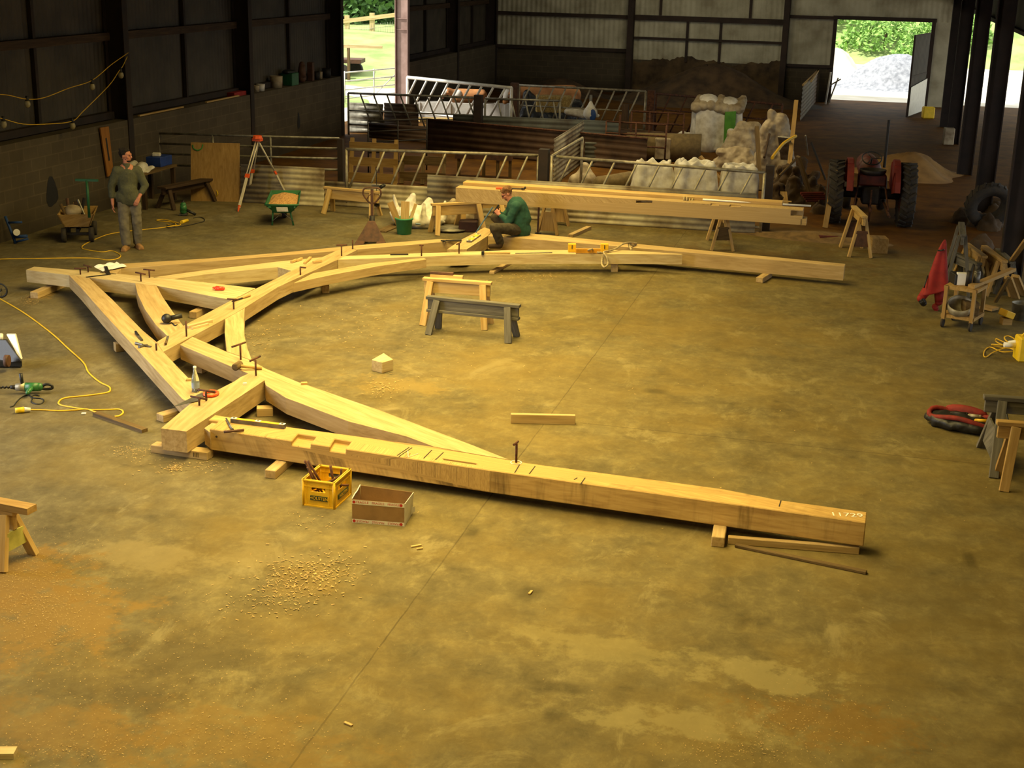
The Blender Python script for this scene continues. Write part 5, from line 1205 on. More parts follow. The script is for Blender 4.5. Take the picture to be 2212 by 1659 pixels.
# cart
g = W(168, 522); A, Bp, C = W(139, 524), W(198, 523), W(216, 505)
x, y, wx, wy = ortho(A, Bp, C); wy = .75; zb, zt_ = .28, ZA(165, 462, A+x*.2)
t = thing('tool_cart', 'wooden box cart on four wheels heaped with tools near the standing man', 'cart', A+x*wx/2+y*wy/2)
fl = .08
b = B()
lo = [cr(.02, 0, zb), cr(wx-.02, 0, zb), cr(wx-.02, wy, zb), cr(.02, wy, zb)]; hi = [cr(-fl, -fl, zt_), cr(wx+fl, -fl, zt_), cr(wx+fl, wy+fl, zt_), cr(-fl, wy+fl, zt_)]
for i in range(4):
    j = (i+1) % 4; n_ = ((lo[j]-lo[i]).cross(up)).normalized()*-.02
    bb = B(); bb.hexa([lo[i], lo[j], lo[j]+n_, lo[i]+n_, hi[i], hi[j], hi[j]+n_, hi[i]+n_]); bb.obj('side_board', M['pine_dull'], t)
b.hexa([p for p in lo]+[p+up*.02 for p in lo]); b.obj('floor_board', M['pine_dull'], t)
for u, v in ((0, .05), (wx, .05), (wx, wy-.05), (0, wy-.05)):
    b = B(); b.cone(cr(u, v, .13)-x*.04, cr(u, v, .13)+x*.04, .13, .13, 18); b.obj('wheel', M['rubber'], t)
b = B(); b.bar(cr(0, .05, .15), cr(wx, .05, .15), .04, .04); b.bar(cr(0, wy-.05, .15), cr(wx, wy-.05, .15), .04, .04); b.bar(cr(wx/2, .05, .2), cr(wx/2, wy-.05, .2), .06, .06); b.obj('chassis', M['darkiron'], t)
hp = W(193, 470, .5); hz = ZA(194.5, 389, hp)
b = B(); b.cone(hp, Vector((hp.x, hp.y, hz)), .025, .025, 10); b.bar(Vector((hp.x, hp.y, hz))-VR*.2, Vector((hp.x, hp.y, hz))+VR*.2, .04, .04); b.obj('pull_handle', M['green'], t)
RG = 'tools heaped in the wooden cart'
for i, (u, v, zz, l, mt, nm) in enumerate(((.1, .15, .1, 'dark wooden tool leaning left in the cart', 'old_wood', 'wooden_tool'), (.2, .3, .12, 'brown wooden tool standing in the middle of the cart', 'dark_wood', 'wooden_tool'), (.3, .25, .08, 'pale wooden tool leaning right in the cart', 'pine_dull', 'wooden_tool'), (.38, .4, .1, 'steel bar leaning at the back right of the cart', 'steel', 'steel_bar'), (.08, .45, .12, 'short wooden stake at the back left of the cart', 'redbrown', 'wooden_stake'), (.25, .5, .14, 'black iron tool standing at the back of the cart', 'darkiron', 'iron_tool'))):
    p = cr(u, v, zb+.03); q = cr(u+random.uniform(-.2, .2), v+random.uniform(0, .2), zt_+zz+.05); b = B(); b.cone(p, q, .02, .03, 8); tag(b.obj(nm, M[mt]), l, 'tool', RG)
b = B(); b.ball(cr(.15, .3, zt_+.0), (.16, .18, .12), 12); tag(b.obj('sack_bundle', M['bagdirty']), 'dirty pale bundle lying in the wooden cart', 'bundle', RG)
# sack truck
g0 = W(46, 527)
t = thing('sack_truck', 'small blue steel sack truck leaning by the left wall', 'sack truck', W(46, 527))
Q = lambda px, py, d=0: WY(px, py, g0.y+d)
b = B(); b.tube([Q(34, 526), Q(11, 467)], .025, 8); b.tube([Q(26, 531, .25), Q(4, 470, .25)], .025, 8); b.obj('upright', M['blue'], t)
b = B(); b.tube([Q(18, 481), Q(47, 480)], .02, 8); b.tube([Q(32, 512), Q(58, 510)], .03, 8); b.tube([Q(30, 524), Q(60, 516)], .02, 8); b.obj('cross_bar', M['blue'], t)
b = B(); b.cone(Q(36, 502, -.05), Q(36, 502, .05), .06, .06, 12); b.obj('wheel', M['white'], t)
# work table with cloth, blue box
ga, gb = Vector((-14.05, 25.25, 0)), Vector((-14.05, 26.5, 0)); zz = .75; x = Vector((0, 1, 0)); y = Vector((-1, 0, 0)); A = ga; wx = 1.25
t = thing('work_table', 'dark rough table against the left wall under a cloth and blue box', 'table', ga.lerp(gb, .5))
b = B(); b.hexa([cr(-.15, 0, zz-.05), cr(wx+.1, 0, zz-.05), cr(wx+.1, .62, zz-.05), cr(-.15, .62, zz-.05), cr(-.15, 0, zz), cr(wx+.1, 0, zz), cr(wx+.1, .62, zz), cr(-.15, .62, zz)]); b.obj('table_top', M['old_wood'], t)
for u, v in ((0, .05), (wx, .05), (wx, .58), (0, .58)):
    b = B(); b.bar(cr(u, v, 0), cr(u, v, zz-.05), .08, .08, tuple(y)); b.obj('leg', M['dark_wood'], t)
b = B(); b.caps(cr(-.1, .15, zz+.05), cr(.25, .2, zz+.1), .07, .12, flat=((0, 0, 1), .7)); b.caps(cr(.1, .05, zz+.0), cr(.45, .1, zz+.05), .06, .07, flat=((0, 0, 1), .5)); b.caps(cr(-.12, .05, zz+.03), cr(-.16, .0, zz-.05), .08, .05); b.caps(cr(.2, .4, zz+.08), cr(.3, .4, zz+.12), .1, .08)
o = remesh(b, 'tarpaulin', M['bagwhite'], None, .02, 3, noise=.03, nscale=.12); tag(o, 'crumpled white tarpaulin draped over the table by the left wall', 'tarpaulin')
p = Vector((-14.3, 26.3, zz)); b = B(); b.box(p+up*.1, (.5, .34, .2), math.atan2(x.y, x.x)); tag(b.obj('plastic_box', plain('#1c3a86', .5), bevel=.01), 'blue plastic box on the table by the left wall', 'box')
b = B(); b.box(p+up*.24-x*.1, (.18, .12, .08), .3); tag(b.obj('white_packet', M['bagwhite'], bevel=.02), 'white packet on top of the blue box', 'packet')
# old dark bench-trestle
c0, c1 = W(358, 452), W(448, 433); o = trestle(c0, c1, ZA(395, 394, c0.lerp(c1, .5)), 'heavy dark old trestle bench in front of the leaning plywood', mat='dark_wood', over=.1, beam=.12, splay=.22, topw=.24)
# plywood sheet
P = [W(412, 434), W(517, 436)]; d = (P[1]-P[0]).normalized(); hz = ZA(418, 309, P[0]); lean = VF*.25
t = thing('plywood_sheet', 'tall sheet of brown plywood with green paint marks leaning on the gate', 'plywood', P[0].lerp(P[1], .5))
b = B(); b.hexa([P[0], P[1], P[1]+VF*.02, P[0]+VF*.02]+[k+up*hz*.985+lean for k in (P[0], P[1], P[1]+VF*.02, P[0]+VF*.02)]); b.obj('sheet', M['ply'], t)
def onply(u, v): return P[0].lerp(P[1], u)+(up*hz*.985+lean)*v-VF*.012
b = B(); b.tube(spline([onply(.04, .96), onply(.06, .9), onply(.14, .87), onply(.22, .9), onply(.25, .97)], 5), .012, 5); b.obj('green_mark', plain('#2f8a3a', .7), t)
b = B(); b.tube(spline([W(449, 404, .25), W(462, 400, .3), W(468, 412, .22), W(470, 420, .15), W(460, 428, .05), W(452, 426, .03), W(458, 415, .1), W(450, 411, .2)], 6), .012, 6); tag(b.obj('yellow_hose', M['brightyellow']), 'short coil of yellow hose hanging at the foot of the plywood', 'hose')
# surveying tripod
hd = W(536, 450); top = Vector((hd.x, hd.y, ZA(555, 294, hd)))
F = [W(514, 457), W(535, 434), W(629, 440)]
ctr = (F[0]+F[1]+F[2])/3; top = Vector((ctr.x, ctr.y, 0)); top.z = ZA(555, 296, ctr); top = W(556, 296, top.z)
t = thing('survey_tripod', 'white surveying tripod with orange head and feet', 'tripod', ctr)
b = B(); b.cone(top-up*.03, top+up*.03, .11, .09, 8); b.box(top-up*.05, (.18, .14, .06)); b.obj('head', M['orange'], t)
for f in F:
    sd = (f-top).cross(up).normalized()*.03; m_ = top.lerp(f, .52)
    lg = B()
    lg.tube([top+sd-up*.05, m_+sd], .013, 7); lg.tube([top-sd-up*.05, m_-sd], .013, 7); lg.bar(m_, top.lerp(f, .95), .05, .03, (f-top).cross(sd))
    o = lg.obj('leg', plain('#cfc6ae', .5), t)
    b = B(); b.bar(top.lerp(f, .5), top.lerp(f, .55), .09, .04, (f-top).cross(sd)); b.obj('clamp', M['orange'], o)
    b = B(); b.cone(top.lerp(f, .92), f, .032, .012, 8); b.obj('foot', M['orange'], o)
# wheelbarrow
f0, f1 = W(588, 487), W(634, 487); x = (f1-f0).normalized(); y = Vector((-x.y, x.x, 0)); A = f0; wx = (f1-f0).length; 
t = thing('wheelbarrow', 'dark green wheelbarrow full of wood shavings near the tripod', 'wheelbarrow', f0.lerp(f1, .5))
zr = ZA(606, 441, f0.lerp(f1, .5)); z2 = ZA(600, 462, f0.lerp(f1, .5)); zz = .25
lo = [cr(.05, .05, zz), cr(wx-.05, .05, zz), cr(wx-.07, .6, zz+.02), cr(.07, .6, zz+.02)]; hi = [cr(-.12, -.08, zr), cr(wx+.1, -.08, zr), cr(wx+.12, .95, zr+.1), cr(-.05, .95, zr+.1)]
b = B()
for i in range(4): j = (i+1) % 4; b.quad([lo[i], lo[j], hi[j], hi[i]])
b.quad(lo[::-1]); o = b.obj('tray', M['green'], t); m = o.modifiers.new('s', 'SOLIDIFY'); m.thickness = .012
b = B(); b.tube(hi, .016, 7, closed=True); b.obj('tray_rim', M['green'], t)
for u in (0, wx):
    b = B(); b.tube([cr(u, 0, 0), cr(u*.8+.02, .08, zz+.02), cr(u*.7+.04, .3, zz)], .018, 7); b.obj('leg', M['green'], t)
    b = B(); b.tube([cr(u, 0, .08), cr(wx/2, .06, zz)], .008, 6); b.obj('brace', M['steel'], t)
    b = B(); s_ = -1 if u == 0 else 1
    b.tube([cr(u, .3, zz), cr(u+s_*.02, -.1, zz+.12), cr(u+s_*.04, -.3, zz+.16)], .018, 7); b.obj('handle', M['green'], t)
b = B(); b.lathe(cr(wx/2, .85, .18), [(.05, -.04), (.17, -.045), (.19, 0), (.17, .045), (.05, .04)], 20, Matrix((y, up, x)).transposed()); b.obj('wheel', M['rubber'], t)
b = B(); q = cr(wx*.3, .0-.045, zr-.05); b.quad([cr(wx*.25, -.09, zr-.13)+up*.0, cr(wx*.78, -.09, zr-.13), cr(wx*.75, -.105, zr-.04), cr(wx*.22, -.105, zr-.04)]); b.obj('white_sticker', M['bagwhite'], t)
b = B(); V = []
for i in range(11):
    row = []
    for j in range(11):
        u, v = i/10, j/10; p = hi[0].lerp(hi[1], u).lerp(hi[3].lerp(hi[2], u), v)
        row.append(b._v(p*1.0+(hi[0].lerp(hi[2], .5)-p)*.06-up*.05+up*.12*math.sin(PI*u)*math.sin(PI*v)+up*random.uniform(-.012, .012), Vector((u, v, 0))))
    V.append(row)
for i in range(10):
    for j in range(10): b.bm.faces.new([V[i][j], V[i+1][j], V[i+1][j+1], V[i][j+1]])
tag(b.obj('wood_shavings', plain('#b98f56', .95, 0, .3, 40, '#94683a', .5)), 'heap of brown wood shavings in the wheelbarrow', 'shavings', None, 'stuff')
# green planer
g = W(397, 466); t = thing('hand_planer', 'green electric hand tool standing on the floor by its black cord', 'power tool', g)
b = B(); b.box(g+up*.03, (.16, .12, .02), .3); b.bar(g-VR*.08+up*.01, g+VR*.07+up*.06, .08, .02); b.obj('sole', M['steel'], t)
b = B(); b.caps(g+up*.1, g+up*.22+VR*.0, .075, .06); b.obj('motor_body', M['toolgreen'], t)
b = B(); b.caps(g+up*.24-VR*.01, g+up*.28, .035, .03); b.cone(g+VR*.05+up*.12, g+VR*.24+up*.03, .03, .025, 10); b.obj('handle', M['black'], t)
b = B(); b.tube(floorpath([(418, 471), (430, 469), (440, 472), (441, 478), (430, 481), (410, 486), (385, 490), (364, 492), (360, 488), (370, 485), (392, 480)]), .008, 6); b.obj('cord', M['black'], t)
b = B(); b.cone(W(392, 480, .03), W(405, 476, .03), .035, .03, 10); tag(b.obj('cable_connector', M['brightyellow']), 'yellow and white cable connector in front of the green hand tool', 'connector')
# festoon lamps
for k, (bulbs, path, l) in enumerate(((((58.8, 222), (199, 185)), [(-10, 203), (20, 206), (58, 214), (95, 211), (150, 190), (198, 174), (240, 140), (277, 114)], 'upper string of festoon lamps on yellow cable along the left wall'),
                          (((7.6, 266), (156.4, 269.5), (261, 160)), [(-10, 253), (8, 257), (50, 268), (100, 268), (155, 262), (180, 240), (235, 185), (256, 155), (265, 143), (275, 122)], 'lower string of festoon lamps on yellow cable along the left wall'))):
    t = thing('festoon_lights', l, 'string lights', WX(*path[0], XL+.25), 0, 'festoon lamps on the left wall')
    b = B(); b.tube(spline([WX(a, c, XL+.25) for a, c in path], 5), .008, 5); b.obj('cable', M['cable'], t)
    for px, py in bulbs:
        p = WX(px, py, XL+.25); b = B(); b.cone(p+up*.03, p+up*.12, .035, .025, 10); h = b.obj('lamp_holder', M['black'], t)
        b = B(); b.ball(p-up*.02, (.055, .055, .07), 12); b.obj('bulb', plain('#9a8f6a', .3), h)
# things on the ledge of the block wall
LG = 'things on the ledge of the left wall'
lx = XL-.2
def ledge(px, w, h, label, mat, name='tub', r=None, lid=None):
    p = WX(px, 190, lx); p.z = 1.701; b = B()
    if r: b.lathe(p, [(0, 0), (r*.88, 0), (r, h), (r*.93, h), (r*.82, .02), (0, .02)], 18)
    else: b.box(p+up*h/2, w, 0)
    o = b.obj(name, M[mat], bevel=.01 if not r else 0); return tag(o, label, name.replace('_', ' '), LG)
ledge(553, 0, .16, 'small pale tub leftmost on the ledge by the column', 'bagdirty', 'tub', .09)
ledge(563, 0, .17, 'white tub beside the leftmost tub on the ledge', 'bagwhite', 'tub', .11)
ledge(597, 0, .3, 'pale round drum left of the green crate on the ledge', 'bagdirty', 'drum', .17)
ledge(626, (.34, .45, .32), .32, 'green crate on the ledge of the left wall', 'green', 'crate')
p = WX(624, 190, lx); b = B(); b.ball((p.x, p.y, 2.05), (.16, .24, .07), 12); tag(b.obj('black_bundle', M['black']), 'black bundle on top of the green crate on the ledge', 'bundle', LG)
p = WX(655, 190, lx); b = B(); b.caps((p.x, p.y-.1, 1.83), (p.x, p.y-.05, 2.18), .13, .08); tag(b.obj('paper_sack', M['redbrown']), 'reddish upright sack right of the green crate on the ledge', 'sack', LG)
ledge(672, (.16, .14, .5), .5, 'tall pinkish carton right of the reddish sack on the ledge', 'redbrown', 'carton')
ledge(684, 0, .22, 'dark tin right of the pinkish carton on the ledge', 'darkiron', 'tin', .1)
ledge(692, 0, .2, 'small pale jar near the right end of the ledge', 'bagdirty', 'jar', .07)
ledge(706, 0, .26, 'dark tub last on the ledge before the doorway', 'darkiron', 'tub', .13)
p, q = WX(498, 203, lx), WX(524, 198, lx); b = B(); b.bar(Vector((lx, p.y, 1.75)), Vector((lx, q.y, 1.75)), .2, .1); tag(b.obj('red_tool', M['red']), 'red tool lying on the ledge left of the column', 'tool', LG)
p, q = WX(300, 255, lx+.12), WX(395, 232, lx+.12); b = B(); b.bar((lx+.12, p.y, 1.72), (lx+.12, q.y, 1.72), .05, .03); tag(b.obj('batten', M['pine']), 'pale batten lying on the ledge behind the standing man', 'wood strip', LG)
p, q = WX(445, 222, lx+.12), WX(515, 207, lx+.12); b = B(); b.bar((lx+.12, p.y, 1.72), (lx+.12, q.y, 1.72), .05, .03); tag(b.obj('batten', M['pine']), 'pale batten lying on the ledge below the red tool', 'wood strip', LG)
# ================================================================== CATTLE PENS AT THE BACK
GG = 'galvanised gates and feed barriers of the pens'
def feed_barrier(a, c, z, zb, n, slant, label, mat='galv_bar', r=.028, low=None, zoff=0):
    a = W(*a, z); c = W(*c, z); d = c-a; t = thing('feed_barrier', label, 'feed barrier', Vector((a.x+d.x/2, a.y+d.y/2, 0)), 0, GG)
    b = B(); b.tube([a, c], r*1.15, 7); b.tube([a+up*(zb-z), c+up*(zb-z)], r, 7); b.tube([a, Vector((a.x, a.y, 0))], r*1.1, 7); b.tube([c, Vector((c.x, c.y, 0))], r*1.1, 7)
    if low: b.tube([a+up*(low-z), c+up*(low-z)], r*.8, 6)
    b.obj('frame', M[mat], t)
    for i in range(n):
        f = (i+.9)/(n+.4); g = f-slant
        q = a+d*f; p = a+d*g+up*(zb-z)
        if g < 0: k = f/slant; p = a+up*(zb-z)*k
        if g > 1: k = (1-f)/(-slant); p = c+up*(zb-z)*k
        b = B(); b.tube([p, q], r*.85, 6); b.obj('diagonal_bar', M[mat], t)
    return t
def gate(a, c, z, rails, ups, label, mat='galv', r=.025, name='pen_gate'):
    a = W(*a, z); c = W(*c, z); d = c-a; t = thing(name, label, 'gate', Vector((a.x+d.x/2, a.y+d.y/2, 0)), 0, GG)
    for zz in rails:
        b = B(); b.tube([a+up*(zz-z), c+up*(zz-z)], r, 6); b.obj('rail', M[mat], t)
    for f in ups:
        q = a+d*f; b = B(); b.tube([Vector((q.x, q.y, max(0, rails[-1]-.3) if 0 < f < 1 else 0)), q], r, 6); b.obj('upright', M[mat], t)
    return t
def post(px, pyt, z, label, mat='girder', w=.12, ph=None):
    q = W(px, pyt, z); b = B(); b.bar((q.x, q.y, 0), q, w, w, (0, 1, 0)); return tag(b.obj('pen_post', M[mat]), label, 'post', 'posts of the pens')
def tin(a, c, ta, label, mat, h=None, lean=0.0, pitch=.11, amp=.015, name='corrugated_sheet', group='corrugated tin sheets of the pens', h2=None):
    a = W(*a); c = W(*c); hh = h or ZA(ta[0], ta[1], a); b = B(); b.corr(a, c, up*hh+VF*lean, pitch, amp); o = b.obj(name, M[mat])
    m = o.modifiers.new('s', 'SOLIDIFY'); m.thickness = .004
    return tag(o, label, 'corrugated sheet', group)
# front row: tin at the foot, barriers above
tin((519, 437), (700, 447), (519, 357), 'upper rusty tin sheet at the left behind the tripod', 'tin_rust', lean=.2)
tin((660, 441), (925, 457), (660, 390), 'low tin sheet behind the wheelbarrow and pale trestle', 'tin_rust', lean=.1)
tin((922, 461), (1630, 505), (922, 379), 'long tin sheet behind the stacked beams', 'tin_rust', lean=.12)
gate((342, 288), (733, 299), 1.28, (1.28, 1.06, .84, .6), (0, .3, .62, 1), 'long horizontal rail gate behind the plywood and tripod')
feed_barrier((748, 322), (1163, 336), 1.2, .12, 9, .11, 'left feed barrier with slanting bars in the front row')
feed_barrier((1192, 338), (1652, 373), 1.2, .12, 9, .11, 'right feed barrier with slanting bars in front of the white bags')
post(736, 300, 1.28, 'brown post between the rail gate and the left front barrier')
post(1176, 322, 1.35, 'brown post between the two front feed barriers', w=.2)
post(1664, 357, 1.3, 'brown post at the right end of the front feed barriers', w=.16)
# pallets and timber lying behind the left barrier
PA = 'wooden pallets behind the left front barrier'
def pallet(a, c, h, label, mat, lean=.4, n=3):
    a = W(*a); c = W(*c); d = c-a; t = thing('pallet', label, 'pallet', a.lerp(c, .5), 0, PA)
    for i in range(n):
        z = h*(i+.5)/n; o_ = VF*lean*(z/h); b = B(); b.bar(a+up*z+o_, c+up*z+o_, .02, h/n*.6); b.obj('slat', M[mat], t)
    for f in (.05, .5, .95):
        q = a+d*f; b = B(); b.bar(q+VF*.06, q+up*h+VF*(lean+.06), .09, .08, tuple(VF)); b.obj('bearer', M[mat], t)
pallet((752, 397), (858, 403), 1.0, 'wide pale pallet leaning at the left behind the barrier', 'pine_dull')
pallet((862, 398), (962, 402), .7, 'brown pallet in the middle behind the left barrier', 'old_wood', n=2)
t = thing('bench_frame', 'red-brown wooden bench frame behind the left barrier', 'bench', W(1042, 385))
a, c = W(985, 378), W(1105, 384); hz = ZA(985, 335, a)
b = B(); b.bar(a+up*hz, c+up*hz, .3, .12); b.obj('top_rail', M['redbrown'], t)
for f in (.05, .5, .75, .97): b = B(); q = a.lerp(c, f); b.bar(q, q+up*(hz-.06), .1, .08, tuple(VR)); b.obj('leg', M['old_wood'], t)
b = B(); b.bar(W(824, 377, 0), W(824, 342, 0).lerp(W(824, 377, 0), .96)+up*.75, .08, .06, tuple(VF)); tag(b.obj('pen_post', M['pine_dull']), 'short pale stake behind the left front barrier', 'post', 'posts of the pens')
# bar clamp on the trestle behind the pallet truck
t = thing('bar_clamp', 'dark bar clamp gripping the end of the pale trestle', 'clamp', W(820, 468))
g = W(815, 466); zc = ZA(823, 365, g)
b = B(); b.bar(g+up*.2-VF*.1, g+up*zc-VF*.1, .03, .012, tuple(VR)); b.obj('bar', M['darkiron'], t)
b = B(); b.bar(g+up*.62-VF*.1-VR*.1, g+up*.62-VF*.1+VR*.05, .05, .06); b.obj('jaw', M['steel'], t)
b = B(); b.caps(g+up*.6-VF*.1+VR*.08, g+up*.64-VF*.1+VR*.15, .04, .035); b.obj('handle', M['black'], t)
b = B(); b.bar(g+up*.24-VF*.1-VR*.06, g+up*.24-VF*.1+VR*.06, .05, .06); b.obj('jaw', M['darkiron'], t)
# bucket with wood, white bag
g = W(873, 505); h = ZA(873, 470, g); r = .165
t = thing('bucket', 'green plastic bucket stuffed with wood offcuts', 'bucket', g)
b = B(); b.lathe(g, [(0, 0), (r*.82, 0), (r, h), (r*1.07, h), (r*1.07, h-.03), (r*.97, h-.03), (r*.95, h), (r*.8, .02), (0, .02)], 26); b.obj('tub', M['bucket'], t)
WG = 'wood offcuts in the green bucket'
for u, zz, w, th, tl, l in ((-.09, .28, .12, .03, -.18, 'brown board leaning left in the green bucket'), (.02, .3, .16, .025, 0, 'wide pale board upright in the green bucket'), (.1, .26, .06, .03, .12, 'narrow stick leaning right in the green bucket')):
    p = g+VR*u*.5+up*.05; q = g+VR*(u+tl)+up*(h+zz)+VF*.05; b = B(); b.bar(p, q, w, th, tuple(VF)); tag(b.obj('board', M['pine_dull' if tl < 0 else 'pine']), l, 'wood board', WG)
def bag(c, w, d, h, label, mat, top=True, name='bulk_bag', group=None, seed=1, vox=.03, squash=1.0):
    """a filled woven bag: bulging block with a gathered mouth"""
    rnd = random.Random(seed); b = B()
    b.ball(c+up*h*.45, (w*.5, d*.5, h*.5), 18)
    for sx in (-1, 1):
        for sy in (-1, 1): b.caps(c+VR*sx*w*.33+VF*sy*d*.33+up*.08, c+VR*sx*w*.3+VF*sy*d*.3+up*h*.85*squash, w*.18, w*.14)
    b.box(c+up*h*.42, (w*.8, d*.8, h*.8), math.atan2(VR.y, VR.x))
    if top:
        ring = [c+up*(h*(.93+.06*math.sin(3*k+seed)+.03*rnd.random()))+VR*math.cos(2*PI*k/16)*w*.36+VF*math.sin(2*PI*k/16)*d*.36 for k in range(16)]
        b.tube(ring, w*.05, 8, closed=True); b.tube([p*1.0-up*h*.07-(p-c-up*(p.z-c.z))*.08 for p in ring], w*.06, 8, closed=True)
    o = remesh(b, name, M[mat], None, vox, 4, noise=.05, nscale=.25)
    return tag(o, label, 'bag', group)
# crumpled open white bag behind the bucket
c0 = W(905, 488); b = B()
for k in range(14):
    a = 2*PI*k/14; p = c0+VR*math.cos(a)*.46+VF*math.sin(a)*.34+up*.14; q = p+up*(.2+.14*math.sin(3*a)+.1*math.sin(5*a+1))+VR*math.cos(a)*.1; b.caps(p, q, .08, .03)
b.ball(c0+up*.14, (.52, .38, .2), 16); b.caps(c0-VR*.24+up*.2, c0-VR*.12+up*.58, .2, .07); b.caps(c0+VR*.1+up*.2, c0+VR*.2+up*.5, .2, .08); b.caps(c0-VR*.3+up*.2, c0+VR*.3+up*.3, .18, .14)
o = remesh(b, 'bulk_bag', M['bagwhite'], None, .025, 3, noise=.04, nscale=.12); tag(o, 'crumpled open white bulk bag on the floor right of the green bucket', 'bag')
b = B(); b.tube([c0+VR*-.46+up*.2-VF*.1, c0-VR*.2-VF*.36+up*.12, c0+VR*.15-VF*.38+up*.1, c0+VR*.4-VF*.2+up*.24], .012, 5); b.obj('blue_seam', M['bluesteel'], o)
c0 = W(985, 484); b = B()
for k in range(6): b.caps(c0+VR*(.12*k-.35)+up*.1, c0+VR*(.12*k-.3)+up*(.28+.08*(k % 3)), .12, .08)
o = remesh(b, 'bulk_bag', M['bagdirty'], None, .025, 3, noise=.04, nscale=.12); tag(o, 'dirty pale crumpled bag behind the two pale trestles', 'bag')
b = B(); b.lathe(W(972, 494, .03), [(0, 0), (.35, 0), (.36, .02), (0, .03)], 24); tag(b.obj('disc_lid', M['galv']), 'flat round lid lying under the pale trestles', 'lid')
b = B(); b.box(W(1012, 487, .11), (.36, .3, .22), .2); tag(b.obj('red_box', plain('#33160f', .8), bevel=.02), 'dark red box in the shadow behind the pale trestles', 'box')
# behind the front row
feed_barrier((1192, 337), (1258, 298), 1.25, .2, 0, .1, 'short gate running away from the post, with tin on it')
tin((1194, 402), (1258, 352), (1194, 342), 'tin sheet on the gate that runs away behind the front post', 'tin_rust', h=1.1)
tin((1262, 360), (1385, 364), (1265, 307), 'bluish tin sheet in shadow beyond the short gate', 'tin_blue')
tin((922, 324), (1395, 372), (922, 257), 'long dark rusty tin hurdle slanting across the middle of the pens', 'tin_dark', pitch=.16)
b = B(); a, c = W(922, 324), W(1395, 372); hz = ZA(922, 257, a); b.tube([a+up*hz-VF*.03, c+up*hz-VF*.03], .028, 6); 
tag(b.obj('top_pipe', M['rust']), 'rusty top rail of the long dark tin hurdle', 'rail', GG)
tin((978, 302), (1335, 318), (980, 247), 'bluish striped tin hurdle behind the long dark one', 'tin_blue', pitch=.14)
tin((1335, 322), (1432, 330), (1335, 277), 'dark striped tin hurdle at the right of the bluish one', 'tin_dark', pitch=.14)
tin((755, 286), (828, 290), (752, 221), 'ridged tin sheet lit from behind beside the side doorway', 'galv', pitch=.22, amp=.03)
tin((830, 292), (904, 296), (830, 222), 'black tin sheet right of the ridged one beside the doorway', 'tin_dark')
gate((795, 262), (922, 257), 1.25, (1.25, 1.0, .75, .5, .25), (0, .5, 1), 'low dark hurdle of thin rails in front of the doorway tin', 'darkiron', .02)
tin((797, 297), (920, 308), (797, 264), 'dark sheet wired on the low hurdle in front of the doorway', 'tin_dark')
feed_barrier((752, 201), (1025, 211), 1.2, .3, 9, -.09, 'middle barrier with backward slanting bars crossing the doorway', 'galv', .03, .7)
feed_barrier((1048, 213), (1210, 218), 1.2, .3, 5, -.1, 'middle barrier with backward slanting bars right of the brown post', 'galv', .03, .5)
post(1034, 205, 1.35, 'brown post between the two middle barriers', w=.22)
feed_barrier((880, 167), (1105, 190), 1.4, .35, 9, .16, 'bright sunlit feed barrier in front of the calf', 'galv_white', .045)  # white bars carry the sun glare painted into their colour
feed_barrier((1122, 184), (1395, 197), 1.4, .25, 10, .12, 'rusty feed barrier in front of the large cow', 'galv_bar', .032, .8)
feed_barrier((1418, 202), (1690, 226), 1.35, .25, 7, .13, 'dim feed barrier behind the tall white bag', 'rust', .03, .9)
post(1112, 179, 1.5, 'brown post between the bright barrier and the large cow', 'redbrown', w=.22)
post(1408, 195, 1.5, 'dark post at the end of the far rusty barrier', 'rust', w=.2)
post(1352, 225, 1.2, 'dark broken post in the pens left of the tall white bag', 'dark_wood', w=.18)
gate((1365, 240), (1478, 246), 1.1, (1.1, .8, .5, .25), (0, .35, .7, 1), 'rusty hurdle left of the tall white bag', 'rust', .03)
gate((1310, 262), (1440, 270), 1.0, (1.0, .7, .4), (0, .5, 1), 'rusty low hurdle in the middle of the pens', 'rust', .025)
post(1340, 248, 1.2, 'thin rusty pole standing in the pens', 'rust', w=.05)
b = B(); b.box(W(1430, 320, .35), (.4, .4, .55), .3); tag(b.obj('concrete_block', M['bagdirty'], bevel=.02), 'pale block standing at the right of the dark hurdles', 'block')
# trough
a, c = W(903, 252), W(1102, 258); hz = ZA(903, 220, a)
t = thing('feed_trough', 'long whitish concrete feed trough under the bright barrier', 'trough', a.lerp(c, .5))
b = B(); b.bar(a+up*hz/2, c+up*hz/2, .08, hz); b.obj('front_panel', M['galv_white'], t)
b = B(); b.bar(a+VF*.6+up*hz/2, c+VF*.6+up*hz/2, .08, hz*.9); b.obj('back_panel', M['galv_white'], t)
for f in (0, .33, .62, .97):
    b = B(); q = a.lerp(c, f)-VF*.06; b.bar(q, q+up*hz, .16, .06, tuple(VF)); b.obj('rib', M['galv_white'], t)
b = B(); a2, c2 = W(905, 262), W(1010, 262); b.bar(a2+up*.05, c2+up*.05, .35, .1); tag(b.obj('straw_litter', M['straw']), 'strewn pale fodder in front of the trough', 'fodder', None, 'stuff')
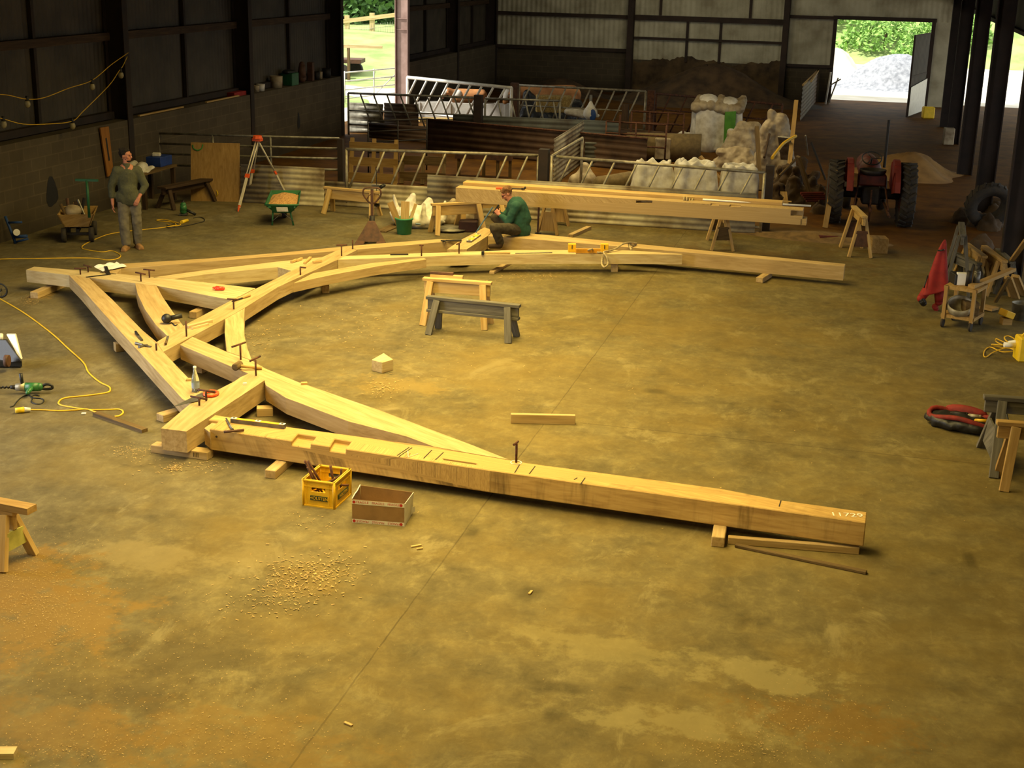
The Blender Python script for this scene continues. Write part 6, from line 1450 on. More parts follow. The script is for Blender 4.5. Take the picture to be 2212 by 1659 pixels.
# bale, black sheet, white bag
c = W(1197, 246, .0); p = W(1196, 224, .76); b = B(); b.box(p, (1.1, .5, .5), math.atan2(VR.y, VR.x)); o = remesh(b, 'straw_bale', M['straw'], None, .03, 2, noise=.05, nscale=.1); tag(o, 'straw bale lying on the black heap behind the dark hurdles', 'bale')
b = B()
rb = random.Random(3)
for k in range(16): q = W(1135+7.5*k, 240, .35); b.caps(q+VF*rb.uniform(-.2, .2)-up*.25, q+up*rb.uniform(.0, .25), .3, .16)
for k in range(3): q = W(1138+9*k, 240, .35); b.caps(q-up*.2, q+up*(.55-.12*k), .24, .14)
q = W(1196, 241, .3); b.caps(q-VR*.4, q+VR*.4, .3, .3)
o = remesh(b, 'black_plastic', M['black'], None, .04, 3, noise=.12, nscale=.2); tag(o, 'heap of black plastic sheeting under the straw bale', 'plastic sheet')
b = B(); p = W(1225, 241, .7); q = W(1292, 250, .6); b.caps(p, p.lerp(q, .5), .1, .14); b.caps(p.lerp(q, .5), q, .12, .05); o = remesh(b, 'feed_sack', M['bagwhite'], None, .025, 3, noise=.04, nscale=.15); tag(o, 'white empty sack lying across the black heap', 'sack')
# pole with hanging sack
q = W(1273, 301); zt2 = ZA(1276, 205, q); t = thing('pen_pole', 'tall pole in the pens with a blue and white sack hanging on it', 'pole', q)
b = B(); b.cone(q, q+up*zt2, .045, .04, 8); b.obj('pole', M['galv'], t)
b = B(); zs = ZA(1275, 262, q); zs2 = ZA(1275, 228, q); b.lathe(q-VF*.05+up*zs, [(0, 0), (.1, .05), (.22, (zs2-zs)*.4), (.2, (zs2-zs)*.7), (.1, zs2-zs), (.03, (zs2-zs)*1.3)], 18); o = b.obj('sack', M['bagwhite'], t)
b = B(); b.ball(q-VF*.24+VR*.06+up*(zs+.2), (.1, .04, .18)); b.obj('blue_print', M['blue'], t)
# bags behind the right barrier
BGp = 'white bulk bags behind the right front barrier'
c = W(1407, 443); bag(c, .95, .8, ZA(1407, 348, c), 'left white bulk bag behind the right front barrier', 'bagwhite', group=BGp, seed=2)
c = W(1497, 448); bag(c, 1.0, .8, ZA(1497, 345, c), 'middle white bulk bag, slumped to the right, behind the right front barrier', 'bagwhite', group=BGp, seed=3)
c = W(1592, 452); bag(c, .85, .7, ZA(1590, 352, c), 'right white bulk bag half hidden by the slanting plank', 'bagwhite', group=BGp, seed=4)
c = W(1262, 403); b = B(); b.caps(c+up*.1, c+up*.45, .3, .12); b.caps(c+up*.1-VR*.2, c+VR*.1+up*.3, .2, .1); o = remesh(b, 'feed_sack', M['bagdirty'], None, .03, 3, noise=.05); tag(o, 'small crumpled pale sack behind the right front barrier', 'sack')
c = W(1325, 412); b = B(); b.caps(c-VR*.3+up*.12, c+VR*.35+up*.25, .22, .2); o = remesh(b, 'feed_sack', M['sack'], None, .03, 3, noise=.05); tag(o, 'brown full sack lying left of the white bulk bags', 'sack')
a, c = W(1352, 343), W(1512, 350); b = B(); b.cone(a+up*.36, c+up*.36, .34, .38, 18); o = b.obj('rolled_sheet', M['sack']); tag(o, 'long roll of brown sheeting lying behind the white bulk bags', 'roll')
# the tall white and green bag with folded brown plastic
g = W(1545, 326); hz = ZA(1545, 215, g); x = VR.copy(); y = VF.copy(); A = g-VR*.72
t = thing('bulk_bag', 'tall white bulk bag with a broad green stripe, top folded over', 'bag', g)
b = B(); b.caps(g-VR*.3+up*.25, g-VR*.3+up*hz*.82, .45, .42, 20); b.caps(g+VR*.3+up*.25, g+VR*.3+up*hz*.82, .42, .36, 20); b.box(g+up*hz*.45, (1.3, .75, hz*.85), math.atan2(VR.y, VR.x)); remesh(b, 'bag_body', M['bagwhite'], t, .03, 5, noise=.04, nscale=.3)
b = B()
for (px, w_) in ((1560, .24),):
    p = W(px, 320); b.hexa([g+VR*.16-VF*.5+up*.15, g+VR*.44-VF*.5+up*.15, g+VR*.44-VF*.3+up*.15, g+VR*.16-VF*.3+up*.15, g+VR*.14-VF*.49+up*hz*.8, g+VR*.44-VF*.47+up*hz*.82, g+VR*.44-VF*.3+up*hz*.8, g+VR*.14-VF*.3+up*hz*.8])
o = b.obj('green_stripe', plain('#4f8a22', .6), t)
b = B(); b.ball(g+VR*.33-VF*.5+up*hz*.42, (.14, .03, .1), 14); b.obj('white_emblem', M['bagwhite'], t)
b = B()
for k in range(7): b.caps(g+VR*(-.65+.2*k)-VF*.3+up*(hz*.86+.05*math.sin(k)), g+VR*(-.5+.2*k)+VF*.1+up*(hz*.98+.05*math.cos(2*k)), .16, .12)
remesh(b, 'folded_top', M['bagdirty'], t, .03, 3, noise=.06, nscale=.15)
def crumple(px, py, w, h, label, mat, seed, name='plastic_sheet', cat='plastic sheet', n=9):
    rnd = random.Random(seed); c = W(px, py); b = B()
    for k in range(n): a = rnd.uniform(-1, 1); b.caps(c+VR*a*w*.5+VF*rnd.uniform(-.3, .3)+up*.1, c+VR*(a*w*.3+rnd.uniform(-.1, .1))+up*h*rnd.uniform(.45, .85), .26, .2); b.caps(c+VR*a*w*.4+up*h*.6, c+VR*rnd.uniform(-.5, .5)*w+up*h*rnd.uniform(.6, .95), .14, .1)
    o = remesh(b, name, M[mat], None, .03, 3, noise=.08, nscale=.15); return tag(o, label, cat)
crumple(1608, 345, .9, 1.0, 'heap of brown translucent plastic right of the tall white bag', 'bagdirty', 5)
crumple(1590, 372, .9, .6, 'crumpled brown plastic on top of the right white bag', 'bagdirty', 6)
crumple(1483, 322, .45, .4, 'small whitish sack at the left foot of the tall bag', 'bagwhite', 7, 'feed_sack', 'sack')
crumple(1668, 385, .6, 1.7, 'pale cloth hung on the junk at the corner of the pen', 'bagdirty', 8, 'cloth', 'cloth', 7)
p, q = W(1512, 338, .9), W(1592, 428, .03); b = B(); b.bar(p, q, .2, .05); tag(b.obj('plank', M['pine_dull']), 'pale plank slanting down across the white bulk bags', 'plank')
# junk at the corner of the pen
JG = 'poles and boards in the junk at the pen corner'
def stick(p, zp, q, zq, w, th, label, mat, name='plank', r=None):
    p = W(*p, zp); q = W(*q, zq); b = B()
    if r: b.cone(p, q, r, r, 8)
    else: b.bar(p, q, w, th)
    tag(b.obj(name, M[mat]), label, name.replace('_', ' '), JG)
stick((1758, 447), 0, (1724, 338), 1.1, .26, .05, 'wide dark plank leaning at the right of the junk corner', 'old_wood')
stick((1697, 432), .0, (1720, 218), 1.9, .1, .06, 'tall pale board standing upright in the junk corner', 'pine_dull')
b = B(); b.tube(spline([W(1668, 341, 1.2), W(1680, 325, 1.25), W(1695, 308, 1.3), W(1719, 294, 1.35)], 5), .035, 8); tag(b.obj('yellow_pipe', M['yellow']), 'bent yellow pipe sticking out of the junk corner', 'pipe')
stick((1752, 308), 1.1, (1783, 388), .3, .05, .05, 'dark thin pole leaning right out of the junk corner', 'darkiron', 'pole', .025)
stick((1684, 380), .6, (1718, 345), .9, .05, .05, 'thin stick crossing the dark post of the junk corner', 'old_wood', 'pole', .03)
stick((1745, 335), .9, (1740, 293), 1.4, .05, .05, 'bent wire rod over the junk corner', 'galv', 'pole', .02)
stick((1700, 345), .6, (1694, 296), 1.2, .3, .03, 'small metal ladder in the junk corner', 'galv', 'small_ladder')
stick((1642, 412), .0, (1635, 275), 1.3, .1, .08, 'brown stump board behind the right end of the barrier', 'old_wood')
stick((1651, 340), .8, (1662, 290), 1.2, .05, .05, 'thin brown branch in the junk corner', 'dark_wood', 'pole', .03)
stick((1696, 448), .15, (1692, 418), .35, .14, .1, 'pale split log near the foot of the junk corner', 'pine_dull', 'log')
rb = random.Random(12); b = B()
for k in range(16): c = W(rb.uniform(1680, 1775), rb.uniform(400, 462), 0); b.caps(c, c+up*rb.uniform(.2, .75)+VR*rb.uniform(-.2, .2), .25, .1)
o = remesh(b, 'scrap_heap', M['muck'], None, .04, 1, noise=.25, nscale=.2); tag(o, 'dark heap of scrap and soil at the corner of the pen', 'scrap heap', None, 'stuff')
b = B()
for k in range(5): p = W(1755+3*k, 418+4*k, .5-.06*k); b.cone(p-VR*.25, p+VR*.25+VF*.1, .03, .03, 6)
tag(b.obj('rusty_scrap', M['redpaint']), 'rusty red metal bars lying in the junk beside the tractor', 'scrap')
a, c = W(1728, 262), W(1762, 220); hz = 1.2; b = B(); b.corr(a, c, up*hz, .14, .012); tag(b.obj('corrugated_sheet', M['tin_dark']), 'dark tin gate running away left of the back doorway', 'corrugated sheet', 'corrugated tin sheets of the pens')
b = B(); b.bar(a+up*hz, c+up*hz, .06, .06); b.bar(c+up*hz, W(1752, 176, 1.2), .06, .06); tag(b.obj('pen_rail', M['pine_dull']), 'pale rail on top of the dark tin gate by the back doorway', 'rail', GG)
b = B(); c = W(1742, 205); b.box(c+up*1.0, (.6, .5, .06), .2); b.box(c+up*.5+VR*.25, (.08, .5, 1.0), .2); tag(b.obj('water_tank', M['galv_white']), 'pale water bowl by the wall left of the back doorway', 'tank')
c = W(1783, 225); t = thing('yard_broom', 'pale pole and sticks leaning beside the back doorway', 'sticks', c)
b = B(); b.cone(c, c+up*1.2+VR*.1, .04, .04, 6); b.obj('pole', M['galv_white'], t)
b = B(); b.cone(c+VR*.1, c+VR*.4+up*1.0, .03, .03, 6); b.cone(c+VR*.1+up*.7, c+VR*.5+up*.95, .03, .03, 6); b.obj('sticks', M['galv'], t)
# heaps
heap('muck_heap', M['muck'], 'big dark heap of muck against the back wall', 'muck', (-6.0, 53.3, 0), 4.2, 2.2, 1.3, 21, kind='stuff')
heap('muck_heap', M['muck'], 'dark litter heap in the left back corner behind the cows', 'muck', (-11.9, 53.6, 0), 2.3, 1.5, .6, 22, kind='stuff')
g = W(1990, 382); heap('sand_heap', M['sand'], 'low brown heap of sand behind the tractor on the right', 'sand', (g.x-.35, g.y+.3, 0), 1.4, 1.4, .6, 23, kind='stuff')
g = W(1700, 512); heap('sawdust_heap', plain('#6e5632', .95, 0, .3, 6, '#584426', .5), 'low drift of sawdust between the stacked beams and the lone trestle', 'sawdust', (g.x+.6, g.y+.2, 0), 1.5, .6, .1, 24, kind='stuff')
rb = random.Random(4)
b = B(); b.box(W(2005, 243, .2), (.4, .3, .4), .2); tag(b.obj('yellow_tub', M['brightyellow'], bevel=.03), 'yellow tub beside the open back door', 'tub')
g = W(2047, 312); b = B(); b.box(g+up*.25, (.3, .3, .5), .1); tag(b.obj('pale_block', M['bagdirty'], bevel=.02), 'pale block at the foot of a right-hand column', 'block')
b = B(); b.box(W(1787, 512, .04), (.35, .25, .08), .3); tag(b.obj('red_brick', M['redpaint']), 'rusty red lump on the floor in front of the tractor', 'scrap')
# pale lath against the tractor wheel
p, q = W(1782, 492), W(1789, 372, 1.15); q = Vector((p.x+VR.x*.1, p.y+.35, ZA(1789, 367, p+VF*.3))); b = B(); b.bar(p, q, .1, .04, tuple(VF)); tag(b.obj('lath', M['pine_dull']), 'pale lath leaning upright against the tractor wheel', 'plank')
# ---- old tractor seen from behind
gl, gr = W(1797, 491), W(1958, 500); x = (gr-gl).normalized(); y = Vector((-x.y, x.x, 0)); wx = (gr-gl).length; A = gl
t = thing('tractor', 'old red tractor seen from behind in the gloom on the right', 'tractor', gl.lerp(gr, .5)+y*.6)
R_ = .64; cy = .62
def tyre(u, v, r, w, name='tyre', lugs=True):
    Mx = Matrix((y, up, x)).transposed(); c = cr(u, v, r)
    b = B(); b.lathe(c, [(r*.55, -w*.4), (r*.9, -w*.5), (r*.97, -w*.4), (r*.97, w*.4), (r*.9, w*.5), (r*.55, w*.4)], 32, Mx)
    if lugs:
        for k in range(22):
            for s in (-1, 1):
                a = 2*PI*(k+.25*s)/22; e = Vector((math.cos(a), math.sin(a), 0)); a2 = a+.16; e2 = Vector((math.cos(a2), math.sin(a2), 0))
                b.bar(c+Mx@(e*r*.985+Vector((0, 0, s*w*.48))), c+Mx@(e2*r*.985), .045, .045, tuple(Mx@e))
    ty = b.obj(name, M['rubber'], t)
    b = B(); b.lathe(c, [(0, w*.1), (r*.5, w*.15), (r*.57, w*.42), (r*.57, -w*.42), (r*.5, -w*.15), (0, -w*.1)], 24, Mx); b.obj('rim', M['redpaint'], ty)
tyre(0.02, cy, R_, .3); tyre(wx-.02, cy, R_, .3); tyre(wx*.25, cy+1.9, .38, .16, 'front_tyre', False); tyre(wx*.75, cy+1.9, .38, .16, 'front_tyre', False)
for u, s in ((.28, 1), (wx-.28, -1)):
    b = B(); n = 9
    for k in range(n):
        a, a2 = PI*(.0+.85*k/n)+.25, PI*(.0+.85*(k+1)/n)+.25; r2 = .74
        f = lambda a_, du: cr(u+du, cy-math.cos(a_)*r2, R_+math.sin(a_)*r2-.05)
        b.quad([f(a, -.07*s), f(a2, -.07*s), f(a2, .05*s), f(a, .05*s)])
        b.quad([f(a, .05*s), f(a2, .05*s), cr(u+.05*s, cy, R_), cr(u+.05*s, cy, R_)+up*.001])
    o = b.obj('mudguard', plain('#6e2015', .6, 0, .25, 5), t); m = o.modifiers.new('s', 'SOLIDIFY'); m.thickness = .015
b = B(); b.box(cr(wx/2, cy, .62), (.36, .5, .36), math.atan2(x.y, x.x)); b.cone(cr(.15, cy, R_), cr(wx-.15, cy, R_), .11, .11, 14); b.box(cr(wx/2, cy+.9, .65), (.34, 1.6, .4), math.atan2(x.y, x.x)); b.obj('transmission', M['darkiron'], t, bevel=.03)
b = B(); b.caps(cr(wx/2, cy+.9, 1.0), cr(wx/2, cy+2.1, .98), .24, .22, 16); b.obj('bonnet', M['redpaint'], t)
b = B(); b.lathe(cr(wx/2, cy-.1, 1.02), [(0, 0), (.2, .01), (.26, .06), (.27, .12), (.25, .12), (.2, .04), (0, .03)], 20); b.obj('seat', M['darkiron'], t)
b = B(); b.box(cr(wx/2, cy-.05, .93), (.56, .3, .24), math.atan2(x.y, x.x)); b.obj('toolbox', M['redpaint'], t, bevel=.03)
b = B(); c = cr(wx/2, cy+.55, 1.28); b.tube([c+Matrix.Rotation(.6, 3, x)@(x*.2*math.cos(2*PI*k/20)+y*.2*math.sin(2*PI*k/20)) for k in range(20)], .014, 6, closed=True); b.tube([c, cr(wx/2, cy+.9, 1.0)], .018, 6)
for k in range(3): b.tube([c, c+Matrix.Rotation(.6, 3, x)@(x*.2*math.cos(2*PI*k/3)+y*.2*math.sin(2*PI*k/3))], .01, 5)
b.obj('steering_wheel', M['black'], t)
for u in (wx*.32, wx*.68):
    b = B(); b.tube([cr(u, cy, .5), cr(u*1.0+(u-wx/2)*.35, cy-.75, .3)], .028, 7); b.tube([cr(u, cy-.1, .85), cr(u+(u-wx/2)*.3, cy-.55, .38)], .018, 6); b.obj('lift_arm', M['rust'], t)
b = B(); b.tube([cr(wx/2, cy, .4), cr(wx/2, cy-.5, .36)], .035, 7); b.tube([cr(wx*.5, cy-.3, .1), cr(wx*.5, cy-.32, .75)], .02, 6); b.obj('drawbar', M['rust'], t)
b = B(); b.cone(cr(wx*.72, cy+1.3, 1.0), cr(wx*.72, cy+1.3, 2.0), .03, .03, 8); b.obj('exhaust_pipe', M['darkiron'], t)
# worn tyre leaning at the right-hand columns
g = W(2130, 494); Mx = Matrix((VR, up, -VF)).transposed()@Matrix.Rotation(.3, 3, 'X'); b = B(); c = g+up*.48
b.lathe(c, [(.26, -.1), (.4, -.13), (.47, -.09), (.48, 0), (.47, .09), (.4, .13), (.26, .1), (.3, 0), (.26, -.1)], 30, Mx)
for k in range(20): a = 2*PI*k/20; e = Mx@Vector((math.cos(a), math.sin(a), 0)); b.bar(c+e*.47-Mx@Vector((0, 0, .09)), c+Mx@Vector((math.cos(a+.15)*.47, math.sin(a+.15)*.47, .09)), .04, .04, tuple(e))
tag(b.obj('old_tyre', M['rubber']), 'old treaded tyre leaning by the right-hand columns', 'tyre')
rb = random.Random(9); b = B()
for k in range(14): c = W(rb.uniform(2070, 2160), rb.uniform(455, 545), 0); c.x = max(c.x, 1.7); b.caps(c, c+up*rb.uniform(.05, .25), .25, .12)
o = remesh(b, 'soil_heap', M['muck'], None, .04, 1, noise=.2, nscale=.2); tag(o, 'dark soil heaped along the right-hand columns', 'soil', None, 'stuff')
# ================================================================== PEOPLE
def hand(b, w, d, n, th, curl=.35, s=1.0):
    """palm + five bent fingers. w wrist, d towards the fingertips, n out of the palm, th towards the thumb side"""
    d = Vector(d).normalized(); th = Vector(th); th = (th-d*th.dot(d)).normalized(); n = Vector(n); n = (n-d*n.dot(d)-th*n.dot(th)).normalized()
    p = Vector(w)
    for k in (-1, 0, 1): b.caps(p+th*.018*k*s+d*.01*s, p+d*.085*s+th*.026*k*s, .02*s, .016*s, 10)
    for k, L in enumerate((.072, .08, .075, .058)):
        o = th*(.032-.021*k)*s; a = p+d*.085*s+o
        d1 = (d*math.cos(curl)+n*math.sin(curl)).normalized(); d2 = (d*math.cos(curl*2.6)+n*math.sin(curl*2.6)).normalized()
        m = a+d1*L*.5*s; b.caps(a, m, .0105*s, .0098*s, 8); b.caps(m, m+d2*L*.5*s, .0098*s, .008*s, 8)
    a = p+d*.025*s+th*.028*s; m = a+(th*.75+d*.55+n*.25).normalized()*.042*s; b.caps(a, m, .014*s, .012*s, 8); b.caps(m, m+(d*.9+th*.25+n*.35).normalized()*.035*s, .0115*s, .009*s, 8)
def head(b, c, f, u):
    """skull, jaw, nose, brow and ears. c centre, f facing, u up"""
    f = Vector(f).normalized(); u = Vector(u); u = (u-f*u.dot(f)).normalized(); r = f.cross(u)
    R = Matrix((r, f, u)).transposed()
    b.ball(c+u*.02-f*.008, (.077, .095, .095), 16, R); b.ball(c-u*.045+f*.025, (.058, .068, .075), 14, R); b.ball(c-u*.09+f*.06, (.026, .025, .02), 10, R)
    b.caps(c+u*.022+f*.09, c-u*.022+f*.108, .011, .016, 8); b.caps(c+u*.028+f*.082-r*.035, c+u*.028+f*.082+r*.035, .014, .014, 8)
    b.caps(c-u*.052+f*.088-r*.018, c-u*.052+f*.088+r*.018, .009, .009, 8)
    for s in (-1, 1): b.ball(c+r*s*.078-f*.01-u*.005, (.012, .02, .032), 10, R); b.ball(c+r*s*.045-u*.02+f*.06, (.025, .025, .025), 10, R)
    return R, r, f, u
def face_bits(t, c, R, r, f, u):
    b = B()
    for s in (-1, 1): b.ball(c+r*s*.032+f*.088+u*.008, (.011, .008, .007), 8, R)
    b.obj('eye', M['black'], t)
# ---- the standing man
g = W(284, 539); v = Vector((g.x, g.y, 0)).normalized(); ur = Vector((v.y, -v.x, 0)); tc = -v
def Q(u, d, z): return g+ur*u+tc*d+up*z
t = thing('person', 'man in olive jumper and grey trousers standing by the left wall, looking aside', 'person', g)
HC = Q(.0, -.02, 1.655); fd = ur*.85+tc*.5-up*.05
sh = {-1: Q(-.165, 0, 1.39), 1: Q(.175, -.04, 1.385)}; el = {-1: Q(-.275, -.02, 1.12), 1: Q(.295, -.02, 1.13)}; wr = {-1: Q(-.27, .06, .83), 1: Q(.17, .12, .93)}
hip = {-1: Q(-.09, 0, .93), 1: Q(.1, -.02, .93)}; kn = {-1: Q(-.1, .04, .5), 1: Q(.115, -.02, .5)}; an = {-1: Q(-.085, .0, .1), 1: Q(.115, -.12, .1)}
b = B(); R, r, f, u = head(b, HC, fd, up)
b.caps(Q(0, -.02, 1.44), HC-up*.05, .062, .056); b.caps(Q(0, -.02, 1.0), Q(0, -.02, 1.38), .13, .15, flat=(tc, .66)); b.caps(sh[-1], sh[1], .055, .055); b.caps(hip[-1], hip[1], .095, .095)
for s in (-1, 1):
    b.caps(sh[s], el[s], .05, .043); b.caps(el[s], wr[s], .042, .028); b.caps(hip[s], kn[s], .085, .06); b.caps(kn[s], an[s], .058, .04); b.caps(an[s]-up*.04, an[s]+(tc*.16+ur*.06*s)-up*.06, .04, .035)
hand(b, wr[-1], Q(-.275, .08, .68)-wr[-1], ur, tc, .3); hand(b, wr[1], Q(.10, .16, .8)-wr[1], -tc, -ur, .35)
remesh(b, 'body', M['skin'], t, .0085, 2); face_bits(t, HC, R, r, f, u)
b = B(); b.caps(Q(0, -.02, .98), Q(0, -.02, 1.3), .165, .18, flat=(tc, .74)); b.caps(sh[-1], sh[1], .092, .092); b.caps(Q(0, -.02, 1.38), Q(0, -.01, 1.475), .11, .078); b.caps(Q(-.06, 0, .93), Q(.06, 0, .93), .165, .165, flat=(tc, .95)); b.caps(Q(0, 0, .95), Q(0, 0, 1.05), .17, .17)
for s in (-1, 1): b.caps(sh[s], el[s], .088, .068); b.caps(el[s], el[s].lerp(wr[s], .55), .066, .052)
remesh(b, 'jumper', M['jumper'], t, .014, 3, noise=.025, nscale=.1)
b = B(); b.caps(Q(-.06, 0, .9), Q(.06, 0, .9), .128, .128)
for s in (-1, 1): b.caps(hip[s], kn[s], .112, .088); b.caps(kn[s], an[s]+up*.02, .086, .082)
remesh(b, 'trousers', M['trousers'], t, .014, 3, noise=.03, nscale=.09)
for s in (-1, 1):
    b = B(); a = an[s]; fo = (tc*.9+ur*.25*s).normalized(); b.caps(a+up*.03, a-up*.03, .06, .055); b.caps(a-up*.045, a+fo*.17-up*.055, .05, .045); b.box(a+fo*.06-up*.085, (.1, .3, .03), math.atan2(fo.y, fo.x)-PI/2); remesh(b, 'boot', M['boots'], t, .012, 2)
b = B(); b.ball(HC+u*.04-f*.03, (.09, .1, .1), 14, R)
for k in range(26):
    a = 2*PI*k/26; e = r*math.cos(a)*.08+u*(.045+.06*abs(math.sin(a*1.5)))-f*(.03+.07*math.sin(a)); b.ball(HC+e, .026, 8)
remesh(b, 'hair', M['hair_dark'], t, .012, 1, noise=.02, nscale=.03)
b = B(); b.ball(HC-u*.085+f*.045, (.05, .045, .03), 12, R); b.ball(HC-u*.055+f*.02, (.064, .04, .025), 12, R); remesh(b, 'beard', M['hair_dark'], t, .01, 1)
# ---- the man sitting on the far post
s0 = W(1122, 507, ZT); v = Vector((s0.x, s0.y, 0)).normalized(); ur = Vector((v.y, -v.x, 0)); tc = -v; fw = -ur
g = Vector((s0.x, s0.y, 0))
def Q(a, d, z): return g+fw*a+tc*d+up*z
t = thing('person', 'man in a dark green jersey sitting on the oak frame, bent over a small device', 'person', g)
HC = Q(.24, 0, 1.065); fd = fw*.8-up*.55+tc*.12
pel = Q(.02, 0, .45); che = Q(.06, 0, .83); nk = Q(.15, 0, .94)
sh = {1: Q(.07, .19, .87), -1: Q(.1, -.19, .87)}; el = {1: Q(.2, .2, .6), -1: Q(.27, -.17, .62)}; wr = {1: Q(.37, .09, .71), -1: Q(.4, -.05, .7)}
hip = {1: Q(.05, .1, .44), -1: Q(.05, -.1, .44)}; kn = {1: W(1067, 492, .58), -1: Q(.45, -.16, .6)}; an = {1: W(1080, 526, .27), -1: Q(.3, -.15, .44)}
b = B(); R, r, f, u = head(b, HC, fd, up+fw*.4)
b.caps(nk-up*.03, HC-up*.04-fw*.02, .06, .055); b.caps(pel, che, .14, .155, flat=(tc, 1.1)); b.caps(sh[1], sh[-1], .07, .07); b.caps(che, nk, .1, .06); b.caps(hip[1], hip[-1], .1, .1)
for s in (-1, 1): b.caps(sh[s], el[s], .055, .043); b.caps(el[s], wr[s], .042, .028); b.caps(hip[s], kn[s], .085, .06); b.caps(kn[s], an[s], .055, .04); b.caps(an[s]-up*.04, an[s]+fw*.17-up*.06, .04, .035)
hand(b, wr[1], fw*.6+up*.6-tc*.3, -tc, up+fw*-.5, .7); hand(b, wr[-1], fw*.5+up*.5+tc*.5, tc, up, .6)
remesh(b, 'body', M['skin'], t, .0085, 2); face_bits(t, HC, R, r, f, u)
b = B(); b.caps(Q(.0, 0, .46), che, .185, .19, flat=(tc, 1.05)); b.caps(Q(-.06, 0, .62), Q(.0, 0, .8), .15, .15); b.caps(sh[1], sh[-1], .095, .095); b.caps(che, nk-up*.02-fw*.01, .13, .085); b.caps(Q(-.03, 0, .42), Q(.03, 0, .42), .18, .16)
for s in (-1, 1): b.caps(sh[s], el[s], .085, .07); b.caps(el[s], el[s].lerp(wr[s], .75), .068, .048)
remesh(b, 'jersey', M['jersey'], t, .014, 3, noise=.03, nscale=.1)
b = B(); b.caps(hip[1], hip[-1], .115, .115)
for s in (-1, 1): b.caps(hip[s], kn[s], .112, .085); b.caps(kn[s], an[s]+up*.03, .083, .072)
remesh(b, 'trousers', M['trousers_dark'], t, .014, 3, noise=.03, nscale=.09)
for s in (-1, 1):
    b = B(); a = an[s]; b.caps(a+up*.03, a-up*.03, .058, .055); b.caps(a-up*.045, a+fw*.17-up*.055, .048, .044); remesh(b, 'boot', M['dark_wood'], t, .012, 2)
b = B(); b.ball(HC+u*.045-f*.03, (.088, .098, .09), 14, R)
for k in range(34):
    a = 2*PI*k/34; e = r*math.cos(a)*.08+u*(.05+.055*abs(math.sin(a*2.3)))-f*(.02+.075*math.sin(a)); b.ball(HC+e, .024, 8)
remesh(b, 'hair', M['hair_brown'], t, .012, 1, noise=.03, nscale=.03)
b = B(); b.ball(HC-u*.07+f*.05, (.05, .045, .03), 12, R); remesh(b, 'beard', M['hair_brown'], t, .01, 1)
b = B(); 
for s in (-1, 1): b.tube([HC+r*s*.032+f*.1+u*.008+r*.02*math.cos(2*PI*k/10)+u*.016*math.sin(2*PI*k/10) for k in range(10)], .003, 5, closed=True); b.tube([HC+r*s*.05+f*.1+u*.01, HC+r*s*.08-f*.0+u*.012], .003, 5)
b.obj('glasses', M['darkiron'], t)
c = Q(.43, .02, .79); b = B(); ax = (up*.8-fw*.5).normalized(); b.bar(c-ax*.09, c+ax*.09, .075, .03, tuple(fw)); o = b.obj('handheld_device', M['black'], bevel=.006); tag(o, 'small black handheld device in the seated man\'s hand', 'device')
b = B(); b.bar(c-ax*.0-tc*.0+fw*-.016, c+ax*.05+fw*-.016, .05, .002, tuple(fw)); b.obj('screen', plain('#8a9484', .3), o)
p, q = W(1027, 492, .36), W(1064, 447, .95); p = Q(.78, .05, .36); q = Q(.49, .0, .82); b = B(); b.cone(p, q, .012, .012, 8); tag(b.obj('steel_rod', M['bluesteel']), 'thin grey rod slanting up from the oak stub to the seated man\'s hand', 'rod')
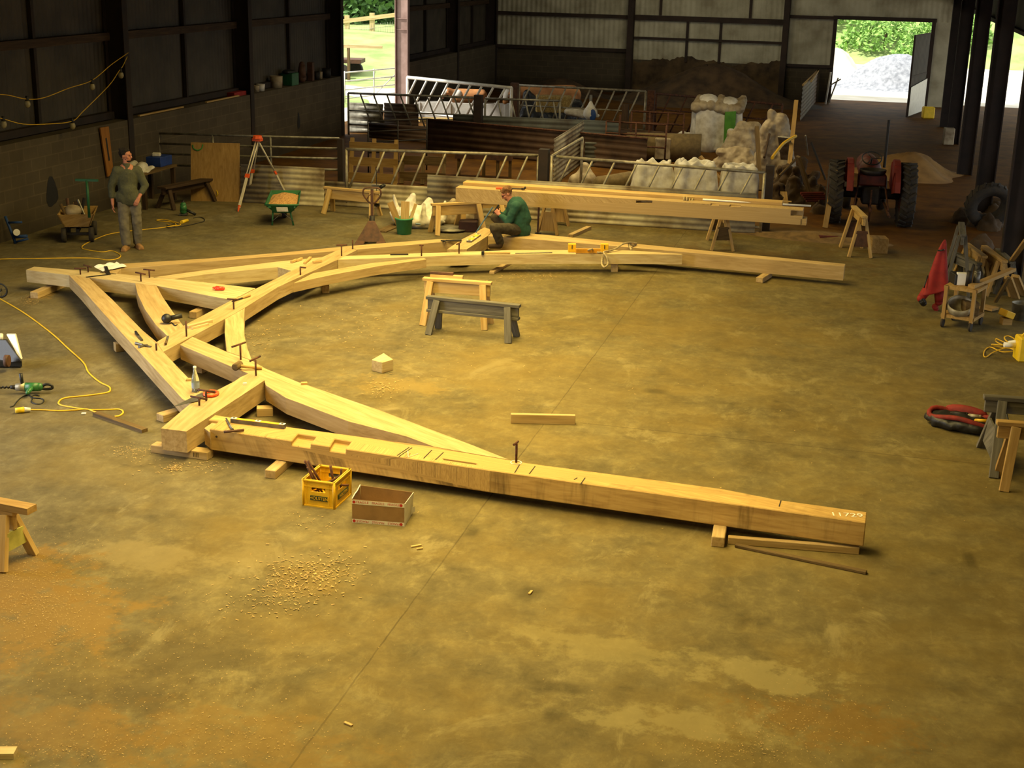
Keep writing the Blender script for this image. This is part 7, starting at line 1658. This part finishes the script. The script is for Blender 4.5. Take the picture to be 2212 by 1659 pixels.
# ================================================================== CATTLE
def cow(name, label, c, fx, L, H, headpose, mat, white):
    """c = ground point under the middle, fx = facing; L body length, H withers height"""
    fx = Vector(fx).normalized(); sy = Vector((-fx.y, fx.x, 0)); t = thing(name, label, 'cow', c)
    def K(a, s, z): return Vector(c)+fx*a*L+sy*s*L+up*z*H
    b = B()
    b.caps(K(-.4, 0, .74), K(.1, 0, .68), .2*L, .23*L, 18, flat=(up, .98)); b.caps(K(.1, 0, .68), K(.38, 0, .72), .23*L, .17*L, 18); b.caps(K(-.45, 0, .86), K(.32, 0, .88), .1*L, .1*L)
    b.caps(K(-.46, .1, .82), K(-.46, -.1, .82), .09*L, .09*L); b.caps(K(.3, 0, .5), K(.42, 0, .62), .1*L, .1*L)
    hp = [K(*q) for q in headpose]
    b.caps(K(.38, 0, .78), hp[0], .14*L, .1*L); b.caps(hp[0], hp[1], .095*L, .055*L); b.caps(hp[1]-up*.0, hp[1].lerp(hp[2], 1), .05*L, .052*L)
    for s in (-1, 1):
        b.caps(hp[0]+sy*s*.08*L, hp[0]+sy*s*.17*L-up*.03*L, .03*L, .035*L, flat=(up, .5))
        b.caps(K(.36, s*.1, .6), K(.37, s*.1, .3), .08*L, .04*L); b.caps(K(.37, s*.1, .3), K(.365, s*.1, .06), .036*L, .028*L); b.caps(K(.365, s*.1, .05), K(.38, s*.1, .03), .036*L, .034*L)
        b.caps(K(-.4, s*.1, .68), K(-.33, s*.11, .46), .12*L, .07*L); b.caps(K(-.33, s*.11, .46), K(-.44, s*.11, .28), .06*L, .038*L); b.caps(K(-.44, s*.11, .28), K(-.42, s*.11, .06), .034*L, .028*L); b.caps(K(-.42, s*.11, .05), K(-.4, s*.11, .03), .036*L, .034*L)
    b.caps(K(-.55, 0, .85), K(-.58, 0, .4), .025*L, .02*L); b.caps(K(-.58, 0, .4), K(-.58, 0, .3), .03*L, .02*L)
    remesh(b, 'body', M[mat], t, .03, 3)
    b = B(); b.caps(hp[0].lerp(hp[1], .25)+up*.01+fx*.02*L, hp[1]+fx*.01*L+up*.02, .088*L, .06*L); remesh(b, 'face_blaze', M['cowwhite'], t, .025, 2)
    b = B()
    for a, s, z, r_ in white: b.ball(K(a, s, z), r_*L, 12)
    if white: remesh(b, 'white_patch', M['cowwhite'], t, .03, 2)
    b = B(); b.ball(hp[2], .045*L, 10); b.obj('muzzle', M['skin'], t)
    b = B()
    for s in (-1, 1): b.ball(hp[0].lerp(hp[1], .3)+sy*s*.075*L+up*.02*L, .014*L, 8)
    b.obj('eye', M['black'], t)
    return t
def at(px, py, y): return WY(px, py, y)
c1 = at(1188, 222, 44.9); c1.z = 0
hz = ZA(1190, 188, c1)
cow('cow', 'large tan cow behind the rusty barrier putting its white face into the trough', c1, -VR*1.0-VF*.12, 1.72, hz/.98, [(.78, .03, .84), (.86, .14, .64), (.885, .18, .56)], 'cow', [])
c2 = at(1010, 222, 44.6); c2.z = 0; hz = ZA(1015, 193, c2)
cow('calf', 'smaller tan calf with white face and shoulder patch behind the bright barrier', c2, -VR*1.0-VF*.1, 1.1, hz/.97, [(.6, .1, .92), (.72, .24, .78), (.76, .28, .72)], 'cow', [(.3, .13, .82, .13)])
# ================================================================== LIGHT AND CAMERA
def area(name, loc, size, energy, col, rot=(0, 0, 0), spread=PI):
    l = bpy.data.lights.new(name, 'AREA'); l.shape = 'RECTANGLE'; l.size, l.size_y = size; l.energy = energy; l.color = col; l.spread = spread
    o = bpy.data.objects.new(name, l); COL.objects.link(o); o.location = loc; o.rotation_euler = rot; return o
warm = (1.0, .76, .27)
# roof lights over the working bays, then added fill lamps
area('roof_and_fill_light', (-4.0, 11.5, 6.6), (3.5, 8), 790, warm, (0, 0, 0), 2.3)
area('roof_and_fill_light', (-6.0, 17.5, 6.8), (4, 5), 850, warm, (0, 0, 0), 2.3)
area('roof_and_fill_light', (-6.5, 24.0, 6.8), (5, 3), 470, warm, (0, 0, 0), 2.3)
area('roof_and_fill_light', (-2.5, 3.5, 6.8), (4, 4), 330, warm, (0, 0, 0), 2.6)  # added fill near the camera, brightens the front faces of the timbers
area('roof_and_fill_light', (-6.5, 33.0, 6.8), (6, 4), 420, (1, .8, .42), (0, 0, 0), 2.3)  # added fill that lifts the dark pens, no known source there
area('roof_and_fill_light', (-6.0, 45.5, 6.8), (7, 4), 160, (1.0, .88, .58), (math.radians(38), 0, 0), 2.4)  # added fill, tilted to lighten the back wall
# daylight through the big doorway in the near part of the left wall
area('doorway_daylight', (XS+.25, 10.5, 2.3), (6.6, 4.2), 1000, (.96, .97, 1.0), (0, -PI/2, 0))
sun = bpy.data.lights.new('sun', 'SUN'); sun.energy = 7; sun.angle = .05; sun.color = (1, .95, .85)
so = bpy.data.objects.new('sun', sun); COL.objects.link(so); so.rotation_euler = Vector((.55, .3, -.78)).to_track_quat('-Z', 'Y').to_euler()
w = bpy.data.worlds.new('World'); S.world = w; w.use_nodes = True
bg = w.node_tree.nodes['Background']; bg.inputs[0].default_value = (.95, .97, .93, 1); bg.inputs[1].default_value = 1.7
cam = bpy.data.cameras.new('camera'); cam.sensor_fit = 'HORIZONTAL'; cam.sensor_width = 36; cam.lens = FPX/2212*36; cam.clip_start = .1; cam.clip_end = 400
co = bpy.data.objects.new('camera', cam); COL.objects.link(co)
m = Matrix((CR, CU, -CF)).transposed().to_4x4(); m.translation = Vector((0, 0, CH)); co.matrix_world = m
S.camera = co
S.view_settings.view_transform = 'Standard'; S.view_settings.look = 'None'; S.view_settings.exposure = 0; S.view_settings.gamma = 1
try:
    S.cycles.use_denoising = True; S.cycles.max_bounces = 6; S.cycles.diffuse_bounces = 4; S.cycles.sample_clamp_indirect = 4
except Exception: pass
